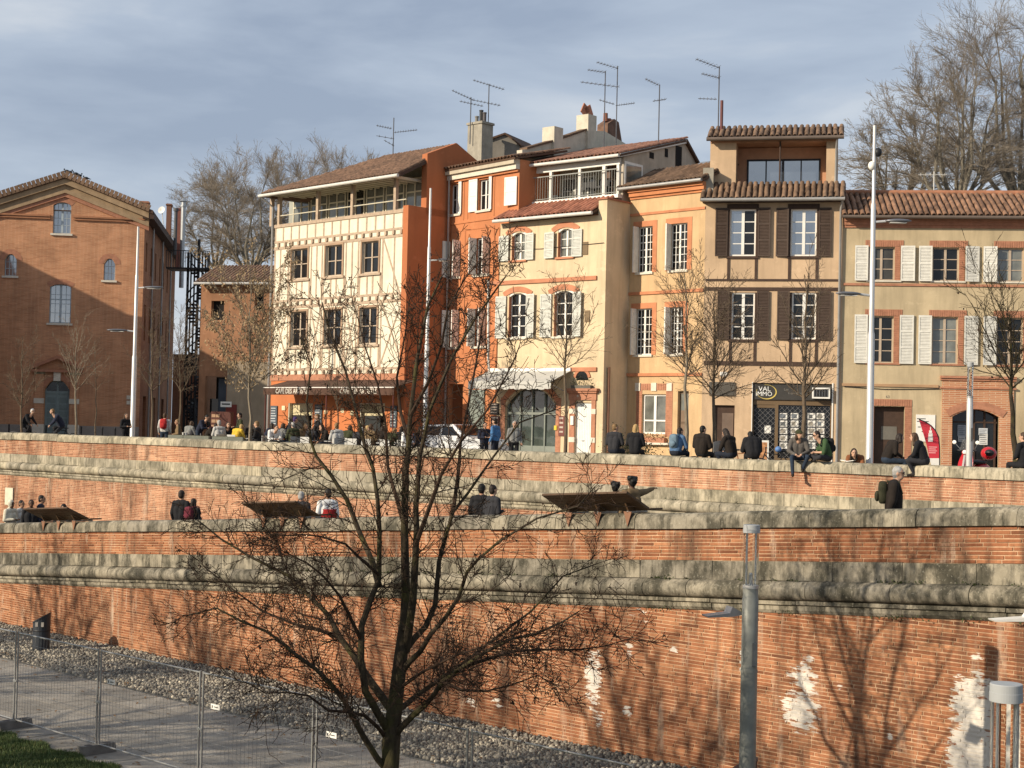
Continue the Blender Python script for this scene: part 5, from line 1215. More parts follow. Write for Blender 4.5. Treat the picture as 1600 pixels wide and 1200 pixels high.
# ------------------------------------------------------------------ brick gable-fronted building at the far left
GAB = fac_px(217.5, FPX / 26.0, 8)
GSIDE = Fac((GAB.p.x, GAB.p.y), GAB.ang + math.pi / 2)
def house_gable():
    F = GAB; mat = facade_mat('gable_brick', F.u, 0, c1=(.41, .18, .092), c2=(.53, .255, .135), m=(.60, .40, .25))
    apex = F.px(103, 283); er = F.px(217.5, 333); eW = apex[0] * 2 - 0.0        # mirrored left eave
    a0, a1 = eW, 0.0; ze = er[1]
    h = thing('brick_building', F.w(a0 / 2, B, -8), 'tall red-brick gable-fronted building with arched windows at far left', 'building')
    wins = [F.rect(83, 316, 111, 365), F.rect(7, 397, 26, 431), F.rect(162, 404, 180, 438), F.rect(77, 444, 111, 505)]
    door = F.rect(68, 594, 107, 740); door = (door[0], B, door[2], door[3])
    mb = MB(); zs = F.px(110, 340)[1]
    F.wall(mb, a0, a1, B, ze, wins + [door], .3)
    hh = [w_ for w_ in wins[:1]]
    # gable triangle with the attic window kept open: strips left, right and above the window
    w0 = wins[0]
    def zroof(a): return ze + (apex[1] - ze) * (1 - abs(a - apex[0]) / abs(apex[0]))
    top0 = w0[3]
    if top0 > ze:
        for (x0, x1, zl) in ((a0, w0[0], ze), (w0[0], w0[2], top0), (w0[2], a1, ze)):
            xs = sorted({x0, x1} | ({apex[0]} if x0 < apex[0] < x1 else set()))
            mb.quad(*([F.w(x0, zl), F.w(x1, zl)] + [F.w(x, max(zl, zroof(x))) for x in reversed(xs)]))
    obj('wall', mb, mat, h)
    smat = facade_mat('gable_shaded_brick', GSIDE.u, 0, c1=(.26, .105, .055), c2=(.34, .15, .075), m=(.36, .23, .14))  # darker copy of the front brick, the flank's shade put into its colour
    S = GSIDE; L_ = 24.0; sh = []
    for k in range(7): sh.append((1.2 + k * 3.1, ze - 3.4, 2.0 + k * 3.1, ze - 1.6)); sh.append((1.2 + k * 3.1, ze - 7.6, 2.2 + k * 3.1, ze - 5.4))
    for k in range(3): sh.append((2.0 + k * 6.5, B, 4.0 + k * 6.5, B + 2.8))
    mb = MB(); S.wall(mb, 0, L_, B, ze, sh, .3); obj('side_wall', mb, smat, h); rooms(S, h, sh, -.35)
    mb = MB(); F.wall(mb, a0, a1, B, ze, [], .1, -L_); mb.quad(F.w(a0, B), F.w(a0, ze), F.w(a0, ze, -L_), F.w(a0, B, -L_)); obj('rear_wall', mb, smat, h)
    for k in range(3): pipe(h, [S.w(4.5 + 7 * k, ze - .2, .12), S.w(4.5 + 7 * k, B, .12)], .06, M_ZINC)
    rooms(F, h, wins + [door], -1.0)
    window(F, h, wins[0], .16, 2, 4, 1, W_GREY, G_SKY, .07, .03, arch=.18, mull=.12); window(F, h, wins[3], .16, 2, 4, 1, W_GREY, G_SKY, .07, .03, arch=.2, mull=.12, transom=.62)
    for r in wins[1:3]: window(F, h, r, .2, 1, 3, 2, W_GREY, G_SKY, .05, .03, arch=.36)
    for r, hgt in ((wins[0], .2), (wins[3], .2), (wins[1], .38), (wins[2], .38)):
        mb = MB(); ac, hw = (r[0] + r[2]) / 2, (r[2] - r[0]) / 2
        for sg in (-1, 1): mb.prism([F.w(ac + sg * hw * k / 6, r[3] + .01 - hgt * (k / 6) ** 2, .001) for k in range(7)] + [F.w(ac + sg * hw, r[3] + .01, .001)], F.n * -.12)
        obj('arch_spandrel', mb, mat, h)
        arch_band(F, h, ac, r[3] - hgt, hw + .02, hgt, .3, M_BKRED, .012, 14)
        trim(F, h, 'sill', r[0] - .12, r[2] + .12, r[1] - .12, r[1], .1, M_STONEW)
    # door: grey-green panelled double leaf, fanlight, stone blocks, small pediment
    dg = M('sage_door_paint', (.20, .25, .245), .6, .12); ac, hw = (door[0] + door[2]) / 2, (door[2] - door[0]) / 2
    mb = MB(); F.box(mb, door[0], door[2], B, door[3], -.32, -.26); d = obj('door', mb, dg, h)
    zf = door[3] - .65
    for sg in (-1, 1):
        mb = MB(); F.box(mb, ac + .04 if sg > 0 else door[0] + .08, door[2] - .08 if sg > 0 else ac - .04, zf, door[3] - .12, -.26, -.25); obj('fanlight', mb, G_DARK, d)
        for k in range(6):
            z0 = B + .15 + k * .42; mb = MB(); F.box(mb, ac + .12 if sg > 0 else door[0] + .14, door[2] - .14 if sg > 0 else ac - .12, z0, z0 + .32, -.26, -.235); obj('door_panel', mb, M('sage_panel', (.155, .195, .19), .6), d)
    mb = MB(); F.box(mb, ac - .05, ac + .05, B, door[3], -.259, -.22); F.box(mb, door[0], door[2], zf - .15, zf, -.259, -.2); obj('door_rail', mb, dg, d)
    mb = MB()
    for sg in (-1, 1): mb.prism([F.w(ac + sg * hw * k / 6, door[3] + .02 - .6 * (k / 6) ** 2.3, .001) for k in range(7)] + [F.w(ac + sg * hw, door[3] + .02, .001)], F.n * -.2)
    obj('arch_spandrel', mb, mat, h); arch_band(F, h, ac, door[3] - .55, hw + .03, .58, .35, M_BKRED, .05, 16)
    for a in (door[0] - .55, door[2] + .05):
        trim(F, h, 'pilaster', a, a + .5, B, door[3] + .5, .14, mat)
        trim(F, h, 'stone_block', a - .04, a + .54, zf - .75, zf - .45, .18, M_STONEW); trim(F, h, 'stone_base', a - .08, a + .58, B, B + .95, .22, M_STONEW)
        trim(F, h, 'stone_block', a - .04, a + .54, door[3] + .35, door[3] + .6, .18, M('lichen_stone', (.25, .24, .15), .9))
    trim(F, h, 'keystone', ac - .2, ac + .2, door[3] - .05, door[3] + .5, .2, M_STONEW)
    pz = door[3] + .62; mb = MB(); pw = hw + .75
    for sg in (-1, 1): mb.prism([F.w(ac, pz + .85, .0), F.w(ac, pz + .65, .0), F.w(ac + sg * pw, pz, .0), F.w(ac + sg * pw, pz + .2, .0)], F.n * .35)
    F.box(mb, ac - pw, ac + pw, pz - .15, pz - .001, .0, .3); obj('pediment', mb, M_BKRED, h)
    trim(F, h, 'plinth', a0, door[0] - .64, B, B + .9, .06, M('grey_plinth', (.28, .25, .22), .9)); trim(F, h, 'plinth', door[2] + .64, a1, B, B + .9, .06, M('grey_plinth', (.28, .25, .22), .9))
    # cornices
    stc = M('raking_cornice_stone', (.37, .26, .155), .9, .2, 2, .3, streak=.3)
    for k, (z0, z1, o) in enumerate(((zs - .14, zs, .1), (zs, zs + .1, .16))):
        for (x0, x1) in ((a0, w0[0] - .15), (w0[2] + .15, a1)): trim(F, h, 'string_course', x0, x1, z0, z1, o, M('string_brick', (.36, .17, .09), .9))
    th = math.atan2(apex[1] - ze, abs(apex[0]))
    for sg in (-1, 1):
        E = lambda d, zz, o: F.w(apex[0] + sg * d, apex[1] + zz - math.tan(th) * d, o)
        rl = abs(apex[0]) + .25
        for (z0, z1, o, m_) in ((-.95, -.72, .10, M_BKRED), (-.72, -.50, .18, stc), (-.22, .12, .32, stc), (-.5, -.22, .12, stc)):
            mb = MB(); b0 = [E(0, z0, 0), E(rl, z0, 0), E(rl, z1, 0), E(0, z1, 0)]; mb.prism(b0, F.n * o); obj('raking_cornice', mb, m_, h)
        mb = MB(); mb.prism([E(-.05, .12, .42), E(rl + .25, .12, .42), E(rl + .25, .34, .42), E(-.05, .34, .42)], F.n * -(L_ + .6)); obj('roof', mb, M_DECK, h)
        n = int(rl / .42)
        mb = MB()
        for k in range(int(rl / .24) + 1): mb.bar(E(k * .24, .37, .44), E(k * .24 + .2, .36, .44), .4, .06, up=(F.n.x, F.n.y, 0))
        tag(obj('verge_tiles', mb, M_TERRA_OLD, h), kind='stuff')
    mb = MB(); S.box(mb, -.3, L_, ze - .35, ze + .05, -.1, .55); obj('eave', mb, W_DKBROWN, h)
    # chimneys, flue and dish along the right flank
    def stack(x0, x1, y0, y1, D, m_, dp=.7):
        c, Fc, zc = chimney(h, x0, x1, y0, y1, D, m_, ang=F.ang, deep=dp); return c, Fc, zc
    stack(217, 232, 314, 345, 97, M_BKRED); stack(258, 267, 318, 372, 106, M('old_red_stack', (.20, .10, .065), .9))
    c, Fc, zc = stack(273, 286, 325, 420, 108, M('red_render_stack', (.24, .10, .075), .9)); 
    p = pt(287, 312, 104); mb = MB(); mb.lathe([(.16, -6), (.16, -.5), (.22, -.5), (.22, -.38), (.16, -.38), (.16, -.15), (.30, -.12), (.05, .1)], p, 12); obj('flue', mb, M_METAL, h)
    p = pt(275, 330, 105); mb = MB(); mb.lathe([(.12, -3), (.12, 0), (.18, 0), (.18, .2)], p, 10); obj('flue', mb, M('dark_flue', (.10, .10, .10), .6), h)
    p = pt(252, 328, 100); mb = MB(); nn = Vector((-.3, -.9, .3)).normalized(); t1 = nn.cross(Vector((0, 0, 1))).normalized(); t2 = nn.cross(t1)
    ring = [p + (t1 * math.cos(t) + t2 * math.sin(t)) * .25 for t in [2 * math.pi * k / 16 for k in range(16)]]
    for k in range(16): mb.quad(p - nn * .09, ring[k], ring[(k + 1) % 16])
    mb.tube([p - nn * .09, p - nn * .3 - Vector((0, 0, .8))], .03, 6); obj('satellite_dish', mb, W_WHITE, h)
    for (x, y) in ((198, 618), (198, 626)):
        r = F.rect(x, y, x + 8, y + 6); mb = MB(); F.box(mb, r[0], r[2], r[1], r[3], .06, .09); obj('wall_plate', mb, M_STONEW, h)
    return h
HG = house_gable()
# ------------------------------------------------------------------ low house behind, between the brick building and the cafe
def house_low():
    F = fac_px(309, 88, -14); a1 = F.px(432, 500)[0]; zt = (F.px(312, 449)[1] + F.px(416, 441)[1]) / 2
    st = M('shaded_orange_render', (.30, .15, .08), .9, .2, 1, .3, streak=.4)  # orange render darkened, shade on this wall is part of the colour
    h = thing('low_house', F.w(a1 / 2, B, -3), 'low old house with tiled roof in the gap beside the cafe', 'house')
    gate = F.rect(309, 588, 352, 740); gate = (.4, B, gate[2], gate[3]); up = [F.rect(398, 458, 412, 485), F.rect(330, 470, 350, 500)]
    mb = MB(); F.wall(mb, 0, a1, B, zt, [gate] + up, .3); mb.quad(F.w(0, B), F.w(0, zt), F.w(0, zt, -8), F.w(0, B, -8)); obj('wall', mb, st, h); rooms(F, h, up, -.31); rooms(F, h, [gate], -1.5)
    mb = MB(); F.box(mb, gate[0] + .6, gate[2], B, gate[3] - .1, -.6, -.5); g = obj('gate_panel', mb, M('slate_gate', (.05, .06, .075), .6), h)
    mb = MB(); r = F.rect(328, 623, 341, 645, -.5); F.box(mb, r[0], r[2], r[1], r[3], -.5, -.48); obj('gate_window', mb, G_DARK, g)
    trim(F, h, 'lower_wall', gate[2] + .1, a1, B, F.px(380, 565)[1], .15, M('beige_lower_wall', (.30, .24, .17), .9, .2, 1, .3, streak=.4)); trim(F, h, 'red_panel', gate[2] + .12, gate[2] + .75, B, F.px(355, 632)[1], .2, M('dark_red_paint', (.16, .03, .022), .7))
    r = F.rect(345, 627.5, 362, 636, .2); trim(F, h, 'white_sign', r[0], r[2], r[1], r[3], .24, W_WHITE, .2)
    mb = MB(); F.box(mb, r[0] + .08, r[2] - .08, (r[1] + r[3]) / 2 - .03, (r[1] + r[3]) / 2 + .05, .24, .243); obj('print', mb, M_BLACK, h)
    roof_tiles(F, h, -.15, a1, zt + .08, .6, 3.0, R(22), M_TILE_J, joined=True, name='roof'); gutter(F, h, -.15, a1, zt + .02, .65, M_ZINC, .09)
    return h
house_low()
# ------------------------------------------------------------------ spiral fire escape
def spiral_stair():
    p = pt(305, 600, 99); cx, cy = p.x, p.y; ztop = pt(305, 398, 99).z; r = .66
    t = thing('spiral_staircase', (cx, cy, PLAZA), 'dark steel spiral fire escape against the brick building', 'staircase')
    mb = MB(); mb.tube([(cx, cy, PLAZA), (cx, cy, ztop + 1)], .09, 8); obj('centre_pole', mb, M_BLACK, t)
    z = PLAZA + .3; k = 0
    while z < ztop - 1.0:
        a = k * R(24); b_ = a + R(24); mb = MB()
        mb.prism([Vector((cx + .08 * math.cos(a), cy + .08 * math.sin(a), z)), Vector((cx + r * math.cos(a), cy + r * math.sin(a), z)), Vector((cx + r * math.cos(b_), cy + r * math.sin(b_), z)), Vector((cx + .08 * math.cos(b_), cy + .08 * math.sin(b_), z))], (0, 0, .13)); st = obj('step', mb, M_BLACK, t)
        mb = MB(); mb.tube([(cx + r * math.cos(a), cy + r * math.sin(a), z), (cx + r * math.cos(a), cy + r * math.sin(a), z + 1.05)], .018, 5); obj('baluster', mb, M_BLACK, st)
        z += .21; k += 1
    for dz in (.5, 1.05):
        mb = MB(); mb.tube([(cx + r * math.cos(i * R(12)), cy + r * math.sin(i * R(12)), PLAZA + .3 + dz + i * .105) for i in range(2 * k)], .045, 5); obj('handrail', mb, M_BLACK, t)
    for i in range(18):
        a = i * R(20); mb = MB(); mb.tube([(cx + (r + .05) * math.cos(a), cy + (r + .05) * math.sin(a), PLAZA), (cx + (r + .05) * math.cos(a), cy + (r + .05) * math.sin(a), ztop + .1)], .034, 4); obj('cage_bar', mb, M_BLACK, t)
    mb = MB(); mb.box(cx - 1.9, cx + .9, cy - .9, cy + .9, ztop - 1.02, ztop - .92); obj('landing', mb, M_BLACK, t)
    mb = MB()
    for i in range(19): x = cx - 1.9 + i * 2.8 / 18; mb.bar((x, cy - .9, ztop - .92), (x, cy - .9, ztop + .15), .03, .03)
    mb.bar((cx - 1.9, cy - .9, ztop + .15), (cx + .9, cy - .9, ztop + .15), .05, .05); obj('landing_rail', mb, M_BLACK, t)
spiral_stair()
# ------------------------------------------------------------------ roof aerials
def aerial(x, y0, y1, D, booms, label, mat=None):
    b = pt(x, y1, D); t_ = pt(x, y0, D); tp = Vector((b.x, b.y, t_.z)); e = thing('television_aerial', b, label, 'aerial', 'television aerials on the roofs'); mat = mat or M('aerial_metal', (.13, .13, .14), .5, metal=.4)
    mb = MB(); mb.tube([b - Vector((0, 0, .9)), tp], .024, 6); obj('mast', mb, mat, e)
    for (xa, ya, xb, yb, ne, el) in booms:
        p, q_ = pt(xa, ya, D), pt(xb, yb, D); d = (q_ - p).normalized(); sd_ = Vector((.25, -.97, 0)) 
        mb = MB(); mb.tube([p, q_], .014, 5)
        for k in range(ne):
            c = p.lerp(q_, (k + .5) / ne); l = el * (.7 + .5 * k / ne); mb.tube([c - Vector((d.z, 0, -d.x)) * .0 - sd_ * l / 2 + Vector((0, 0, .0)), c + sd_ * l / 2], .007, 4)
            mb.tube([c - Vector((0, 0, .05)), c + Vector((0, 0, .07))], .008, 4)
        obj('boom', mb, mat, e)
aerial(614, 184, 243, 72, ((588, 196, 612, 201, 6, .5), (588, 212, 616, 217, 3, .4), (616, 207, 652, 203, 9, .3), (600, 219, 616, 228, 3, .3)), 'leftmost television aerial, on the cafe house roof')
aerial(735, 152, 195, 70.5, ((706, 141, 741, 157, 8, .5), (718, 158, 755, 166, 7, .5)), 'lower aerial on the grey chimney with three pots')
aerial(762, 131, 228, 71, ((739, 125, 788, 140, 10, .5), (738, 156, 782, 165, 8, .5)), 'taller aerial beside the grey chimney with three pots')
aerial(944, 111, 205, 68, ((918, 109, 946, 113, 6, .6), (907, 128, 968, 136, 9, .6)), 'twin-boom aerial left of the sooty chimney')
aerial(963, 103, 200, 68.5, ((932, 97, 966, 107, 7, .6), (962, 165, 992, 161, 8, .25), (936, 156, 960, 163, 5, .3)), 'tallest aerial above the sooty chimney')
aerial(1028, 132, 265, 64, ((1008, 123, 1029, 133, 5, .5), (1020, 158, 1041, 155, 4, .5)), 'slender aerial on the gable of the yellow house')
aerial(1122, 104, 212, 60, ((1087, 92, 1124, 106, 7, .6), (1096, 115, 1125, 122, 6, .5), (1091, 154, 1120, 155, 5, .2)), 'aerial left of the loggia roof')
mb = MB(); p = pt(1127, 215, 60); mb.tube([p - Vector((0, 0, .5)), pt(1128, 157, 60)], .06, 8); e = obj('mobile_antenna', mb, M('dark_red_mast', (.14, .05, .045), .6), org=p); tag(e, 'dark red rod antenna beside the loggia roof', 'antenna')
aerial(1459, 268, 300, 66, ((1435, 273, 1480, 273, 6, .3),), 'small aerial on the long roof at right', M_ZINCW)

# dim passage wall closing the gap behind the stair
F = fac_px(268, 108, -6); w_ = F.px(345, 600)[0]; zt = F.px(300, 556)[1]
e = thing('passage_wall', F.w(w_ / 2, B), 'dark brick wall closing the gap behind the spiral fire escape', 'wall')
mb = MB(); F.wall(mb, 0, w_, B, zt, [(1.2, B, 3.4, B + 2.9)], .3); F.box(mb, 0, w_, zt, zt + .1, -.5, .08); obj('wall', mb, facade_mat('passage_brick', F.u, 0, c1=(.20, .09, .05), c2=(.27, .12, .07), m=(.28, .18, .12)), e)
mb = MB(); F.box(mb, 1.2, 3.4, B, B + 2.9, -.35, -.3); obj('passage_door', mb, M('slate_gate', (.05, .06, .075), .6), e)
# ================================================================== trees
def seg_mesh(name, segs, mat, org, sides=3):
    """tapered twig segments (p0,p1,r0,r1) as one mesh, vectorised"""
    A = np.array([s[0] for s in segs], float); Bq = np.array([s[1] for s in segs], float); r0 = np.array([s[2] for s in segs]); r1 = np.array([s[3] for s in segs])
    d = Bq - A; L = np.linalg.norm(d, axis=1, keepdims=True); d = d / np.maximum(L, 1e-6)
    ref = np.where(np.abs(d[:, :1]) < .8, [[1., 0, 0]], [[0, 1., 0]]); u = np.cross(d, ref); u /= np.linalg.norm(u, axis=1, keepdims=True); v = np.cross(d, u)
    n = len(segs); V = np.zeros((n, 2 * sides, 3))
    for j in range(sides):
        t = 2 * math.pi * j / sides; o = u * math.cos(t) + v * math.sin(t)
        V[:, j] = A - d * (r0[:, None] * .5) + o * r0[:, None]; V[:, sides + j] = Bq + o * r1[:, None]
    V = V.reshape(-1, 3) - np.array(org)
    fc = np.array([(j, (j + 1) % sides, sides + (j + 1) % sides, sides + j) for j in range(sides)])
    F_ = (np.arange(n)[:, None, None] * (2 * sides) + fc[None]).reshape(-1, 4)
    me = bpy.data.meshes.new(name); me.vertices.add(len(V)); me.vertices.foreach_set('co', V.ravel())
    me.loops.add(F_.size); me.loops.foreach_set('vertex_index', F_.ravel().astype(np.int32)); me.polygons.add(len(F_)); me.polygons.foreach_set('loop_start', (np.arange(len(F_)) * 4).astype(np.int32)); me.polygons.foreach_set('loop_total', np.full(len(F_), 4, np.int32))
    me.polygons.foreach_set('use_smooth', np.ones(len(F_), bool)); me.materials.append(mat); me.update(calc_edges=True); me.validate(); return me
def bark(name, c0, c1, moss=None):
    mt, t, b, N, L = nodes(name); v = mapped(t, (1, 1, .35)); c = ramp(t, noise(t, v, 14, 7, .65), [(.3, c0), (.7, c1)])
    if moss: c = mix(t, ramp(t, noise(t, mapped(t, (1, 1, 1)), 3, 5), [(.5, (0, 0, 0)), (.68, (.75,) * 3)]), c, moss)
    L(c, b.inputs['Base Color']); b.inputs['Roughness'].default_value = .9; b.inputs['Specular IOR Level'].default_value = .15; bump(t, b, noise(t, v, 30, 5), .6, .02); return mt
BK_MAIN = bark('dark_mossy_bark', (.022, .016, .011), (.075, .058, .038), (.07, .065, .022))
BK_TWIG = bark('dark_twig_bark', (.022, .013, .009), (.065, .042, .028))
BK_PALE = bark('pale_young_bark', (.13, .105, .075), (.27, .225, .165))
BK_BROWN = bark('brown_young_bark', (.085, .062, .042), (.17, .13, .09))
BK_PLANE = bark('grey_plane_bark', (.12, .105, .08), (.25, .225, .175))
BK_PTWIG = bark('grey_twig_bark', (.18, .15, .115), (.30, .255, .20))
def perp(d, rr):
    a = Vector((rr.gauss(0, 1), rr.gauss(0, 1), rr.gauss(0, 1))); a -= d * a.dot(d); return a.normalized()
def grow(p, d, length, r, lvl, segs, rr, P):
    """recursive twig: wobbling segments with side shoots"""
    n = P['n'][min(lvl, len(P['n']) - 1)]; sl = length / n; q = Vector(p); d = Vector(d)
    for k in range(n):
        d = (d + perp(d, rr) * P['wob'] + Vector((0, 0, P['up'] * (1 if lvl < P['max'] else .5)))).normalized(); e = q + d * sl
        ra = r * (1 - .75 * k / n); rb = r * (1 - .75 * (k + 1) / n)
        segs.append((tuple(q), tuple(e), max(ra, P['rmin']), max(rb, P['rmin'])))
        if lvl < P['max']:
            m_ = P['kids'][min(lvl, len(P['kids']) - 1)]; c = int(m_) + (rr.random() < m_ - int(m_))
            for _ in range(c):
                ang = R(rr.uniform(*P['ang'])); nd = (d * math.cos(ang) + perp(d, rr) * math.sin(ang)).normalized()
                t = rr.random(); s = q.lerp(e, t)
                grow(s, nd, length * rr.uniform(*P['len']) * (1 - .35 * k / n), max(P['rmin'], ra * P['rr']), lvl + 1, segs, rr, P)
        q = e
def tube_part(name, pts, rad, mat, par, n=8):
    mb = MB(); mb.tube(pts, rad, n); return obj(name, mb, mat, par, True)
def young_tree(x, ybase_z, D, ytop, spread, fork_y, label, seed, mat=BK_BROWN, dens=1.0, trunk_r=.07, leaves=0, lean=0.0, limbs=9, up=.05, twigmat=None, leafmat=None, group='young bare trees on the square'):
    """slim street tree: clear stem, whorled rising limbs, fine twigs"""
    rr = random.Random(seed); b = pt(x, 660, D); base = Vector((b.x, b.y, ybase_z)); tp = pt(x + lean, ytop, D); fk = pt(x, fork_y, D)
    t = thing('street_tree', base, label, 'tree', group); H = tp.z - base.z; fz = fk.z
    leader = []; k = 9
    for i in range(k + 1):
        f = i / k; leader.append(Vector((base.x + (tp.x - base.x) * f + rr.gauss(0, .03) * (f > .2), base.y + rr.gauss(0, .03) * (f > .2), base.z + H * .93 * f)))
    rad = [trunk_r * (1 - .86 * (i / k) ** .8) for i in range(k + 1)]
    tube_part('trunk', leader, rad, mat, t, 8)
    segs = []; S = spread / FPX * D; crown = tp.z - fz
    P = dict(n=(5, 4, 3, 2), wob=.13, up=up, max=2 if dens < 1.6 else 3, kids=(1.5 * dens, 1.3 * dens, .9), ang=(22, 52), len=(.30, .52), rr=.55, rmin=.0055)
    for i in range(limbs):
        f = (i + rr.random() * .6) / limbs; z = fz + crown * .72 * f * f + .02; h = (z - base.z) / (H * .93); j = min(k - 1, int(h * k)); p = leader[j].lerp(leader[j + 1], h * k - j)
        a = i * 2.4 + rr.uniform(-.4, .4); el = R(rr.uniform(28, 50) + 25 * f); d = Vector((math.cos(a) * math.cos(el), math.sin(a) * math.cos(el), math.sin(el)))
        ln = S * (1.15 - .55 * f) * rr.uniform(.85, 1.15) / max(.45, math.cos(el)) * .86
        grow(p, d, ln, max(.012, rad[j] * .5), 0, segs, rr, P)
    grow(leader[-2], Vector((0, 0, 1)), crown * .18, rad[-2], 1, segs, rr, P)
    tag(link('twigs', seg_mesh('twigs', segs, twigmat or mat, tuple(base)), t), kind='stuff')
    if leaves:
        mb = MB()
        for i in range(leaves):
            s = segs[rr.randrange(len(segs))]; p = Vector(s[1]) + Vector((rr.gauss(0, .03), rr.gauss(0, .03), rr.gauss(-.03, .03)))
            d = Vector((rr.gauss(0, .6), rr.gauss(0, .6), -1)).normalized() * rr.uniform(.07, .15); w_ = perp(d.normalized(), rr) * rr.uniform(.018, .036)
            mb.quad(p, p + d * .5 + w_, p + d, p + d * .5 - w_)
        tag(obj('dry_leaves', mb, leafmat, t), kind='stuff')
    return t
LEAF_DRY = M('dry_tan_leaves', (.33, .235, .13), .8, .35, 4, 0)
LEAF_DK = M('withered_leaves', (.05, .03, .02), .8, .4, 4, 0)
def ud(x): return UPP.px(x, 700)[0]
def plaza_D(x, back):                     # depth of a point `back` metres behind the upper wall, seen at pixel x
    q_ = UPP.p - UPP.n * back; d = ray(x, 660); t_ = (q_ - CAM).dot(UPP.n) / d.dot(UPP.n); return d.y * t_
young_tree(35, PLAZA, plaza_D(35, 3), 512, 42, 640, 'dark slender tree at the left edge in front of the brick building', 1, BK_BROWN, 1.1)
young_tree(120, PLAZA, plaza_D(120, 1.6), 497, 52, 612, 'pale slim tree with open branches in front of the sage door', 2, BK_PALE, .7, .075, limbs=10, up=.07)
young_tree(150, PLAZA, plaza_D(150, 6), 520, 30, 612, 'thin dark tree right of the sage door', 3, BK_BROWN, .6, .05, limbs=6)
young_tree(238, PLAZA, plaza_D(238, 4), 470, 56, 612, 'bare tree just right of the left tall lamp post', 4, BK_BROWN, 1.3)
young_tree(282, PLAZA, plaza_D(282, 2.2), 480, 52, 615, 'bare tree in front of the dark passage', 5, BK_BROWN, 1.2, .06)
young_tree(392, PLAZA, plaza_D(392, 1.2), 412, 92, 612, 'tree still holding tan dry leaves left of the cafe', 6, BK_PALE, 1.5, .08, leaves=4600, limbs=14, leafmat=LEAF_DRY, up=.05)
young_tree(528, PLAZA, plaza_D(528, 6), 560, 40, 640, 'small bare tree before the cafe awning', 7, BK_BROWN, .8, .05, leaves=60, leafmat=LEAF_DK)
young_tree(885, PLAZA, plaza_D(885, 1.4), 418, 62, 578, 'slim bare tree before the white door of the yellow house', 8, BK_BROWN, 1.0, .075, limbs=13)
young_tree(1073, PLAZA, plaza_D(1073, 1.5), 402, 66, 590, 'bare tree in front of the ochre house door', 9, BK_PALE, 1.3, .085, limbs=13, twigmat=BK_BROWN)
young_tree(1117, PLAZA, plaza_D(1117, 2.5), 430, 88, 625, 'dense bushy bare tree left of the estate agency', 10, BK_BROWN, 1.45, .08, limbs=15, leaves=90, leafmat=LEAF_DK)
young_tree(1258, PLAZA, plaza_D(1258, 2.0), 405, 72, 625, 'bare tree standing before the agency window', 11, BK_BROWN, 1.15, .095, limbs=12)
young_tree(1590, PLAZA, plaza_D(1590, 1.2), 470, 110, 610, 'rough-barked bare tree at the right edge', 12, BK_MAIN, 1.25, .11, limbs=13, lean=-14, leaves=60, leafmat=LEAF_DK)
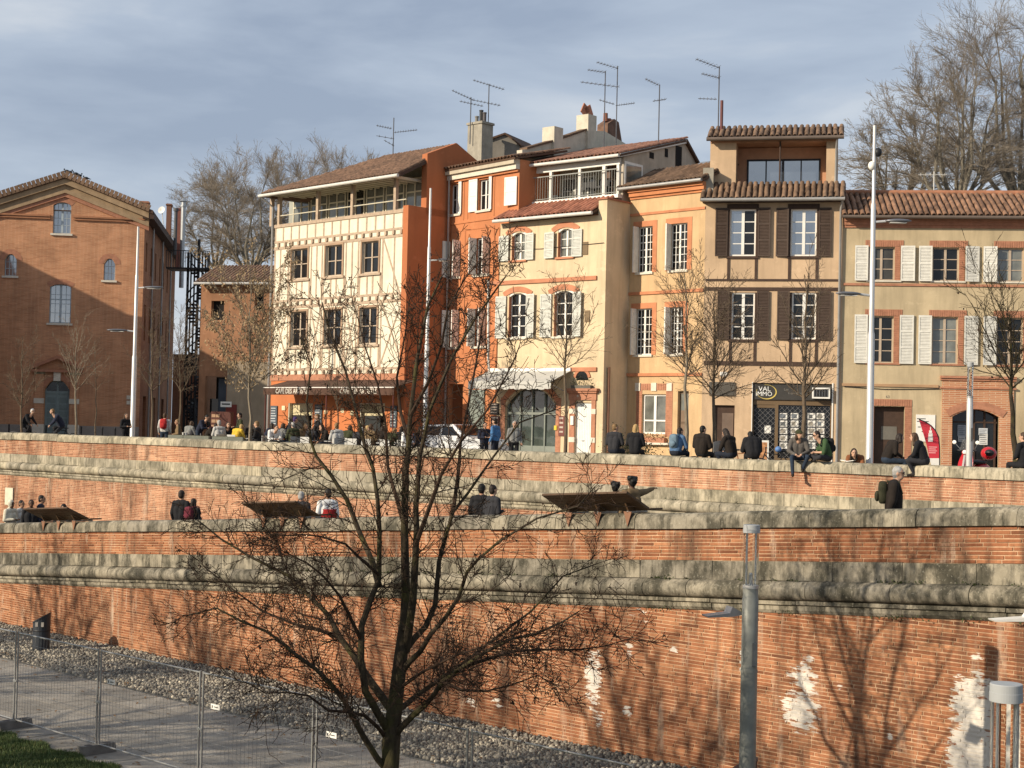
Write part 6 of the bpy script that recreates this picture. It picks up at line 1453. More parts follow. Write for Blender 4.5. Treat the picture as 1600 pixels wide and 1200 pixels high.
def plane_tree(x, D, ytop, spread, ybot, label, seed, dens, group, limbs=8, trunk=.38, lean=0, maxl=4, nlimb=1.0):
    """big old plane tree: several rising limbs, wide crown of fine twigs"""
    rr = random.Random(seed); b = pt(x, 660, D); base = Vector((b.x, b.y, PLAZA)); top = pt(x + lean, ytop, D).z; fz = pt(x, ybot, D).z; S = spread / FPX * D
    t = thing('plane_tree', base, label, 'tree', group)
    tube_part('trunk', [base, base + Vector((0, 0, (fz - PLAZA) * .5)), Vector((base.x + .1, base.y, fz))], [trunk * 1.15, trunk, trunk * .85], BK_PLANE, t, 10)
    segs = []; H = top - fz; nodes_ = []
    P = dict(n=(4, 4, 3, 2), wob=.085, up=.05, max=3, kids=(1.0, .8, .6), ang=(14, 40), len=(.45, .7), rr=.55, rmin=.0062)
    for i in range(limbs):
        a = i * 2.4 + rr.uniform(-.3, .3); ox = math.cos(a); oy = math.sin(a); e = .15 + .75 * ((i + .5) / limbs) ** .6
        tgt = Vector((base.x + ox * S * e * .75, base.y + oy * S * e * .55, fz + H * (.84 - .38 * e * e) * rr.uniform(.9, 1.0))); p0 = Vector((base.x, base.y, fz - .6 + .5 * rr.random()))
        m1 = p0.lerp(tgt, .35) + Vector((ox * .4, oy * .4, -H * .02)); m2 = p0.lerp(tgt, .7) + Vector((rr.gauss(0, .4), rr.gauss(0, .4), H * .04))
        pts = [p0, m1, m2, tgt]; rad = [trunk * .36, trunk * .21, trunk * .10, .018]
        tube_part('limb', pts, rad, BK_PLANE, t, 7)
        for k in range(3):
            for f in (0, .33, .66): nodes_.append((pts[k].lerp(pts[k + 1], f), (pts[k + 1] - pts[k]).normalized(), rad[k] + (rad[k + 1] - rad[k]) * f))
    for k in range(int(185 * dens)):            # branches reaching evenly into a rounded crown
        a = rr.uniform(0, 2 * math.pi); rq = math.sqrt(rr.random()); hz = rr.random()
        q_ = Vector((base.x + math.cos(a) * rq * S, base.y + math.sin(a) * rq * S * .7, fz + H * (.12 + .86 * hz * math.sqrt(max(0, 1 - .75 * rq * rq)))))
        c = min(nodes_, key=lambda n_: (n_[0] - q_).length + max(0, n_[0].z - q_.z + .5) * 2.0); p0, d0, r0 = c; L_ = (q_ - p0).length
        if L_ < .4: continue
        mid = p0 + d0 * L_ * .35 + (q_ - p0) * .22; prev = p0; rb = min(r0 * .6, .012 + .011 * L_); n_ = 5
        for s_ in range(1, n_ + 1):
            f = s_ / n_; e = p0 * (1 - f) ** 2 + mid * 2 * f * (1 - f) + q_ * f * f + Vector((rr.gauss(0, .05), rr.gauss(0, .05), rr.gauss(0, .05))); d = (e - prev).normalized()
            segs.append((tuple(prev), tuple(e), max(.01, rb * (1 - .8 * (s_ - 1) / n_)), max(.01, rb * (1 - .8 * f))))
            for _ in range(2 if f > .35 else 1):
                an = R(rr.uniform(15, 42)); nd = (d * math.cos(an) + perp(d, rr) * math.sin(an)); nd.z += .15; nd.normalize(); grow(prev.lerp(e, rr.random()), nd, rr.uniform(.6, 1.2) * min(1.7, H * .1), .009, 1, segs, rr, P)
            prev = e
        grow(q_, (q_ - mid).normalized(), H * .05, .011, 1, segs, rr, P)
    print(label, len(segs))
    tag(link('twigs', seg_mesh('twigs', segs, BK_PTWIG, tuple(base)), t), kind='stuff')
plane_tree(385, 118, 222, 120, 430, 'large grey bare tree left of the cafe roof, tallest of the group', 21, 1.1, 'big trees behind the houses', 8, .5)
plane_tree(330, 124, 240, 75, 420, 'grey bare tree furthest left behind the spiral staircase', 22, .9, 'big trees behind the houses', 6, .4)
plane_tree(478, 128, 212, 100, 420, 'grey bare tree showing above the left end of the cafe roof', 23, 1.1, 'big trees behind the houses', 7, .4)
plane_tree(545, 132, 220, 80, 400, 'small grey bare crown just above the middle of the cafe roof', 24, 1.0, 'big trees behind the houses', 6, .35)
plane_tree(1490, 84, 45, 150, 330, 'tall bare tree rising behind the long right roof', 25, 1.0, 'big trees behind the houses', 10, .5)
plane_tree(1590, 88, -60, 160, 330, 'tallest bare tree at the right edge of the sky', 26, 1.0, 'big trees behind the houses', 10, .55)
plane_tree(1400, 92, 150, 110, 330, 'lower bare tree beside the loggia roof', 27, .8, 'big trees behind the houses', 7, .35)
# ------------------------------------------------------------------ the foreground tree on the quay
def main_tree():
    rr = random.Random(77); D0 = 22.9; b = on_z(608, 1342, 0) if False else pt(608, 1342, D0)
    base = Vector((b.x, b.y, -.02)); t = thing('foreground_tree', base, 'big bare dark tree in front of the lower wall', 'tree')
    pp = lambda x, y, dd: pt(x, y, D0 + dd)
    k = D0 / FPX
    tube_part('trunk', [base, pp(609, 1260, 0), pp(610, 1200, 0), pp(611, 1160, 0), pp(615, 1120, 0), pp(621, 1070, 0), pp(627, 1020, 0), pp(632, 970, .05)], [.175, .14, .128, .138, .12, .108, .10, .075], BK_MAIN, t, 12)
    L = [  # px polylines with depth drift (m) and start radius in px
        ([(632, 985, 0), (634, 927, .1), (632, 830, .1), (634, 732, .0), (638, 703, 0), (641, 650, -.1), (652, 560, -.2), (668, 480, -.2), (690, 432, -.2)], 7.6),
        ([(634, 1018, 0), (645, 940, -.2), (649, 879, -.3), (651, 830, -.4), (650, 791, -.4), (656, 713, -.5), (672, 640, -.6), (706, 560, -.7), (744, 495, -.8), (790, 432, -.9)], 6.4),
        ([(606, 1140, 0), (589, 1112, -.2), (571, 1080, -.3), (564, 1030, -.3), (565, 978, -.3), (578, 940, -.3), (592, 905, -.3), (593, 830, -.3), (590, 781, -.2), (583, 732, -.2), (571, 703, -.2), (556, 640, -.1), (540, 580, 0), (516, 520, 0), (503, 472, 0)], 6.6),
        ([(612, 1110, 0), (577, 1062, .3), (555, 1028, .5), (532, 997, .7), (513, 961, .8), (484, 932, 1.0), (452, 900, 1.2), (395, 872, 1.4), (345, 842, 1.5), (312, 815, 1.6)], 6.5),
        ([(601, 1198, 0), (590, 1186, -.1), (568, 1151, -.3), (551, 1120, -.5), (537, 1094, -.6), (518, 1070, -.7), (494, 1046, -.8), (461, 1022, -.9), (434, 999, -1), (415, 986, -1), (380, 972, -1.1), (338, 950, -1.2), (292, 962, -1.2)], 5.4),
        ([(602, 1152, 0), (590, 1136, -.3), (570, 1118, -.6), (546, 1113, -.8), (513, 1110, -1), (482, 1087, -1.2), (451, 1082, -1.3), (415, 1083, -1.4), (392, 1070, -1.5)], 3.4),
        ([(616, 1152, 0), (625, 1139, -.1), (646, 1117, -.3), (665, 1101, -.4), (679, 1084, -.5), (691, 1065, -.6), (717, 1046, -.7), (760, 1018, -.8), (799, 998, -.9), (833, 992, -1), (878, 972, -1), (905, 955, -1)], 5.6),
        ([(724, 1042, -.7), (760, 1030, -.7), (804, 1017, -.6), (856, 1015, -.5), (904, 1015, -.5), (943, 1010, -.5), (984, 998, -.5)], 3.2),
        ([(620, 1112, 0), (640, 1096, .3), (658, 1082, .5), (689, 1060, .7), (724, 1036, .9), (770, 1000, 1.1), (830, 955, 1.3), (880, 900, 1.4), (935, 880, 1.5)], 4.6),
        ([(628, 1050, 0), (640, 1034, -.1), (656, 1019, -.3), (673, 991, -.4), (696, 965, -.5), (717, 932, -.6), (730, 893, -.6), (747, 874, -.7), (781, 845, -.8), (839, 810, -.9), (903, 791, -1), (930, 760, -1)], 5.0),
        ([(630, 1020, 0), (645, 1000, .1), (665, 979, .2), (680, 945, .3), (686, 877, .4), (698, 833, .5), (708, 800, .5), (730, 772, .6), (770, 715, .7), (812, 660, .8), (868, 640, .8)], 5.6),
        ([(592, 915, -.3), (582, 878, .0), (561, 830, .4), (542, 781, .5), (517, 742, .6), (494, 713, .6), (486, 690, .6), (479, 630, .6), (486, 570, .6), (470, 530, .6)], 4.8),
        ([(594, 900, -.3), (560, 870, -.6), (540, 850, -.8), (500, 838, -1), (470, 835, -1.1), (430, 838, -1.2)], 2.6),
        ([(634, 830, .1), (620, 780, .4), (606, 730, .6), (602, 660, .8), (590, 600, .9), (570, 540, 1), (560, 500, 1)], 3.6),
        ([(650, 850, -.4), (672, 790, -.7), (690, 740, -.9), (720, 690, -1.1), (762, 640, -1.2), (800, 570, -1.2), (812, 540, -1.2)], 3.6),
        ([(708, 800, .5), (716, 740, .8), (720, 690, 1), (734, 620, 1.2), (745, 560, 1.3), (755, 500, 1.3), (770, 440, 1.3)], 3.2),
        ([(532, 997, .7), (500, 985, .9), (460, 975, 1.2), (410, 955, 1.4), (360, 918, 1.5), (318, 885, 1.6)], 3.4),
        ([(564, 1000, -.3), (545, 960, -.6), (530, 930, -.8), (505, 900, -1), (480, 880, -1.1), (440, 860, -1.2), (400, 800, -1.2)], 3.2),
        ([(691, 1065, -.6), (720, 1078, -1), (760, 1080, -1.2), (800, 1070, -1.4), (840, 1055, -1.5), (870, 1072, -1.5)], 2.6),
        ([(625, 1075, 0), (660, 1050, -.6), (710, 1025, -1.1), (770, 1005, -1.5), (820, 985, -1.7)], 2.6),
        ([(638, 690, 0), (625, 640, .3), (620, 590, .5), (632, 530, .6), (640, 470, .6)], 3.2),
        ([(641, 650, -.1), (668, 600, -.4), (690, 540, -.6), (700, 480, -.7), (730, 430, -.8), (770, 388, -.9)], 3.0),
    ]
    segs = []
    P = dict(n=(5, 4, 3, 2), wob=.24, up=.035, max=3, kids=(1.7, 1.45, 1.05), ang=(28, 72), len=(.38, .66), rr=.62, rmin=.0045)
    tips = []
    for pts, r in L:
        p3 = [pp(*q_) for q_ in pts]; n = len(p3); rad = [max(.008, 1.08 * r * k * (1 - .84 * (i / (n - 1)) ** .85)) for i in range(n)]
        tube_part('limb', p3, rad, BK_MAIN if r > 4 else BK_TWIG, t, 8 if r > 4 else 6)
        tot = sum((p3[i + 1] - p3[i]).length for i in range(n - 1)); cnt = int(tot * (7.0 if p3[-1].z < 5.5 else 4.6))
        for c in range(cnt):
            f = .2 + .8 * (c + rr.random()) / cnt; j = min(n - 2, int(f * (n - 1))); q_ = p3[j].lerp(p3[j + 1], f * (n - 1) - j); d = (p3[j + 1] - p3[j]).normalized()
            an = R(rr.uniform(30, 75)); nd = (d * math.cos(an) + perp(d, rr) * math.sin(an)); nd.z += .12; nd.normalize()
            grow(q_, nd, rr.uniform(.4, 1.15) * (1.05 - .3 * f), min(.012, max(.0045, rad[j] * .4)), 1, segs, rr, P)
        grow(p3[-1], (p3[-1] - p3[-2]).normalized(), .5, .006, 1, segs, rr, P); tips.append(p3[-1])
    print('main tree segs', len(segs))
    tag(link('twigs', seg_mesh('twigs', segs, BK_TWIG, tuple(base)), t), kind='stuff')
    mb = MB()
    for i in range(300):          # withered leaf and seed clusters
        s = segs[rr.randrange(len(segs))]; p = Vector(s[1])
        for _ in range(rr.randrange(2, 6)):
            d = Vector((rr.gauss(0, 1), rr.gauss(0, 1), rr.gauss(-.3, 1))).normalized() * rr.uniform(.02, .06); w_ = perp(d.normalized(), rr) * rr.uniform(.01, .025)
            mb.quad(p, p + d * .6 + w_, p + d, p + d * .6 - w_)
    tag(obj('withered_leaves', mb, LEAF_DK, t), kind='stuff')
main_tree()
# ================================================================== people
SK = [M('skin_light', (.50, .30, .20), .55, .08, 8, 0), M('skin_tan', (.36, .20, .125), .55, .08, 8, 0), M('skin_brown', (.10, .052, .032), .5, .08, 8, 0)]
EYE = M('eye_dark', (.015, .012, .01), .3, 0, 5, 0); LIP = M('lip', (.30, .11, .085), .5, .05, 5, 0)
def cl(name, c): return M('cloth_' + name, c, .9, .22, 9, .25, 60)
def hr(name, c): return M('hair_' + name, c, .6, .3, 14, .3, 60)
CL = dict(black=cl('black', (.012, .012, .014)), char=cl('charcoal', (.028, .028, .032)), navy=cl('navy', (.016, .02, .038)), denim=cl('denim', (.075, .14, .25)), blue=cl('blue', (.06, .16, .33)), jeans=cl('jeans', (.022, .034, .055)), djeans=cl('dark_jeans', (.015, .019, .03)),
          grey=cl('grey', (.20, .20, .19)), lgrey=cl('light_grey', (.46, .45, .42)), cream=cl('cream', (.60, .55, .43)), white=cl('white', (.70, .69, .66)), brown=cl('brown', (.017, .012, .009)), rust=cl('rust', (.22, .085, .035)), olive=cl('olive', (.04, .045, .02)),
          green=cl('green', (.045, .085, .035)), red=cl('red', (.36, .022, .022)), tan=cl('tan', (.17, .115, .06)), plaid=cl('plaid', (.10, .09, .08)), yellow=cl('yellow', (.62, .40, .04)), wine=cl('wine', (.12, .018, .03)))
HR = dict(black=hr('black', (.010, .009, .008)), dark=hr('dark', (.022, .014, .010)), brown=hr('brown', (.06, .034, .018)), light=hr('light', (.19, .115, .05)), blonde=hr('blonde', (.38, .25, .105)), grey=hr('grey', (.36, .35, .33)), white=hr('white', (.66, .65, .62)), purple=hr('knit_purple', (.05, .025, .12)))
SHOE = cl('shoe', (.02, .016, .013))
def V3(*a): return Vector(a)
def pose(kind):
    """joints in metres; origin at the feet (standing) or on the seat (sitting); the figure faces +y"""
    J = {}
    if kind.startswith('stand'):
        J.update(pel=V3(0, 0, .95), ch=V3(0, .01, 1.27), nk=V3(0, .015, 1.47), hd=V3(0, .03, 1.63))
        for s in (-1, 1):
            J['sh%d' % s] = V3(.19 * s, 0, 1.41); J['el%d' % s] = V3(.25 * s, -.03, 1.13); J['ha%d' % s] = V3(.26 * s, .08, .90)
            J['hi%d' % s] = V3(.095 * s, 0, .93); J['kn%d' % s] = V3(.11 * s, .03, .50); J['an%d' % s] = V3(.12 * s, -.01, .08)
        if kind == 'stand_arms':           # forearms raised in front (phone, hands together)
            for s in (-1, 1): J['el%d' % s] = V3(.25 * s, .0, 1.13); J['ha%d' % s] = V3(.08 * s, .27, 1.16)
        if kind == 'stand_lean':           # leaning forward on the wall
            for k, dy in (('ch', .14), ('nk', .26), ('hd', .34)): J[k].y += dy; J[k].z -= dy * .35
            for s in (-1, 1): J['sh%d' % s] += V3(0, .2, -.08); J['el%d' % s] = V3(.3 * s, .34, 1.06); J['ha%d' % s] = V3(.12 * s, .5, 1.08)
        if kind == 'stand_up':             # one arm lifted round a neighbour
            J['el1'] = V3(.38, .05, 1.44); J['ha1'] = V3(.60, .1, 1.50)
        if kind == 'stand_walk':
            J['kn1'] = V3(.1, .18, .52); J['an1'] = V3(.1, .22, .10); J['kn-1'] = V3(-.1, -.02, .5); J['an-1'] = V3(-.1, -.30, .14); J['ha1'] = V3(.24, -.1, .92); J['ha-1'] = V3(-.24, .16, .93)
            J['hd'].y += .05; J['nk'].y += .03
    else:
        J.update(pel=V3(0, 0, .13), ch=V3(0, .03, .46), nk=V3(0, .06, .65), hd=V3(0, .09, .80))
        for s in (-1, 1):
            J['sh%d' % s] = V3(.185 * s, .03, .59); J['el%d' % s] = V3(.26 * s, .07, .32); J['ha%d' % s] = V3(.10 * s, .28, .26)
            J['hi%d' % s] = V3(.095 * s, .02, .10); J['kn%d' % s] = V3(.12 * s, .44, .10); J['an%d' % s] = V3(.12 * s, .47, -.34)
        if kind == 'sit_hunch':
            for k, dy, dz in (('ch', .10, -.03), ('nk', .22, -.08), ('hd', .33, -.14)): J[k] += V3(0, dy, dz)
            for s in (-1, 1): J['sh%d' % s] += V3(0, .15, -.06); J['el%d' % s] = V3(.25 * s, .28, .24); J['ha%d' % s] = V3(.06 * s, .46, .24)
        if kind == 'sit_forward':          # forearms on thighs, one leg hanging, one bent up
            for k, dy, dz in (('ch', .06, -.02), ('nk', .13, -.05), ('hd', .18, -.07)): J[k] += V3(0, dy, dz)
            for s in (-1, 1): J['sh%d' % s] += V3(0, .09, -.03); J['el%d' % s] = V3(.27 * s, .20, .27); J['ha%d' % s] = V3(.06 * s, .40, .17)
            J['kn1'] = V3(.18, .42, .10); J['an1'] = V3(.15, .45, -.36); J['kn-1'] = V3(-.25, .36, .12); J['an-1'] = V3(-.12, .22, -.22)
        if kind == 'sit_cross':            # cross-legged, hands together in front
            for k, dy, dz in (('ch', .07, -.02), ('nk', .15, -.05), ('hd', .23, -.08)): J[k] += V3(0, dy, dz)
            for s in (-1, 1): J['sh%d' % s] += V3(0, .10, -.03); J['el%d' % s] = V3(.26 * s, .20, .26); J['ha%d' % s] = V3(.04 * s, .40, .25); J['kn%d' % s] = V3(.33 * s, .34, .13); J['an%d' % s] = V3(-.08 * s, .34, .06 + .05 * (s > 0))
        if kind == 'sit_side':             # legs swung over the edge to the right
            for k, dy, dz in (('ch', .09, -.02), ('nk', .20, -.06), ('hd', .29, -.10)): J[k] += V3(0, dy, dz)
            for s in (-1, 1): J['sh%d' % s] += V3(0, .14, -.04); J['el%d' % s] = V3(.26 * s, .14, .30); J['ha%d' % s] = V3(.14 * s, .38, .20); J['kn%d' % s] = V3(.12 * s + .10, .43, .08); J['an%d' % s] = V3(.12 * s + .14, .40, -.36)
        if kind == 'sit_ride':             # on a bicycle, hands on the bar
            for k, dy, dz in (('ch', .12, -.03), ('nk', .27, -.05), ('hd', .36, -.02)): J[k] += V3(0, dy, dz)
            for s in (-1, 1): J['sh%d' % s] += V3(0, .2, -.03); J['el%d' % s] = V3(.27 * s, .36, .34); J['ha%d' % s] = V3(.24 * s, .55, .14); J['kn%d' % s] = V3(.1 * s, .36, -.10 + .14 * s); J['an%d' % s] = V3(.1 * s, .18, -.48 + .14 * s)
    return J
def body_mesh(name, kind, hair='short', bulk=.012, sleeve=True, yaw=0, nod=0, hat=False, glasses=False, hood=False, skirt=False):
    J = pose(kind); P = []     # (type, args, slot)
    cap = lambda a, ra, b, rb, m_: P.append(('c', Vector(a), ra, Vector(b), rb, m_))
    sph = lambda c, r, m_: P.append(('e', Vector(c), Vector(r), m_))
    T, PA, SKN, HA, SH = 0, 1, 2, 3, 4
    sp = (J['ch'] - J['pel'])
    cap(J['pel'] + V3(-.06, 0, 0), .125, J['pel'] + V3(.06, 0, 0), .125, PA)
    cap(J['pel'] + sp * .15 + V3(-.05, 0, 0), .125 + bulk, J['ch'] + V3(-.075, 0, -.02), .125 + bulk, T); cap(J['pel'] + sp * .15 + V3(.05, 0, 0), .125 + bulk, J['ch'] + V3(.075, 0, -.02), .125 + bulk, T)
    cap(J['sh-1'] * .75 + J['sh1'] * .25, .085 + bulk, J['sh1'] * .75 + J['sh-1'] * .25, .085 + bulk, T)
    cap(J['nk'] - V3(0, 0, .06), .065, J['hd'] - V3(0, .01, .06), .052, SKN)
    if hood: cap(J['nk'] + V3(-.05, -.04, -.01), .075, J['nk'] + V3(.05, -.04, -.01), .075, T)
    for s in (-1, 1):
        a, b, c = J['sh%d' % s], J['el%d' % s], J['ha%d' % s]; w_ = c + (b - c) * .18
        cap(a, .066 + bulk, b, .05 + bulk * .8, T)
        m_ = T if sleeve else SKN
        cap(b, (.048 if sleeve else .04) + bulk * .7 * sleeve, w_, (.036 if sleeve else .028) + bulk * .5 * sleeve, m_); cap(w_, .027, c, .032, SKN)
        h_, k, n_ = J['hi%d' % s], J['kn%d' % s], J['an%d' % s]
        cap(h_, .092, k, .066, PA); cap(k, .064, n_, .046, PA)
        f = V3(0, 1, 0) if kind != 'sit_cross' else V3(-s, .2, 0).normalized()
        cap(n_ + V3(0, 0, -.035), .045, n_ + f * .15 + V3(0, 0, -.05), .035, SH)
    if skirt: cap(J['pel'], .17, (J['kn1'] + J['kn-1']) / 2 * .6 + J['pel'] * .4, .17, PA)
    RM = Matrix.Rotation(yaw, 3, 'Z') @ Matrix.Rotation(-nod, 3, 'X'); hd = J['hd']
    hp = lambda x, y, z: hd + RM @ V3(x, y, z)
    sph(hp(0, 0, .02), (.077, .095, .105), SKN); sph(hp(0, .035, -.055), (.055, .058, .06), SKN); sph(hp(0, .10, -.012), (.014, .024, .022), SKN)
    for s in (-1, 1): sph(hp(.08 * s, -.005, 0), (.014, .022, .032), SKN)
    if hood: sph(hp(0, -.03, .03), (.105, .11, .13), T)
    elif hair != 'bald':
        sph(hp(0, -.018, .045), (.086, .096, .092), HA); sph(hp(0, -.05, -.01), (.078, .06, .085), HA)
        if hair == 'bob': 
            for s in (-1, 1): cap(hp(.065 * s, -.02, .02), .04, hp(.075 * s, -.02, -.10), .04, HA)
            cap(hp(0, -.06, 0), .07, hp(0, -.06, -.11), .06, HA)
        if hair == 'long':
            for s in (-1, 1): cap(hp(.065 * s, -.02, .02), .04, hp(.08 * s, -.02, -.20), .038, HA)
            cap(hp(0, -.06, 0), .075, hp(0, -.10, -.24), .07, HA); cap(hp(0, -.10, -.22), .07, hp(0, -.11, -.36), .045, HA)
        if hair == 'curly':
            for k in range(14): a = k * 2.4; sph(hp(.075 * math.cos(a), -.02 + .075 * math.sin(a), .05 + .05 * math.sin(k * 1.7)), (.04, .04, .04), HA)
    if hat: sph(hp(0, -.005, .065), (.098, .108, .085), 6); sph(hp(0, .10, .055), (.07, .07, .014), 6)
    mb = MB(); sub = []
    for p in P:
        if p[0] == 'c':
            mb.ell(p[1], (p[2],) * 3, 10, 7); mb.ell(p[3], (p[4],) * 3, 10, 7); mb.tube([p[1], p[3]], [p[2], p[4]], 12)
        else: mb.ell(p[1], p[2], 12, 9, RM)
    me = mb.mesh('tmp', M_BLACK); o = link('tmp', me); md = o.modifiers.new('r', 'REMESH'); md.mode = 'VOXEL'; md.voxel_size = .0155; md.use_smooth_shade = True
    sm = o.modifiers.new('s', 'SMOOTH'); sm.factor = .5; sm.iterations = 3
    dg = bpy.context.evaluated_depsgraph_get(); me2 = bpy.data.meshes.new_from_object(o.evaluated_get(dg)); bpy.data.objects.remove(o); bpy.data.meshes.remove(me)
    nf = len(me2.polygons); C = np.empty(nf * 3); me2.polygons.foreach_get('center', C); C = C.reshape(-1, 3)
    best = np.full(nf, 9e9); mi = np.zeros(nf, np.int32)
    for p in P:
        if p[0] == 'c':
            A, Bq = np.array(p[1]), np.array(p[3]); ab = Bq - A; t = np.clip(((C - A) @ ab) / max(1e-9, ab @ ab), 0, 1); d = np.linalg.norm(C - A - t[:, None] * ab, axis=1) - (p[2] + (p[4] - p[2]) * t); m_ = p[5]
        else:
            q_ = (C - np.array(p[1])) @ np.array(RM); r = np.array(p[2]); kk = np.linalg.norm(q_ / r, axis=1); d = (kk - 1) * r.min(); m_ = p[3]
        k = d < best - (.004 if m_ == SKN else 0); best[k] = d[k]; mi[k] = m_
    # the face opening stays skin where hair would creep over it
    q_ = (C - np.array(hd)) @ np.array(RM); face = (q_[:, 1] > .055) & (q_[:, 2] < .062) & (q_[:, 2] > -.13) & (np.abs(q_[:, 0]) < .07); mi[face & np.isin(mi, (HA, 0) if hood else (HA,))] = SKN
    me2.materials.clear()
    me2.polygons.foreach_set('material_index', mi); 
    # fingers, eyes, mouth (and glasses) welded into the same mesh
    det = MB()
    for s in (-1, 1):
        det.cur = 2; w_ = J['ha%d' % s]; fo = (J['ha%d' % s] - J['el%d' % s]).normalized(); sd_ = fo.cross(V3(0, 0, 1)); sd_ = sd_.normalized() if sd_.length > .1 else V3(1, 0, 0); dn = sd_.cross(fo)
        for i, ln in enumerate((.062, .075, .08, .072)):
            o_ = w_ + fo * .02 + sd_ * (.027 - .018 * i) * s; det.tube([o_, o_ + fo * ln * .55 - dn * .008 * (1 if dn.z > 0 else -1), o_ + fo * ln * .9 - dn * .03 * (1 if dn.z > 0 else -1)], [.0095, .0085, .007], 5)
        det.tube([w_ - fo * .015 + sd_ * .025 * s, w_ + fo * .02 + sd_ * .05 * s, w_ + fo * .05 + sd_ * .045 * s], [.011, .010, .008], 5)
        det.cur = 5; det.ell(hp(.033 * s, .088, .018), (.013, .008, .007), 6, 4, RM); det.cur = 3; det.ell(hp(.034 * s, .088, .036), (.019, .008, .005), 6, 4, RM)
        if glasses: det.cur = 5; det.ell(hp(.034 * s, .098, .016), (.028, .008, .02), 8, 5, RM); det.tube([hp(.06 * s, .09, .02), hp(.082 * s, .0, .02)], .004, 4)
    det.cur = 7; det.ell(hp(0, .091, -.062), (.024, .008, .007), 6, 4, RM)
    dm = bpy.data.meshes.new('d'); dm.from_pydata(det.v, [], det.f); dm.polygons.foreach_set('material_index', det.mi); dm.polygons.foreach_set('use_smooth', [True] * len(dm.polygons))
    bm = bmesh.new(); bm.from_mesh(me2); bm.from_mesh(dm); bm.to_mesh(me2); bm.free(); bpy.data.meshes.remove(dm)
    me2.name = name
    for m_ in (CL['black'], CL['djeans'], SK[0], HR['dark'], SHOE, EYE, CL['brown'], LIP): me2.materials.append(m_)
    me2.polygons.foreach_set('use_smooth', [True] * len(me2.polygons)); return me2, J
_BM = {}
def body(**k):
    key = tuple(sorted(k.items()))
    if key not in _BM: _BM[key] = body_mesh('person', **k)
    return _BM[key]
def person(loc, facing, label, top='black', pants='djeans', skin=0, hcol='dark', cap='brown', scale=1.0, group=None, **k):
    me, J = body(**k); o = link('person', me); o.location = loc; o.rotation_euler = (0, 0, R(facing) - math.pi / 2); o.scale = (scale,) * 3
    for i, m_ in ((0, CL[top]), (1, CL[pants]), (2, SK[skin]), (3, HR[hcol]), (6, CL[cap])):
        o.material_slots[i].link = 'OBJECT'; o.material_slots[i].material = m_
    tag(o, label, 'person', group); return o, J
def local(o, v): return Vector(o.location) + Matrix.Rotation(o.rotation_euler.z, 3, 'Z') @ (Vector(v) * o.scale[0])
def backpack(o, J, label, mat):
    """rucksack resting on the back of a person (a thing of its own)"""
    c = (J['ch'] + J['sh1'] * .5 + J['sh-1'] * .5) / 2 + V3(0, -.19, -.05); rot = Matrix.Rotation(o.rotation_euler.z, 3, 'Z'); p = local(o, c)
    t = thing('backpack', p, label, 'backpack'); mb = MB()
    for k in range(9):
        f = -1 + 2 * k / 8
    n, m_ = 14, 9; b = len(mb.v)
    for i in range(m_ + 1):
        ph = math.pi * i / m_
        for j in range(n):
            tt = 2 * math.pi * j / n; sx = lambda v: math.copysign(abs(v) ** .55, v)
            q_ = V3(.14 * sx(math.cos(tt)) * math.sin(ph) ** .5, .085 * sx(math.sin(tt)) * math.sin(ph) ** .5, .21 * sx(math.cos(ph)) * (1.0)); mb.v.append(tuple(p + rot @ q_))
    for i in range(m_):
        for j in range(n): mb.f.append((b + i * n + j, b + (i + 1) * n + j, b + (i + 1) * n + (j + 1) % n, b + i * n + (j + 1) % n)); mb.mi.append(0)
    obj('bag', mb, mat, t, True)
    mb = MB(); mb.ell(p + rot @ V3(0, -.10, -.07), (.115, .05, .10), 12, 8, rot); obj('front_pocket', mb, mat, t, True)
    for s in (-1, 1):
        mb = MB(); mb.tube([p + rot @ V3(.09 * s, .08, -.16), p + rot @ V3(.15 * s, .34, .0), p + rot @ V3(.12 * s, .28, .2), p + rot @ V3(.07 * s, .07, .2)], .02, 6); obj('strap', mb, mat, t, True)
    return t
def on_coping(x, o=-.2): a = UPP.px(x, 705)[0]; return UPP.w(a, ZUP, o)
def on_ramp(x, o=-.95):
    q_ = LOW.p + LOW.n * o; d = ray(x, 780); t_ = (q_ - CAM).dot(LOW.n) / d.dot(LOW.n); h_ = CAM + d * t_; a = (h_ - LOW.p).dot(LOW.u); return LOW.w(a, ramp_z(a), o)
def on_plaza(x, D): p = pt(x, 670, D); return Vector((p.x, p.y, PLAZA))
WU = math.degrees(UPP.ang)
# --- sitting on the upper coping, right half
person(on_coping(953), 62, 'light-haired person in charcoal jacket on the coping, leftmost of the sitters', 'char', 'djeans', 0, 'light', kind='sit', yaw=-.7)
person(on_coping(986), 70, 'blonde person in a black coat with pale scarf on the coping', 'black', 'black', 0, 'blonde', kind='sit', hair='bob', yaw=-.2)
o, J = person(on_coping(1049), 52, 'person in a blue denim jacket with rucksack on the coping', 'denim', 'djeans', 0, 'dark', kind='sit_forward', yaw=-.3)
backpack(o, J, 'washed blue rucksack on the person in denim', cl('washed_blue', (.13, .19, .24)))
person(on_coping(1090), 55, 'person in a dark quilted jacket beside the tree trunk', 'brown', 'black', 0, 'black', kind='sit', bulk=.03, yaw=-.4)
pr, J = person(on_coping(1138), 130, 'long-haired person in a dark jacket reading a newspaper on the coping', 'brown', 'djeans', 0, 'dark', kind='sit_forward', hair='long', nod=.35)
person(on_coping(1172), 95, 'person all in black bent right over on the coping', 'black', 'black', 0, 'black', kind='sit_hunch', bulk=.035, nod=.5)
person(on_coping(1247, -.02), -100, 'man in plaid shirt and cap dangling one leg over the wall', 'plaid', 'jeans', 0, 'brown', cap='olive', kind='sit_forward', hat=True, hair='bob', yaw=.75)
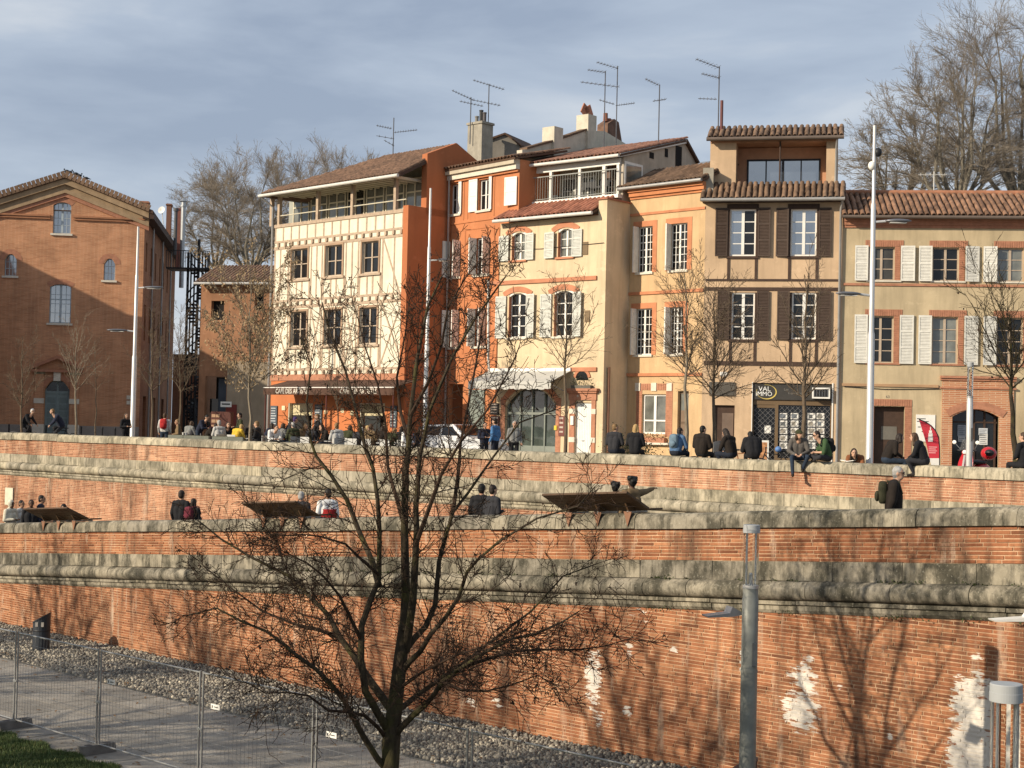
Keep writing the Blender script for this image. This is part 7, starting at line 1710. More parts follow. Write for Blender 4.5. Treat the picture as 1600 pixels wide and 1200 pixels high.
o, J = person(on_coping(1290, -.12), 188, 'man in green T-shirt and sunglasses sitting cross-legged on the coping', 'green', 'char', 0, 'dark', kind='sit_cross', sleeve=False, glasses=True, nod=.25)
backpack(o, J, 'black rucksack of the man in the green T-shirt', CL['black'])
p = on_coping(1322, -.62); p.z -= .36
person(p, -112, 'small long-haired person in a rust jacket reading behind the coping', 'rust', 'black', 0, 'dark', kind='sit_hunch', hair='long', nod=.2, scale=.95, yaw=.3)
person(on_coping(1384, -.06), 12, 'woman in brown jacket and jeans leaning to the right on the coping', 'brown', 'jeans', 0, 'dark', kind='sit_side', hair='bob')
person(on_coping(1441, -.1), 152, 'long-haired woman in black sitting with her back turned by the red flag', 'black', 'char', 0, 'brown', kind='sit_forward', hair='long', skirt=True)
person(on_coping(1598), 120, 'person in a dark jacket cut off by the right edge', 'black', 'black', 0, 'brown', kind='sit', yaw=.4)
# --- on the ramp
o, J = person(on_ramp(1396, -1.3), -12, 'grey-haired man with glasses and dark coat walking on the ramp', 'brown', 'black', 0, 'grey', kind='stand_walk', bulk=.03, glasses=True, yaw=-.15, scale=1.03)
backpack(o, J, 'olive rucksack of the grey-haired walking man', cl('dark_olive', (.035, .035, .018)))
person(on_ramp(17), -25, 'person in a cream hooded jacket at the left edge', 'cream', 'grey', 2, 'black', kind='stand_arms', hood=True, bulk=.02)
person(on_ramp(33, -1.6), -20, 'dark-haired person in a grey top just behind the cream hood', 'lgrey', 'grey', 1, 'black', kind='stand')
person(on_ramp(49, -1.3), -70, 'person in a black jacket with white shirt at the left bench', 'black', 'black', 2, 'black', kind='stand')
person(on_ramp(64, -1.7), 5, 'tallest of the group behind the left bench, head turned right', 'navy', 'black', 1, 'black', kind='stand', hair='short', scale=1.08)
person(on_ramp(107, -1.2), -95, 'person in dark clothes bowed over the right end of the left bench', 'char', 'black', 0, 'black', kind='stand_lean', nod=.6, hair='bob', scale=.98)
person(on_ramp(283, -1.6), 70, 'tall person in black standing with back turned on the ramp', 'black', 'black', 1, 'dark', kind='stand', scale=1.07)
o, J = person(on_ramp(302, -1.5), 60, 'shorter dark-haired companion with a wine-red rucksack', 'black', 'black', 0, 'dark', kind='stand_arms', hair='bob', scale=.93)
backpack(o, J, 'wine-red rucksack on the ramp pair', CL['wine'])
person(on_ramp(470, -.9), 80, 'short grey-haired person behind the middle bench', 'char', 'black', 1, 'grey', kind='stand', scale=.98)
o, J = person(on_ramp(512, -.9), 110, 'person in a white, red and black colour-block jacket by the middle bench', 'white', 'black', 1, 'black', kind='stand', yaw=.5)
mb = MB(); cj = local(o, J['ch']); mb.lathe([(.235, -.02), (.238, .0), (.238, .17), (.235, .19)], cj - Vector((0, 0, .20)), 16)
for v in range(len(mb.v)): mb.v[v] = (cj.x + (mb.v[v][0] - cj.x) * .98, cj.y + (mb.v[v][1] - cj.y) * .72, mb.v[v][2])
so_ = obj('jacket_stripe', mb, CL['red'], None, True, org=tuple(o.location)); so_.parent = o; so_.location = (0, 0, 0); so_.rotation_euler = (0, 0, 0); so_.matrix_parent_inverse = (Matrix.Translation(o.location) @ o.rotation_euler.to_matrix().to_4x4() @ Matrix.Diagonal((*o.scale, 1))).inverted() @ Matrix.Translation(o.location)
person(on_ramp(752, -1.0), 70, 'dark-clad person of the pair behind the big tree', 'black', 'black', 1, 'black', kind='stand')
person(on_ramp(769, -.9), 40, 'person in black with grey pattern of the pair behind the big tree', 'char', 'black', 0, 'dark', kind='stand_arms', hair='short', scale=.98)
person(on_ramp(961, -1.2), 75, 'round dark-haired head above the right-hand bench', 'char', 'black', 2, 'black', kind='stand', hair='curly', scale=.97)
person(on_ramp(988, -1.3), 120, 'person resting an arm on the top of the right-hand bench', 'tan', 'black', 2, 'black', kind='stand_up', hair='curly', scale=1.03)
# --- on the square, left
def plz(x, back): return on_plaza(x, plaza_D(x, back))
def riding(x, back, fac_, label, **k):
    p = plz(x, back); p.z += .86; return person(p, fac_, label, kind='sit_ride', **k)
riding(37, 3.2, -15, 'cyclist in black with a white helmet', top='black', pants='black', hcol='white', glasses=True)
riding(97, 3.0, 200, 'cyclist in a dark coat in front of the sage door', top='navy', pants='char', hcol='light', bulk=.03)
person(plz(196, 1.5), -40, 'woman in black at the foot of the left tall lamp post', 'black', 'black', 0, 'brown', kind='stand_arms', hair='long', scale=.93)
o, J = person(plz(257, 1.6), 85, 'walker in a pale grey jacket with a red rucksack', 'lgrey', 'jeans', 0, 'brown', kind='stand', scale=.95)
backpack(o, J, 'red rucksack on the walker in grey', CL['red'])
person(plz(311, 4.0), -20, 'person in a slate jacket bending over a cafe table', 'navy', 'jeans', 0, 'black', kind='stand_lean', nod=.5)
person(plz(375, 4.6), 200, 'waiter in dark clothes standing at the terrace', 'olive', 'black', 0, 'dark', kind='stand_arms')
person(plz(496, 3.4), 200, 'standing guest in black in front of the cafe', 'black', 'black', 0, 'light', kind='stand_arms')
person(plz(448, 4.4), 30, 'standing guest with a purple knit cap at the cafe', 'char', 'black', 0, 'purple', kind='stand_lean')
person(plz(774, 3.0), 150, 'person in a blue denim jacket beside the white car', 'blue', 'djeans', 0, 'dark', kind='stand', scale=.98)
person(plz(757, 3.6), -60, 'dark-haired person in a blue patterned top beside the white car', 'navy', 'djeans', 0, 'black', kind='stand_arms', scale=.9)
person(plz(804, 4.2), -80, 'person with pale hair at the yellow house shop', 'grey', 'black', 0, 'grey', kind='stand', scale=.94)
rr = random.Random(12)
tops = ['black', 'char', 'navy', 'grey', 'white', 'olive', 'brown', 'lgrey', 'tan', 'wine']; hairs = ['dark', 'black', 'brown', 'light', 'blonde', 'grey']
SEATS = []
guests = [(280, 3.4, 'tan', 'light', 'in a tan top at the left end of the terrace'), (293, 4.6, 'grey', 'brown', 'in grey beside the slate jacket'), (322, 3.0, 'brown', 'dark', 'in brown near the newspaper rack'), (334, 4.4, 'wine', 'dark', 'in wine red near the newspaper rack'), (343, 2.6, 'lgrey', 'grey', 'in a pale grey coat before the newspaper rack'),
          (353, 3.8, 'black', 'dark', 'in black right of the newspaper rack'), (367, 2.4, 'yellow', 'blonde', 'in bright yellow'), (385, 3.0, 'brown', 'brown', 'in brown left of the leafy tree trunk'), (404, 2.6, 'black', 'light', 'in black right of the leafy tree trunk'), (415, 3.6, 'navy', 'dark', 'in navy under the end of the awning'),
          (426, 2.8, 'white', 'dark', 'in white beneath the left menu board'), (436, 4.0, 'grey', 'brown', 'in grey beneath the left menu board'), (459, 3.0, 'olive', 'grey', 'in olive before the left cafe door'), (469, 4.4, 'tan', 'light', 'in tan inside the left cafe doorway'), (482, 2.8, 'char', 'dark', 'in charcoal before the middle menu board'),
          (513, 3.2, 'brown', 'dark', 'in brown right of the standing guest in black'), (527, 2.6, 'lgrey', 'light', 'in pale grey before the orange wall'), (541, 3.8, 'olive', 'brown', 'in olive before the orange wall'), (556, 2.6, 'char', 'grey', 'in charcoal before the right cafe door'), (566, 4.0, 'white', 'blonde', 'in white before the right cafe door'),
          (578, 2.8, 'tan', 'brown', 'in tan at the right cafe door'), (592, 3.6, 'brown', 'dark', 'in brown near the orange party wall'), (607, 2.6, 'olive', 'light', 'in an olive parka near the orange party wall'), (622, 3.4, 'black', 'dark', 'in black at the foot of the orange party wall'), (634, 2.6, 'white', 'dark', 'in a white shirt left of the middle lamp post'), (648, 3.4, 'navy', 'black', 'in navy left of the middle lamp post')]
kinds = [dict(kind='sit', hair='short'), dict(kind='sit_forward', hair='bob'), dict(kind='sit_hunch', hair='short'), dict(kind='sit_forward', hair='long')]
for i, (x, bk, tp_, hr_, tx) in enumerate(guests):
    p = plz(x, bk); f = rr.choice((-30, 10, 170, 200, 60, 120, -60)); SEATS.append((p.copy(), f)); p.z += .50
    person(p, f, 'seated cafe guest ' + tx, tp_, rr.choice(('black', 'djeans', 'jeans')), rr.choice((0, 0, 1)), hr_, group='guests on the cafe terrace', **kinds[i % 4])
# ================================================================== things on the wall, the square and the quay
# newspaper, book, board
pn = local(pr, Vector((0, .50, .20))); F = Fac((pn.x, pn.y), R(35)); mb = MB()
mb.prism([F.w(-.22, pn.z - .05, 0), F.w(0, pn.z, .03), F.w(.0, pn.z + .30, .03), F.w(-.22, pn.z + .26, .0)], F.n * .006); mb.prism([F.w(0, pn.z, .03), F.w(.22, pn.z - .05, 0), F.w(.22, pn.z + .26, 0), F.w(0, pn.z + .30, .03)], F.n * .006)
tag(obj('newspaper', mb, M('newsprint', (.42, .41, .38), .9), org=tuple(pn)), 'grey newspaper held open above the coping', 'newspaper')
p = on_coping(1318, -.2); F = Fac((p.x, p.y), UPP.ang); t = thing('book', p, 'open book lying on the coping in front of the small reader', 'book')
for s in (-1, 1): mb = MB(); mb.prism([F.w(0, ZUP + .02, .0), F.w(.2 * s, ZUP + .05, 0), F.w(.2 * s, ZUP + .05, -.27), F.w(0, ZUP + .02, -.27)], (0, 0, .018)); obj('page_block', mb, W_WHITE, t)
# ---- benches hooked on the ramp wall
M_BEN = M('bench_brown_board', (.085, .048, .024), .6, .25, 5, .15); M_BRK = M('bench_rust_bracket', (.26, .13, .075), .7, .2)
def bench(x0, x1, y, label):
    a0 = LOW.px(x0, y, -.1)[0]; a1 = LOW.px(x1, y, -.1)[0]; am = (a0 + a1) / 2; z = zlow(am); F = LOW
    t = thing('wall_bench', F.w(am, z, -.2), label, 'bench', 'brown benches hooked over the ramp wall')
    sl = (zlow(a1) - zlow(a0)) / (a1 - a0); Z = lambda a: zlow(a) + .07
    n = 5; o0, o1, h0, h1 = -.16, .56, .03, .37
    for k in range(n):
        f0, f1 = k / n + .006, (k + 1) / n - .006; ra = lambda f: (o0 + (o1 - o0) * f, h0 + (h1 - h0) * f)
        (oa, ha), (ob, hb) = ra(f0), ra(f1); mb = MB()
        mb.prism([F.w(a0, Z(a0) + ha, oa), F.w(a1, Z(a1) + ha, oa), F.w(a1, Z(a1) + hb, ob), F.w(a0, Z(a0) + hb, ob)], (F.n * .35 - Vector((0, 0, .55))).normalized() * .045); obj('back_plank', mb, M_BEN, t)
    for k in range(3):
        mb = MB(); oa = -.2 - k * .13; mb.hexa([F.w(a0, Z(a0) - .02, oa - .12), F.w(a1, Z(a1) - .02, oa - .12), F.w(a1, Z(a1) - .02, oa), F.w(a0, Z(a0) - .02, oa), F.w(a0, Z(a0) + .02, oa - .12), F.w(a1, Z(a1) + .02, oa - .12), F.w(a1, Z(a1) + .02, oa), F.w(a0, Z(a0) + .02, oa)]); obj('seat_plank', mb, M_BEN, t)
    for k in range(3):
        a = a0 + (a1 - a0) * (.15 + .35 * k); mb = MB(); zz = zlow(a)
        mb.prism([F.w(a - .10, zz + .035, .10), F.w(a + .10, zz + .035, .10), F.w(a, zz - .26, .10)], F.n * .02); obj('bracket', mb, M_BRK, t)
        mb = MB(); mb.prism([F.w(a - .02, zz + .01, -.5), F.w(a - .02, zz + .01, .12), F.w(a - .02, zz + .045, .12), F.w(a - .02, zz + .045, -.5)], F.u * .04); obj('hook_bar', mb, M_METAL, t)
        mb = MB(); mb.prism([F.w(a - .02, zz + .045, -.14), F.w(a - .02, zz + .045, .1), F.w(a - .02, zz + .20, .2), F.w(a - .02, zz + .14, .08)], F.u * .04); obj('support', mb, M_BEN, t)
bench(68, 136, 815, 'brown bench hooked on the ramp wall at far left'); bench(410, 494, 808, 'brown bench hooked on the ramp wall left of the big tree'); bench(880, 1012, 797, 'brown bench hooked on the ramp wall right of the big tree')
# ---- tall lamp posts with two heads
M_POST = M('lamp_post_paint', (.56, .55, .53), .4, .06, 4, .02, metal=.3)
def lamp(x, D, ytop, heads, label, r=.11):
    b = on_plaza(x, D); zt = pt(x, ytop, D).z; t = thing('street_lamp', b, label, 'street lamp', 'tall street lamps on the square'); H = zt - b.z
    mb = MB(); mb.lathe([(r * 1.35, 0), (r * 1.35, .5), (r * 1.1, .55), (r * 1.05, H * .42), (r * .82, H * .43), (r * .75, H * .78), (r * .55, H * .785), (r * .5, H)], b, 14); obj('post', mb, M_POST, t, True)
    for (z, sx, ln) in heads:
        zz = pt(x, z, D).z; mb = MB(); u = Vector((sx, -.12, 0)).normalized()
        mb.tube([Vector((b.x, b.y, zz)), Vector((b.x, b.y, zz + .03)) + u * .35], .035, 8); hd = obj('arm', mb, M_POST, t, True)
        c = Vector((b.x, b.y, zz + .04)) + u * (.3 + ln / 2); mb = MB(); mb.ell(c, (ln / 2, .16, .055), 14, 7, Matrix.Rotation(math.atan2(u.y, u.x), 3, 'Z')); obj('lamp_head', mb, M('lamp_head_dark', (.16, .16, .17), .4, metal=.5), hd, True)
        mb = MB(); mb.box(c.x - ln * .3, c.x + ln * .3, c.y - .1, c.y + .1, c.z - .065, c.z - .05); obj('lens', mb, W_WHITE, hd)
    return t, b
t, b = lamp(1359, plaza_D(1359, .9), 196, ((462, -1, .75), (347, 1, .75)), 'tall white lamp post before the long beige house', .092)
for (x, y, c) in ((1362.5, 259, W_WHITE), (1372, 238, M_BLACK)):
    p = pt(x, y, b.y); mb = MB(); mb.ell(p, (.11, .11, .13), 10, 8); obj('camera_dome', mb, c, t, True)
lamp(664, plaza_D(664, 8.5), 294, ((407, 1, .6),), 'tall white lamp post in front of the orange party wall', .095)
lamp(207, plaza_D(207, 2.2), 354, ((450, 1, .9), (518, -1, .9)), 'tall white lamp post at the corner of the brick building', .10)
# ---- glass lantern columns
def lantern(x, ytop, base, s, label, r0=.125, gal=None):
    D = FPX / s; b = pt(x, 660, D); b = Vector((b.x, b.y, base)); zt = pt(x, ytop, D).z; H = zt - base
    t = thing('lantern_column', b, label, 'street lamp', 'glass-topped lantern columns'); gal = gal or M('lantern_galvanised', (.225, .23, .205), .5, .2, 5, .04, metal=.15)
    c = lambda z: b + Vector((0, 0, z)); g0, g1 = H - .92, H - .12
    mb = MB(); mb.lathe([(r0, 0), (r0, H - 2.2), (r0 * 1.03, H - 2.2), (r0 * 1.03, H - 2.16), (r0 * .98, H - 2.16), (r0 * .98, H - 1.1), (r0 * .93, H - 1.09), (r0 * .93, H - .94)], b, 20); obj('column', mb, gal, t, True)
    mb = MB(); mb.box(b.x + r0 * .2, b.x + r0 * .72, b.y - r0 * 1.02, b.y - r0 * .7, H - 2.1 + base, H - 1.75 + base); obj('access_door', mb, M('lantern_door', (.07, .075, .08), .5), t)
    mt = M('lantern_ring', (.40, .40, .39), .4, .1, 4, .03, metal=.4)
    mb = MB(); mb.lathe([(r0 * .97, g0 - .03), (r0 * .97, g0 + .02)], b, 20); obj('ring', mb, mt, t, True)
    mb = MB(); mb.lathe([(r0 * 1.02, g1), (r0 * 1.02, g1 + .06), (r0 * 1.0, g1 + .062), (r0 * 1.0, H - .006), (r0 * .97, H)], b, 40); obj('cap', mb, M('lantern_cap', (.33, .34, .34), .6, .06, 4, .02), t)
    for k in range(4):
        a = R(35 + 90 * k); q_ = b + Vector((math.cos(a), math.sin(a), 0)) * r0 * .8; mb = MB(); mb.tube([q_ + Vector((0, 0, g0)), q_ + Vector((0, 0, g1))], .012, 6); obj('rod', mb, mt, t)
    mb = MB(); mb.lathe([(r0 * .28, g0), (r0 * .28, g0 + .18), (r0 * .15, g0 + .2)], b, 10); obj('lamp_base', mb, mt, t)
    gm, tr, bs, N, L = nodes('lantern_glass_%d' % x); bs.inputs['Transmission Weight'].default_value = 1; bs.inputs['Roughness'].default_value = .02; bs.inputs['IOR'].default_value = 1.12; bs.inputs['Base Color'].default_value = (.93, .95, .95, 1)
    mb = MB(); n = 20
    for rr_ in (r0 * .92,):
        ring = [(rr_ * math.cos(2 * math.pi * j / n), rr_ * math.sin(2 * math.pi * j / n)) for j in range(n)]
        for j in range(n):
            (x0, y0), (x1, y1) = ring[j], ring[(j + 1) % n]; mb.quad((b.x + x0, b.y + y0, base + g0), (b.x + x1, b.y + y1, base + g0), (b.x + x1, b.y + y1, base + g1), (b.x + x0, b.y + y0, base + g1))
    obj('glass_cylinder', mb, gm, t, True)
    return t, b, H
t, b, H = lantern(1177.5, 820, 0, 104, 'tall galvanised lantern column with glass top before the low wall')
lantern(1578, 1068, 0, 230, 'nearest lantern column, only its glass top showing at bottom right', .108)
def side_head(p, u, ln, label, parent=None):
    mb = MB(); v = u.cross(Vector((0, 0, 1))).normalized(); 
    mb.prism([p, p + u * ln * .35 + Vector((0, 0, .11)), p + u * ln * .42 + Vector((0, 0, .02)), p + u * ln + Vector((0, 0, -.02)), p + u * ln * .98 - Vector((0, 0, .045)), p + u * ln * .35 - Vector((0, 0, .035))], v * .24)
    return mb
u = Vector((-.97, -.25, 0)).normalized(); p = pt(1166, 960, b.y + .05); mb = side_head(p, u, .62, ''); obj('side_luminaire', mb, M('luminaire_grey', (.22, .22, .23), .35, .1, 4, 0, metal=.5), t)
mb = MB(); mb.tube([b + Vector((0, 0, p.z)), p], .025, 6); obj('luminaire_arm', mb, M_METAL, t)
lantern(1515, 566, PLAZA, FPX / plaza_D(1515, 1.0), 'white lantern column behind the red scooter', .085, M_POST)
# mast just outside the right edge whose lamp head shows in the frame
D = FPX / 100; pb = pt(1660, 660, D); t = thing('quay_lamp', (pb.x, pb.y, 0), 'lamp head reaching in from the right edge', 'street lamp'); mb = MB(); mb.lathe([(.12, 0), (.11, 5.2)], (pb.x, pb.y, 0), 12); obj('post', mb, M_POST, t, True)
p = pt(1645, 968, D); mb = side_head(p, Vector((-1, -.1, 0)).normalized(), .95, ''); obj('lamp_head', mb, W_WHITE, t); mb = MB(); mb.tube([Vector((pb.x, pb.y, p.z)), p], .03, 6); obj('arm', mb, M_METAL, t)
# ---- litter bins
def bin_(x, y, z0, s, w_, h_, label):
    b = on_z(x, y, 0) if s is None else Vector((*pt(x, 660, FPX / s)[:2], 0)); t = thing('litter_bin', b, label, 'litter bin', 'dark cylindrical litter bins on the quay'); r = w_ / 2; n = 20; mb = MB(); dk = M('bin_slate', (.03, .035, .042), .45, .15, 5, .05)
    rg = [(r * math.cos(2 * math.pi * j / n), r * math.sin(2 * math.pi * j / n)) for j in range(n)]; zt = lambda X: h_ - .14 + .14 * X / r
    for j in range(n):
        (x0, y0), (x1, y1) = rg[j], rg[(j + 1) % n]; mb.quad(b + Vector((x0, y0, 0)), b + Vector((x1, y1, 0)), b + Vector((x1, y1, zt(x1))), b + Vector((x0, y0, zt(x0))))
    obj('body', mb, dk, t, True); mb = MB(); top = [b + Vector((1.06 * x0, 1.06 * y0, zt(x0))) for x0, y0 in rg]; mb.prism(top, (0, 0, .035)); obj('lid', mb, dk, t)
    mb = MB(); mb.lathe([(r * 1.01, h_ * .52), (r * 1.03, h_ * .53), (r * 1.03, h_ * .55), (r * 1.01, h_ * .56)], b, n); obj('band', mb, M_BLACK, t, True)
    for dx in (-.07, .09): mb = MB(); mb.box(b.x + dx - .035, b.x + dx + .035, b.y - r * 1.02, b.y - r * .9, h_ * .66, h_ * .78); obj('opening', mb, M('bin_slot', (.30, .28, .25), .6), t)
bin_(64, 1016, 0, None, .47, 1.02, 'slate litter bin with slanted lid on the cobbles at left'); bin_(1171, 1180, 0, 93.7, .46, 1.05, 'dark litter bin half hidden behind the lantern column')
# ---- temporary mesh fence
def fence():
    tops = [(-132, 945), (30, 980), (160, 1010), (320, 1046), (498, 1098), (740, 1150), (1000, 1205)]; line = 7.72; gal = M('fence_galvanised', (.33, .33, .32), .4, .12, 5, .03, metal=.6); P_ = []
    for x, y in tops:
        d = ray(x, 900); q_ = LOW.p + LOW.n * line; t_ = (q_ - CAM).dot(LOW.n) / d.dot(LOW.n); h_ = CAM + d * t_; P_.append((h_ - LOW.p).dot(LOW.u))
    names = ['leftmost mesh fence panel, cut by the frame', 'mesh fence panel in front of the slate bin', 'mesh fence panel left of the single dark post', 'mesh fence panel just left of the big tree trunk', 'mesh fence panel behind the big tree trunk', 'mesh fence panel at the bottom right of the tree']
    H = 2.0
    for i in range(len(P_) - 1):
        a0, a1 = P_[i] + .05, P_[i + 1] - .05; F = LOW; o = line
        t = thing('mesh_fence', F.w((a0 + a1) / 2, 0, o), names[i], 'fence', 'temporary mesh fence along the path')
        for a in (a0, a1): mb = MB(); mb.tube([F.w(a, .04, o), F.w(a, H, o)], .021, 8); obj('post', mb, gal, t, True)
        for z in (H - .03, .18): mb = MB(); mb.tube([F.w(a0, z, o), F.w(a1, z, o)], .016, 8); obj('rail', mb, gal, t, True)
        segs = []; n = int((a1 - a0) / .11)
        for k in range(1, n): a = a0 + (a1 - a0) * k / n; segs.append((tuple(F.w(a, .18, o)), tuple(F.w(a, H - .03, o)), .0027, .0027))
        for k in range(1, 9): z = .18 + (H - .21) * k / 9; segs.append((tuple(F.w(a0, z, o)), tuple(F.w(a1, z, o)), .0027, .0027))
        tag(link('wire_mesh', seg_mesh('wire_mesh', segs, gal, tuple(root_org(t)), 4), t), kind='stuff')
        if i in (2, 3, 4):
            mb = MB(); a = a0 + .25; F.box(mb, a, a + .26, H - .62, H - .53, o + .004, o + .01); pl = obj('name_plate', mb, W_WHITE, t)
            mb = MB(); F.box(mb, a + .03, a + .06, H - .60, H - .555, o + .0101, o + .012); F.box(mb, a + .09, a + .22, H - .585, H - .57, o + .0101, o + .012); obj('print', mb, M_BLACK, pl)
    for i, nm in ((1, 'concrete fence foot at the left'), (2, 'concrete fence foot beside the grass'), (3, 'concrete fence foot below the single dark post')):
        a = P_[i]; F = LOW; t = thing('concrete_block', F.w(a, 0, line), nm, 'concrete block', 'concrete feet of the mesh fence'); mb = MB(); cc = M('foot_concrete', (.15, .14, .125), .95, .25, 5, .4)
        mb.prism([F.w(a - .11, .0, line - .36), F.w(a + .11, .0, line - .36), F.w(a + .09, .18, line - .34), F.w(a - .09, .18, line - .34)], F.n * .72); obj('block', mb, cc, t)
        mb = MB(); F.box(mb, a - .07, a + .07, H * .48, H * .48 + .04, line - .03, line + .03); obj('clamp', mb, M_METAL, t)
        for k in (-.2, .2): mb = MB(); F.box(mb, a - .05, a + .05, .1801, .185, line + k - .06, line + k + .06); obj('hole', mb, M_BLACK, t)
fence()
# ---- white panel on the upper wall at left
r = UPP.rect(8, 762, 20, 789, .05); mb = MB(); UPP.box(mb, r[0], r[2], r[1], r[3], .02, .06); tag(obj('wall_panel', mb, W_CREAM, org=tuple(UPP.w(r[0], r[1], .03))), 'blank cream panel fixed to the upper wall at the left edge', 'panel')
# ---- red feather flag
def flag():
    D = plaza_D(1450, 5.5); F = fac_px(1434, D, -6); red = M('flag_red', (.52, .035, .055), .75, .1); b = on_plaza(1467, D); t = thing('feather_flag', b, 'red feather flag with a white tower emblem beside the brick archway', 'flag')
    out = [(1436, 656), (1446, 660), (1455, 666), (1461, 673), (1466, 683), (1467.5, 700), (1467.5, 716), (1452, 716), (1449, 700), (1444, 682)]
    mb = MB(); mb.prism([F.w(*F.px(x, y)) for x, y in out], F.n * .012); obj('cloth', mb, red, t)
    mb = MB(); mb.prism([F.w(*F.px(x, y)) for x, y in ((1452, 716), (1467.5, 716), (1467.5, 730), (1456, 730))], F.n * .012); obj('hem', mb, W_WHITE, t)
    mb = MB(); mb.tube([F.w(*F.px(x, y), .0) for x, y in ((1468, 745), (1468, 700), (1466.5, 683), (1461.5, 673), (1455, 665.5), (1446, 659.5), (1436, 655.5))], .022, 6); obj('pole', mb, M_BLACK, t)
    mb = MB()
    for (x0, x1, y0, y1) in ((1450, 1457.5, 683, 690), (1450.5, 1457, 677, 682.5), (1451.5, 1456, 672.5, 676.5), (1453, 1454.6, 667, 672)): a0, zb_ = F.px(x0, y1); a1, zt_ = F.px(x1, y0); F.box(mb, a0, a1, zb_, zt_, .012, .018)
    obj('tower_emblem', mb, W_WHITE, t)
    mb = MB()
    for k in range(4): a0, zz = F.px(1451, 699 + 3 * k); a1, _ = F.px(1464 - 2 * (k % 2), 699 + 3 * k); F.box(mb, a0, a1, zz, zz + .025, .012, .016)
    tag(obj('print', mb, M('flag_print', (.70, .35, .35), .8), t), kind='stuff')
flag()
# ---- red scooter
def scooter():
    D = plaza_D(1525, 3.0); b = on_plaza(1521, D); t = thing('scooter', b, 'red motor scooter with round top box and white mirrors', 'scooter'); red = M('scooter_red', (.42, .012, .018), .25, .05, 5, 0, spec=.6); X = Vector((.74, .67, 0)); Y = Vector((-.67, .74, 0)); A = lambda x, y, z: b + X * x + Y * y + Vector((0, 0, z))
    rot = Matrix.Rotation(math.atan2(X.y, X.x), 3, 'Z')
    for x, nm in ((-.62, 'front_wheel'), (.60, 'rear_wheel')):
        mb = MB(); pts = [A(x + .20 * math.cos(t_), 0, .24 + .20 * math.sin(t_)) for t_ in [2 * math.pi * k / 18 for k in range(19)]]; mb.tube(pts, .05, 8, False); w_ = obj('wheel', mb, M_BLACK, t, True); mb = MB(); mb.ell(A(x, 0, .24), (.13, .04, .13), 12, 8, rot); obj('rim', mb, M_METAL, w_, True)
    mb = MB()     # leg shield: curved plate
    for k in range(8):
        f0, f1 = k / 8, (k + 1) / 8; w0, w1 = .13 + .10 * math.sin(f0 * 3.0), .13 + .10 * math.sin(f1 * 3.0); P0 = lambda f, s, w_: A(-.50 + .20 * f - .05 * (1 - abs(s)) , s * w_, .34 + .66 * f)
        for s0, s1 in ((-1, -.4), (-.4, .4), (.4, 1)): mb.prism([P0(f0, s0, w0), P0(f0, s1, w0), P0(f1, s1, w1), P0(f1, s0, w1)], X * .03)
    obj('leg_shield', mb, red, t, True)
    mb = MB(); mb.prism([A(-.56, -.015, .40), A(-.52, -.015, .40), A(-.38, -.015, .92), A(-.42, -.015, .95)], Y * .03 - X * .04); obj('shield_trim', mb, W_WHITE, t)
    mb = MB(); mb.ell(A(-.66, 0, .42), (.2, .085, .13), 12, 8, rot); obj('front_mudguard', mb, red, t, True)
    mb = MB(); mb.prism([A(-.36, -.16, .28), A(.2, -.16, .28), A(.2, .16, .28), A(-.36, .16, .28)], (0, 0, .06)); obj('floorboard', mb, M_BLACK, t)
    mb = MB(); mb.ell(A(.45, 0, .52), (.40, .19, .22), 16, 10, rot); obj('rear_body', mb, red, t, True)
    mb = MB(); mb.ell(A(.30, 0, .76), (.38, .15, .07), 14, 8, rot); obj('saddle', mb, M_BLACK, t, True)
    mb = MB(); mb.ell(A(.82, 0, 1.0), (.22, .22, .19), 16, 12, rot); tb = obj('top_box', mb, red, t, True); mb = MB(); mb.ell(A(.68, -.10, 1.02), (.11, .14, .10), 10, 8, rot); obj('backrest_pad', mb, M_BLACK, tb, True)
    mb = MB(); mb.tube([A(-.30, 0, .95), A(-.26, 0, 1.06)], .05, 8); mb.tube([A(-.30, -.30, 1.08), A(-.24, 0, 1.06), A(-.30, .30, 1.08)], .022, 8); obj('handlebar', mb, M_BLACK, t, True)
    mb = MB(); mb.ell(A(-.34, 0, 1.02), (.11, .14, .08), 12, 8, rot); obj('headset', mb, red, t, True); mb = MB(); mb.ell(A(-.43, 0, 1.03), (.03, .07, .06), 10, 6, rot); obj('headlamp', mb, W_WHITE, t, True)
    for s in (-1, 1):
        mb = MB(); mb.tube([A(-.27, s * .2, 1.08), A(-.36, s * .34, 1.26)], .008, 5); st = obj('mirror_stalk', mb, M_METAL, t); mb = MB(); mb.ell(A(-.38, s * .36, 1.30), (.02, .065, .055), 10, 7, rot); obj('mirror', mb, W_WHITE, st, True)
    gm, tr, bs, N, L = nodes('windscreen'); bs.inputs['Transmission Weight'].default_value = .9; bs.inputs['Roughness'].default_value = .05; bs.inputs['Base Color'].default_value = (.5, .5, .5, 1); bs.inputs['IOR'].default_value = 1.1
    mb = MB(); mb.prism([A(-.34, -.22, 1.08), A(-.34, .22, 1.08), A(-.24, .18, 1.38), A(-.24, -.18, 1.38)], X * .008); obj('windscreen', mb, gm, t)
scooter()
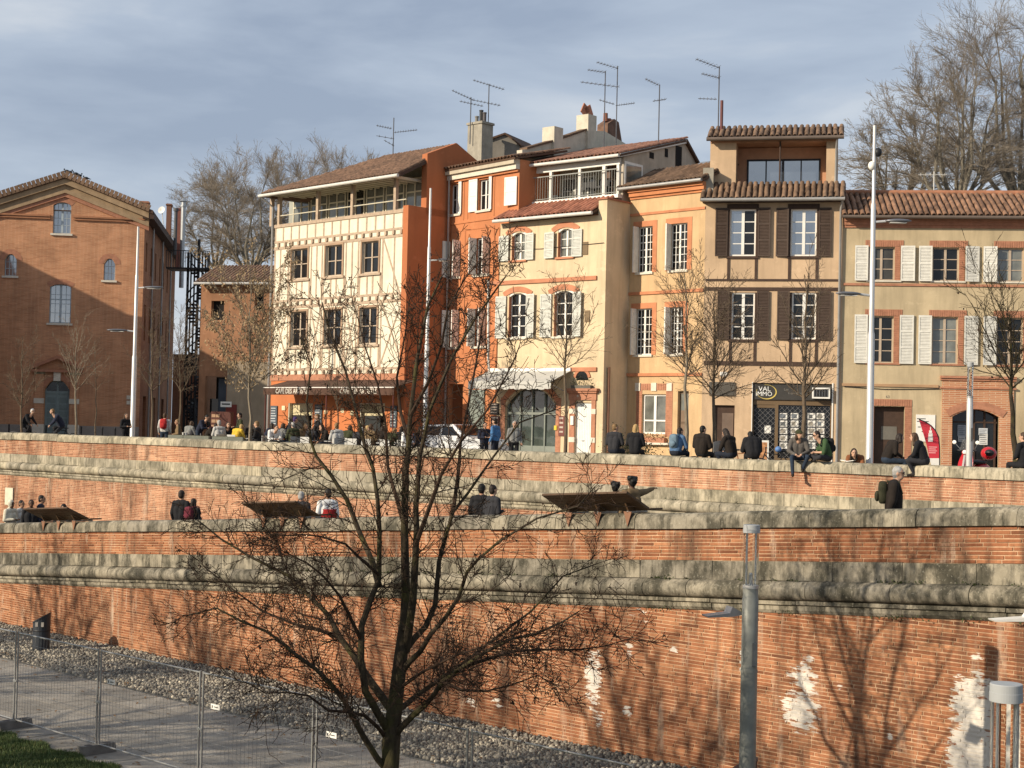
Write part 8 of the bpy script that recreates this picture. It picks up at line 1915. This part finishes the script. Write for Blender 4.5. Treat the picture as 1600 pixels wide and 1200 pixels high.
# ---- parked white car
def car():
    D = plaza_D(722, 9.0); b = on_plaza(722, D); t = thing('car', b, 'small white hatchback parked in front of the orange house', 'car'); X = Vector((.80, -.60, 0)); Y = Vector((.60, .80, 0)); A = lambda x, y, z: b + X * x + Y * y + Vector((0, 0, z)); wh = M('car_white', (.66, .66, .65), .25, .04, 5, 0, spec=.5)
    prof = [(-1.75, .35), (-1.80, .75), (-1.70, .95), (-1.35, 1.42), (.05, 1.48), (.75, 1.02), (1.55, .90), (1.78, .70), (1.78, .35)]
    mb = MB(); n = len(prof); ys = (-.80, -.72, .72, .80)
    def yy(k, z): return (.82 if z < .98 else .82 - (z - .98) * .36)
    L_ = [A(x, -yy(0, z), z) for x, z in prof]; Rr = [A(x, yy(0, z), z) for x, z in prof]
    for i in range(n): j = (i + 1) % n; mb.quad(L_[i], L_[j], Rr[j], Rr[i])
    mb.quad(*L_); mb.quad(*reversed(Rr)); body_ = obj('body', mb, wh, t)
    for s in (-1, 1):
        for (x0, x1, x2, x3) in ((-1.32, -.55, -.55, -1.22), (-.45, .52, .02, -.45)):
            z0, z1 = 1.02, 1.38; mb = MB(); mb.prism([A(x0 + .02, s * (yy(0, z0) + .002), z0), A(x1, s * (yy(0, z0) + .002), z0), A(x2, s * (yy(0, z1) + .002), z1), A(x3, s * (yy(0, z1) + .002), z1)], Y * s * .008); obj('side_window', mb, G_DARK, body_)
        for x in (-1.1, 1.15):
            mb = MB(); c = A(x, s * .74, .31); pts = [c + X * .23 * math.cos(q_) + Vector((0, 0, .23 * math.sin(q_))) for q_ in [2 * math.pi * k / 16 for k in range(17)]]; mb.tube(pts, .08, 8, False); w_ = obj('wheel', mb, M_BLACK, t, True); mb = MB(); mb.ell(c + Y * s * .05, (.17, .03, .17), 12, 6, Matrix.Rotation(math.atan2(X.y, X.x), 3, 'Z')); obj('rim', mb, M_METAL, w_, True)
        mb = MB(); mb.prism([A(-1.81, s * .80, .72), A(-1.81, s * .62, .72), A(-1.74, s * .60, .96), A(-1.74, s * .78, .96)], -X * .02); obj('tail_light', mb, M('tail_red', (.45, .02, .02), .3), t)
        mb = MB(); mb.ell(A(1.72, s * .58, .74), (.07, .16, .09), 10, 6, Matrix.Rotation(math.atan2(X.y, X.x), 3, 'Z')); obj('headlight', mb, W_WHITE, t, True)
    mb = MB(); mb.prism([A(-1.715, -.68, .98), A(-1.715, .68, .98), A(-1.40, .60, 1.38), A(-1.40, -.60, 1.38)], (-X * .8 + Vector((0, 0, .5))) * .012); obj('rear_window', mb, G_DARK, body_); mb = MB(); mb.prism([A(.15, -.60, 1.44), A(.15, .60, 1.44), A(.74, .72, 1.05), A(.74, -.72, 1.05)], (X * .5 + Vector((0, 0, .8))) * .012); obj('windscreen', mb, G_DARK, body_)
car()
# ---- bicycles
def bicycle(p, ang, label, col=M_BLACK):
    t = thing('bicycle', p, label, 'bicycle', 'bicycles on the square'); X = Vector((math.cos(ang), math.sin(ang), 0)); A = lambda x, z, y=0: p + X * x + Vector((-X.y, X.x, 0)) * y + Vector((0, 0, z))
    for x in (-.52, .52): 
        mb = MB(); mb.tube([A(x + .33 * math.cos(q_), .34 + .33 * math.sin(q_)) for q_ in [2 * math.pi * k / 20 for k in range(21)]], .018, 6, False); w_ = obj('wheel', mb, M_BLACK, t, True); mb = MB()
        for k in range(8): q_ = math.pi * k / 8; mb.tube([A(x + .32 * math.cos(q_), .34 + .32 * math.sin(q_)), A(x - .32 * math.cos(q_), .34 - .32 * math.sin(q_))], .003, 3)
        obj('spokes', mb, M_METAL, w_)
    mb = MB()
    for a, b_ in (((-.52, .34), (-.14, .80)), ((-.52, .34), (-.05, .32)), ((-.05, .32), (-.16, .86)), ((-.05, .32), (.36, .78)), ((-.14, .78), (.35, .84)), ((.34, .90), (.52, .34))): mb.tube([A(*a), A(*b_)], .017, 6)
    obj('frame', mb, col, t); mb = MB(); mb.ell(A(-.17, .90), (.13, .07, .03), 10, 6, Matrix.Rotation(ang, 3, 'Z')); obj('saddle', mb, M_BLACK, t, True)
    mb = MB(); mb.tube([A(.30, .98, -.26), A(.35, 1.0, -.1), A(.35, 1.0, .1), A(.30, .98, .26)], .014, 6); mb.tube([A(.34, .9), A(.35, 1.0)], .014, 6); obj('handlebar', mb, M_BLACK, t, True)
q_ = plz(37, 3.2); bicycle(q_, R(-15), 'bicycle ridden by the cyclist with the white helmet'); q_ = plz(97, 3.0); bicycle(q_, R(200), 'bicycle ridden before the sage door')
bicycle(plz(1112, 1.6), R(-20), 'bicycle leaning by the tree left of the agency'); bicycle(plz(1215, 2.4), R(170), 'bicycle parked before the agency door'); bicycle(plz(1160, 2.2), R(-10), 'bicycle half hidden behind the bent-over sitter', M('bike_orange', (.30, .13, .06), .4))
# ---- agency pavement board and blue helmet, kerb bollards, newspaper rack
F = fac_px(1184, plaza_D(1192, 3.2), -12); r = F.rect(1184, 688, 1201, 725); t = thing('pavement_sign', F.w((r[0] + r[2]) / 2, PLAZA), 'small white-framed pavement board with an orange poster', 'sign'); mb = MB(); F.box(mb, r[0], r[2], PLAZA, r[3], -.04, 0); obj('board', mb, W_WHITE, t); mb = MB(); F.box(mb, r[0] + .05, r[2] - .05, PLAZA + .2, r[3] - .06, .0, .006); obj('poster', mb, M('poster_orange', (.45, .22, .10), .7, .6, 9, 0), t)
mb = MB(); p = pt(1216, 702, plaza_D(1216, 2.2)); mb.ell(p, (.10, .12, .09), 12, 8); tag(obj('helmet', mb, M('sky_blue', (.10, .20, .42), .5), None, True, org=tuple(p)), 'sky-blue round helmet hung on the parked bicycle', 'helmet')
mb = MB(); F.box(mb, 0, .001, 0, .001, 0, .001)
for k, x in enumerate((14, 72, 127, 160, 180)):
    p = plz(x, 9); mb = MB(); mb.lathe([(.04, 0), (.04, .85), (.05, .86), (.045, .93), (.0, .95)], p, 8); tag(obj('bollard', mb, M_BLACK, None, True, org=tuple(p)), 'thin dark bollard, number %s along the brick building' % ('one', 'two', 'three', 'four', 'five')[k], 'bollard', 'thin bollards by the brick building')
D = plaza_D(338, 7); F = fac_px(329, D, -10); r = F.rect(329, 643, 342, 700); r2 = F.px(361, 660)[0]; t = thing('newspaper_rack', F.w(r[0], PLAZA), 'brown newspaper and postcard rack at the terrace edge', 'rack'); mb = MB(); F.box(mb, r[0], r2, PLAZA, r[3], -.3, 0); obj('case', mb, M('rack_brown', (.10, .035, .025), .7), t)
rr = random.Random(5)
for j in range(6):
    for k in range(2):
        a = r[0] + .04 + k * (r[2] - r[0]) * .5; z = r[3] - .12 - j * .24; mb = MB(); F.box(mb, a, a + (r[2] - r[0]) * .45, z - .14, z, .0, .02); obj('card', mb, M('card_%d' % rr.randrange(3), rr.choice(((.55, .50, .40), (.40, .25, .15), (.6, .56, .5))), .8), t)
# ---- cafe furniture
def chair(p, f, idx):
    t = thing('cafe_chair', p, 'light metal cafe chair under a seated guest on the terrace', 'chair', 'cafe chairs on the terrace'); rot = Matrix.Rotation(R(f) - math.pi / 2, 3, 'Z'); A = lambda x, y, z: p + rot @ Vector((x, y, z)); return t, A
alu = M('cafe_aluminium', (.42, .42, .40), .4, .1, 5, 0, metal=.5)
mbs = {}
def chair_parts():
    o = Vector((0, 0, 0)); s = MB(); s.box(-.21, .21, -.2, .22, .44, .465); b_ = MB(); b_.box(-.21, .21, -.23, -.205, .60, .86); l = MB(); l.tube([(0, 0, 0), (0, 0, .44)], .013, 6); u_ = MB(); u_.tube([(0, 0, .44), (0, -.02, .86)], .013, 6)
    return s.mesh('seat', alu), b_.mesh('backrest', alu), l.mesh('leg', alu), u_.mesh('back_post', alu)
cs, cb, clg, cu_ = chair_parts()
for i, (p, f) in enumerate(SEATS):
    t = thing('cafe_chair', p, 'metal cafe chair under a seated guest on the terrace', 'chair', 'cafe chairs on the terrace'); t.rotation_euler = (0, 0, R(f) - math.pi / 2)
    link('seat', cs, t); link('backrest', cb, t)
    for x in (-.19, .19):
        for y in (-.19, .2): link('leg', clg, t, (x, y, 0))
        link('back_post', cu_, t, (x, -.2, 0))
tm = MB(); tm.lathe([(.32, .70), (.33, .71), (.33, .73), (.32, .74)], (0, 0, 0), 18); tme = tm.mesh('tabletop', alu); tl = MB(); tl.lathe([(.22, 0), (.2, .03), (.03, .05), (.03, .70)], (0, 0, 0), 10); tle = tl.mesh('pedestal', M_BLACK)
for i, (x, bk) in enumerate(((287, 3.8), (330, 3.5), (349, 3.2), (397, 2.7), (421, 3.1), (464, 3.6), (488, 3.0), (520, 2.8), (548, 3.2), (572, 3.3), (600, 3.0), (628, 3.0))):
    t = thing('cafe_table', plz(x, bk), 'round metal cafe table among the guests', 'table', 'round cafe tables'); link('tabletop', tme, t); link('pedestal', tle, t)
pm = M('planter_zinc', (.24, .25, .20), .7, .15, 4, .1)
for i, (x, nm) in enumerate(((276, 'zinc planter at the left end of the terrace'), (316, 'zinc planter before the slate jacket'), (345, 'zinc planter before the newspaper rack'), (369, 'zinc planter beside the guest in yellow'), (300, 'zinc planter left of the bending person'))):
    p = plz(x, 1.9); t = thing('planter', p, nm, 'planter', 'zinc planters along the terrace'); mb = MB(); mb.box(p.x - .3, p.x + .3, p.y - .2, p.y + .2, PLAZA, PLAZA + .78); obj('trough', mb, pm, t); mb = MB(); mb.box(p.x - .27, p.x + .27, p.y - .17, p.y + .17, PLAZA + .781, PLAZA + .79); obj('soil', mb, M_SOIL, t)
# ---- dark shrubs at the foot of the ochre house
def shrub(x, back, h_, w_, label, seed):
    rr = random.Random(seed); p = plz(x, back); t = thing('shrub', p, label, 'shrub'); mb = MB()
    for k in range(700):
        q_ = p + Vector((rr.gauss(0, w_ * .4), rr.gauss(0, w_ * .3), abs(rr.gauss(h_ * .5, h_ * .25)))); d = Vector((rr.gauss(0, 1), rr.gauss(0, 1), rr.gauss(0, 1))).normalized() * .06; v = perp(d.normalized(), rr) * .025; mb.quad(q_, q_ + d * .5 + v, q_ + d, q_ + d * .5 - v)
    tag(obj('leaves', mb, M('dark_leaf', (.028, .04, .016), .7, .4, 5, 0), t), kind='stuff'); mb = MB()
    for k in range(7): mb.tube([p, p + Vector((rr.gauss(0, w_ * .3), rr.gauss(0, w_ * .2), h_ * .8))], .012, 4)
    obj('stems', mb, BK_BROWN, t)
shrub(968, 9.5, 1.3, .7, 'dark evergreen shrub at the corner of the yellow house', 1); shrub(1005, 9.0, 1.2, .8, 'dark evergreen shrub below the ochre house window', 2)
# ---- birds on the gable, weeds on the cordon
for k, (x, y) in enumerate(((104, 270), (109, 271.5), (118, 274), (124, 277), (134, 281), (31, 293))):
    p = pt(x, y, 91.8); t = thing('pigeon', p, 'dark pigeon perched on the ridge of the brick gable', 'pigeon', 'pigeons on the brick gable'); mb = MB(); mb.ell(p + Vector((0, 0, .10)), (.16, .09, .09), 10, 7); mb.ell(p + Vector((.14 if k % 2 else -.14, 0, .21)), (.05, .045, .05), 8, 6); mb.tube([p + Vector((-.12 if k % 2 else .12, 0, .10)), p + Vector((-.30 if k % 2 else .30, 0, .04))], [.05, .02], 6); obj('body', mb, M('pigeon_grey', (.03, .03, .033), .7), t, True)
rr = random.Random(8); mb = MB()
for (F_, zf, a0, a1, n) in ((LOW, zlow, 14, LLEN, 60), (UPP, zupp, 3, 40, 16)):
    for k in range(n):
        a = rr.uniform(a0, a1); 
        for _ in range(14): p = F_.w(a + rr.gauss(0, .06), zf(a) - (1.27 if rr.random() < .6 else 1.86) + abs(rr.gauss(0, .03)) - .02, .10 + rr.gauss(0, .03)); d = Vector((rr.gauss(0, 1), rr.gauss(0, 1), rr.gauss(.2, 1))).normalized() * .05; v = perp(d.normalized(), rr) * .015; mb.quad(p, p + d * .5 + v, p + d, p + d * .5 - v)
tag(obj('wall_weeds', mb, M('wall_weed_green', (.05, .06, .02), .8, .4, 5, 0)), 'small weeds sprouting along the stone cordons', 'weeds', kind='stuff')
# ---- row of quay trees and a house, both left of the frame; their shadows fall into it
def quay_tree(X, Y, H, seed, S=3.2):
    rr = random.Random(seed); base = Vector((X, Y, 0)); t = thing('quay_tree', base, 'bare tree of the quay row left of the frame', 'tree', 'quay trees left of the frame')
    tube_part('trunk', [base, base + Vector((0, 0, H * .3)), base + Vector((.1, 0, H * .62))], [.24, .19, .12], BK_PLANE, t, 10); segs = []; P = dict(n=(5, 4, 3, 2), wob=.12, up=.05, max=3, kids=(1.4, 1.2, .9), ang=(20, 50), len=(.34, .52), rr=.6, rmin=.012)
    for i in range(13):
        f = i / 13; a = i * 2.4; el = R(35 + 30 * f); d = Vector((math.cos(a) * math.cos(el), math.sin(a) * math.cos(el), math.sin(el))); grow(base + Vector((.05, 0, H * (.28 + .34 * f))), d, H * .5 * (1 - .3 * f), .085, 0, segs, rr, P)
    tag(link('twigs', seg_mesh('twigs', segs, BK_PTWIG, tuple(base)), t), kind='stuff')
for k, (X, Y, H) in enumerate(((-13.5, 21.5, 11.5), (-9.5, 15.5, 11), (-17.5, 27.5, 11), (-22.5, 32.5, 10), (-28, 37.5, 10), (-20, 23, 12), (-15, 14, 12.5))): quay_tree(X, Y, H, 40 + k)
F = Fac((-60, 80), 0); h = thing('neighbour_house', (-47, 84, PLAZA), 'house just beyond the left edge that shades the brick building', 'house'); st = M('neighbour_brick', (.40, .18, .09), .9, .2, 1)
mb = MB(); F.box(mb, 0, 26.5, B, 16.6, -9, 0); obj('wall', mb, st, h); mb = MB(); mb.prism([F.w(0, 16.6, .4), F.w(27, 16.6, .4), F.w(19, 21.2, .4), F.w(5, 21.2, .4)], -F.n * 9.8); obj('roof', mb, M_DECK, h); mb = MB(); F.box(mb, 26.5, 29.6, B, 16.4, -8, 6); obj('shade_wing', mb, st, h)  # last box: unseen wing, added and sized to shade the low house front

for o in bpy.data.objects:
    if o.type == 'MESH' and o.parent and o.name.split('.')[0] in ('print', 'chalk_lines', 'grille_bar', 'tower_emblem', 'door_groove', 'moulding', 'lattice', 'spokes', 'stems'): o['kind'] = 'stuff'
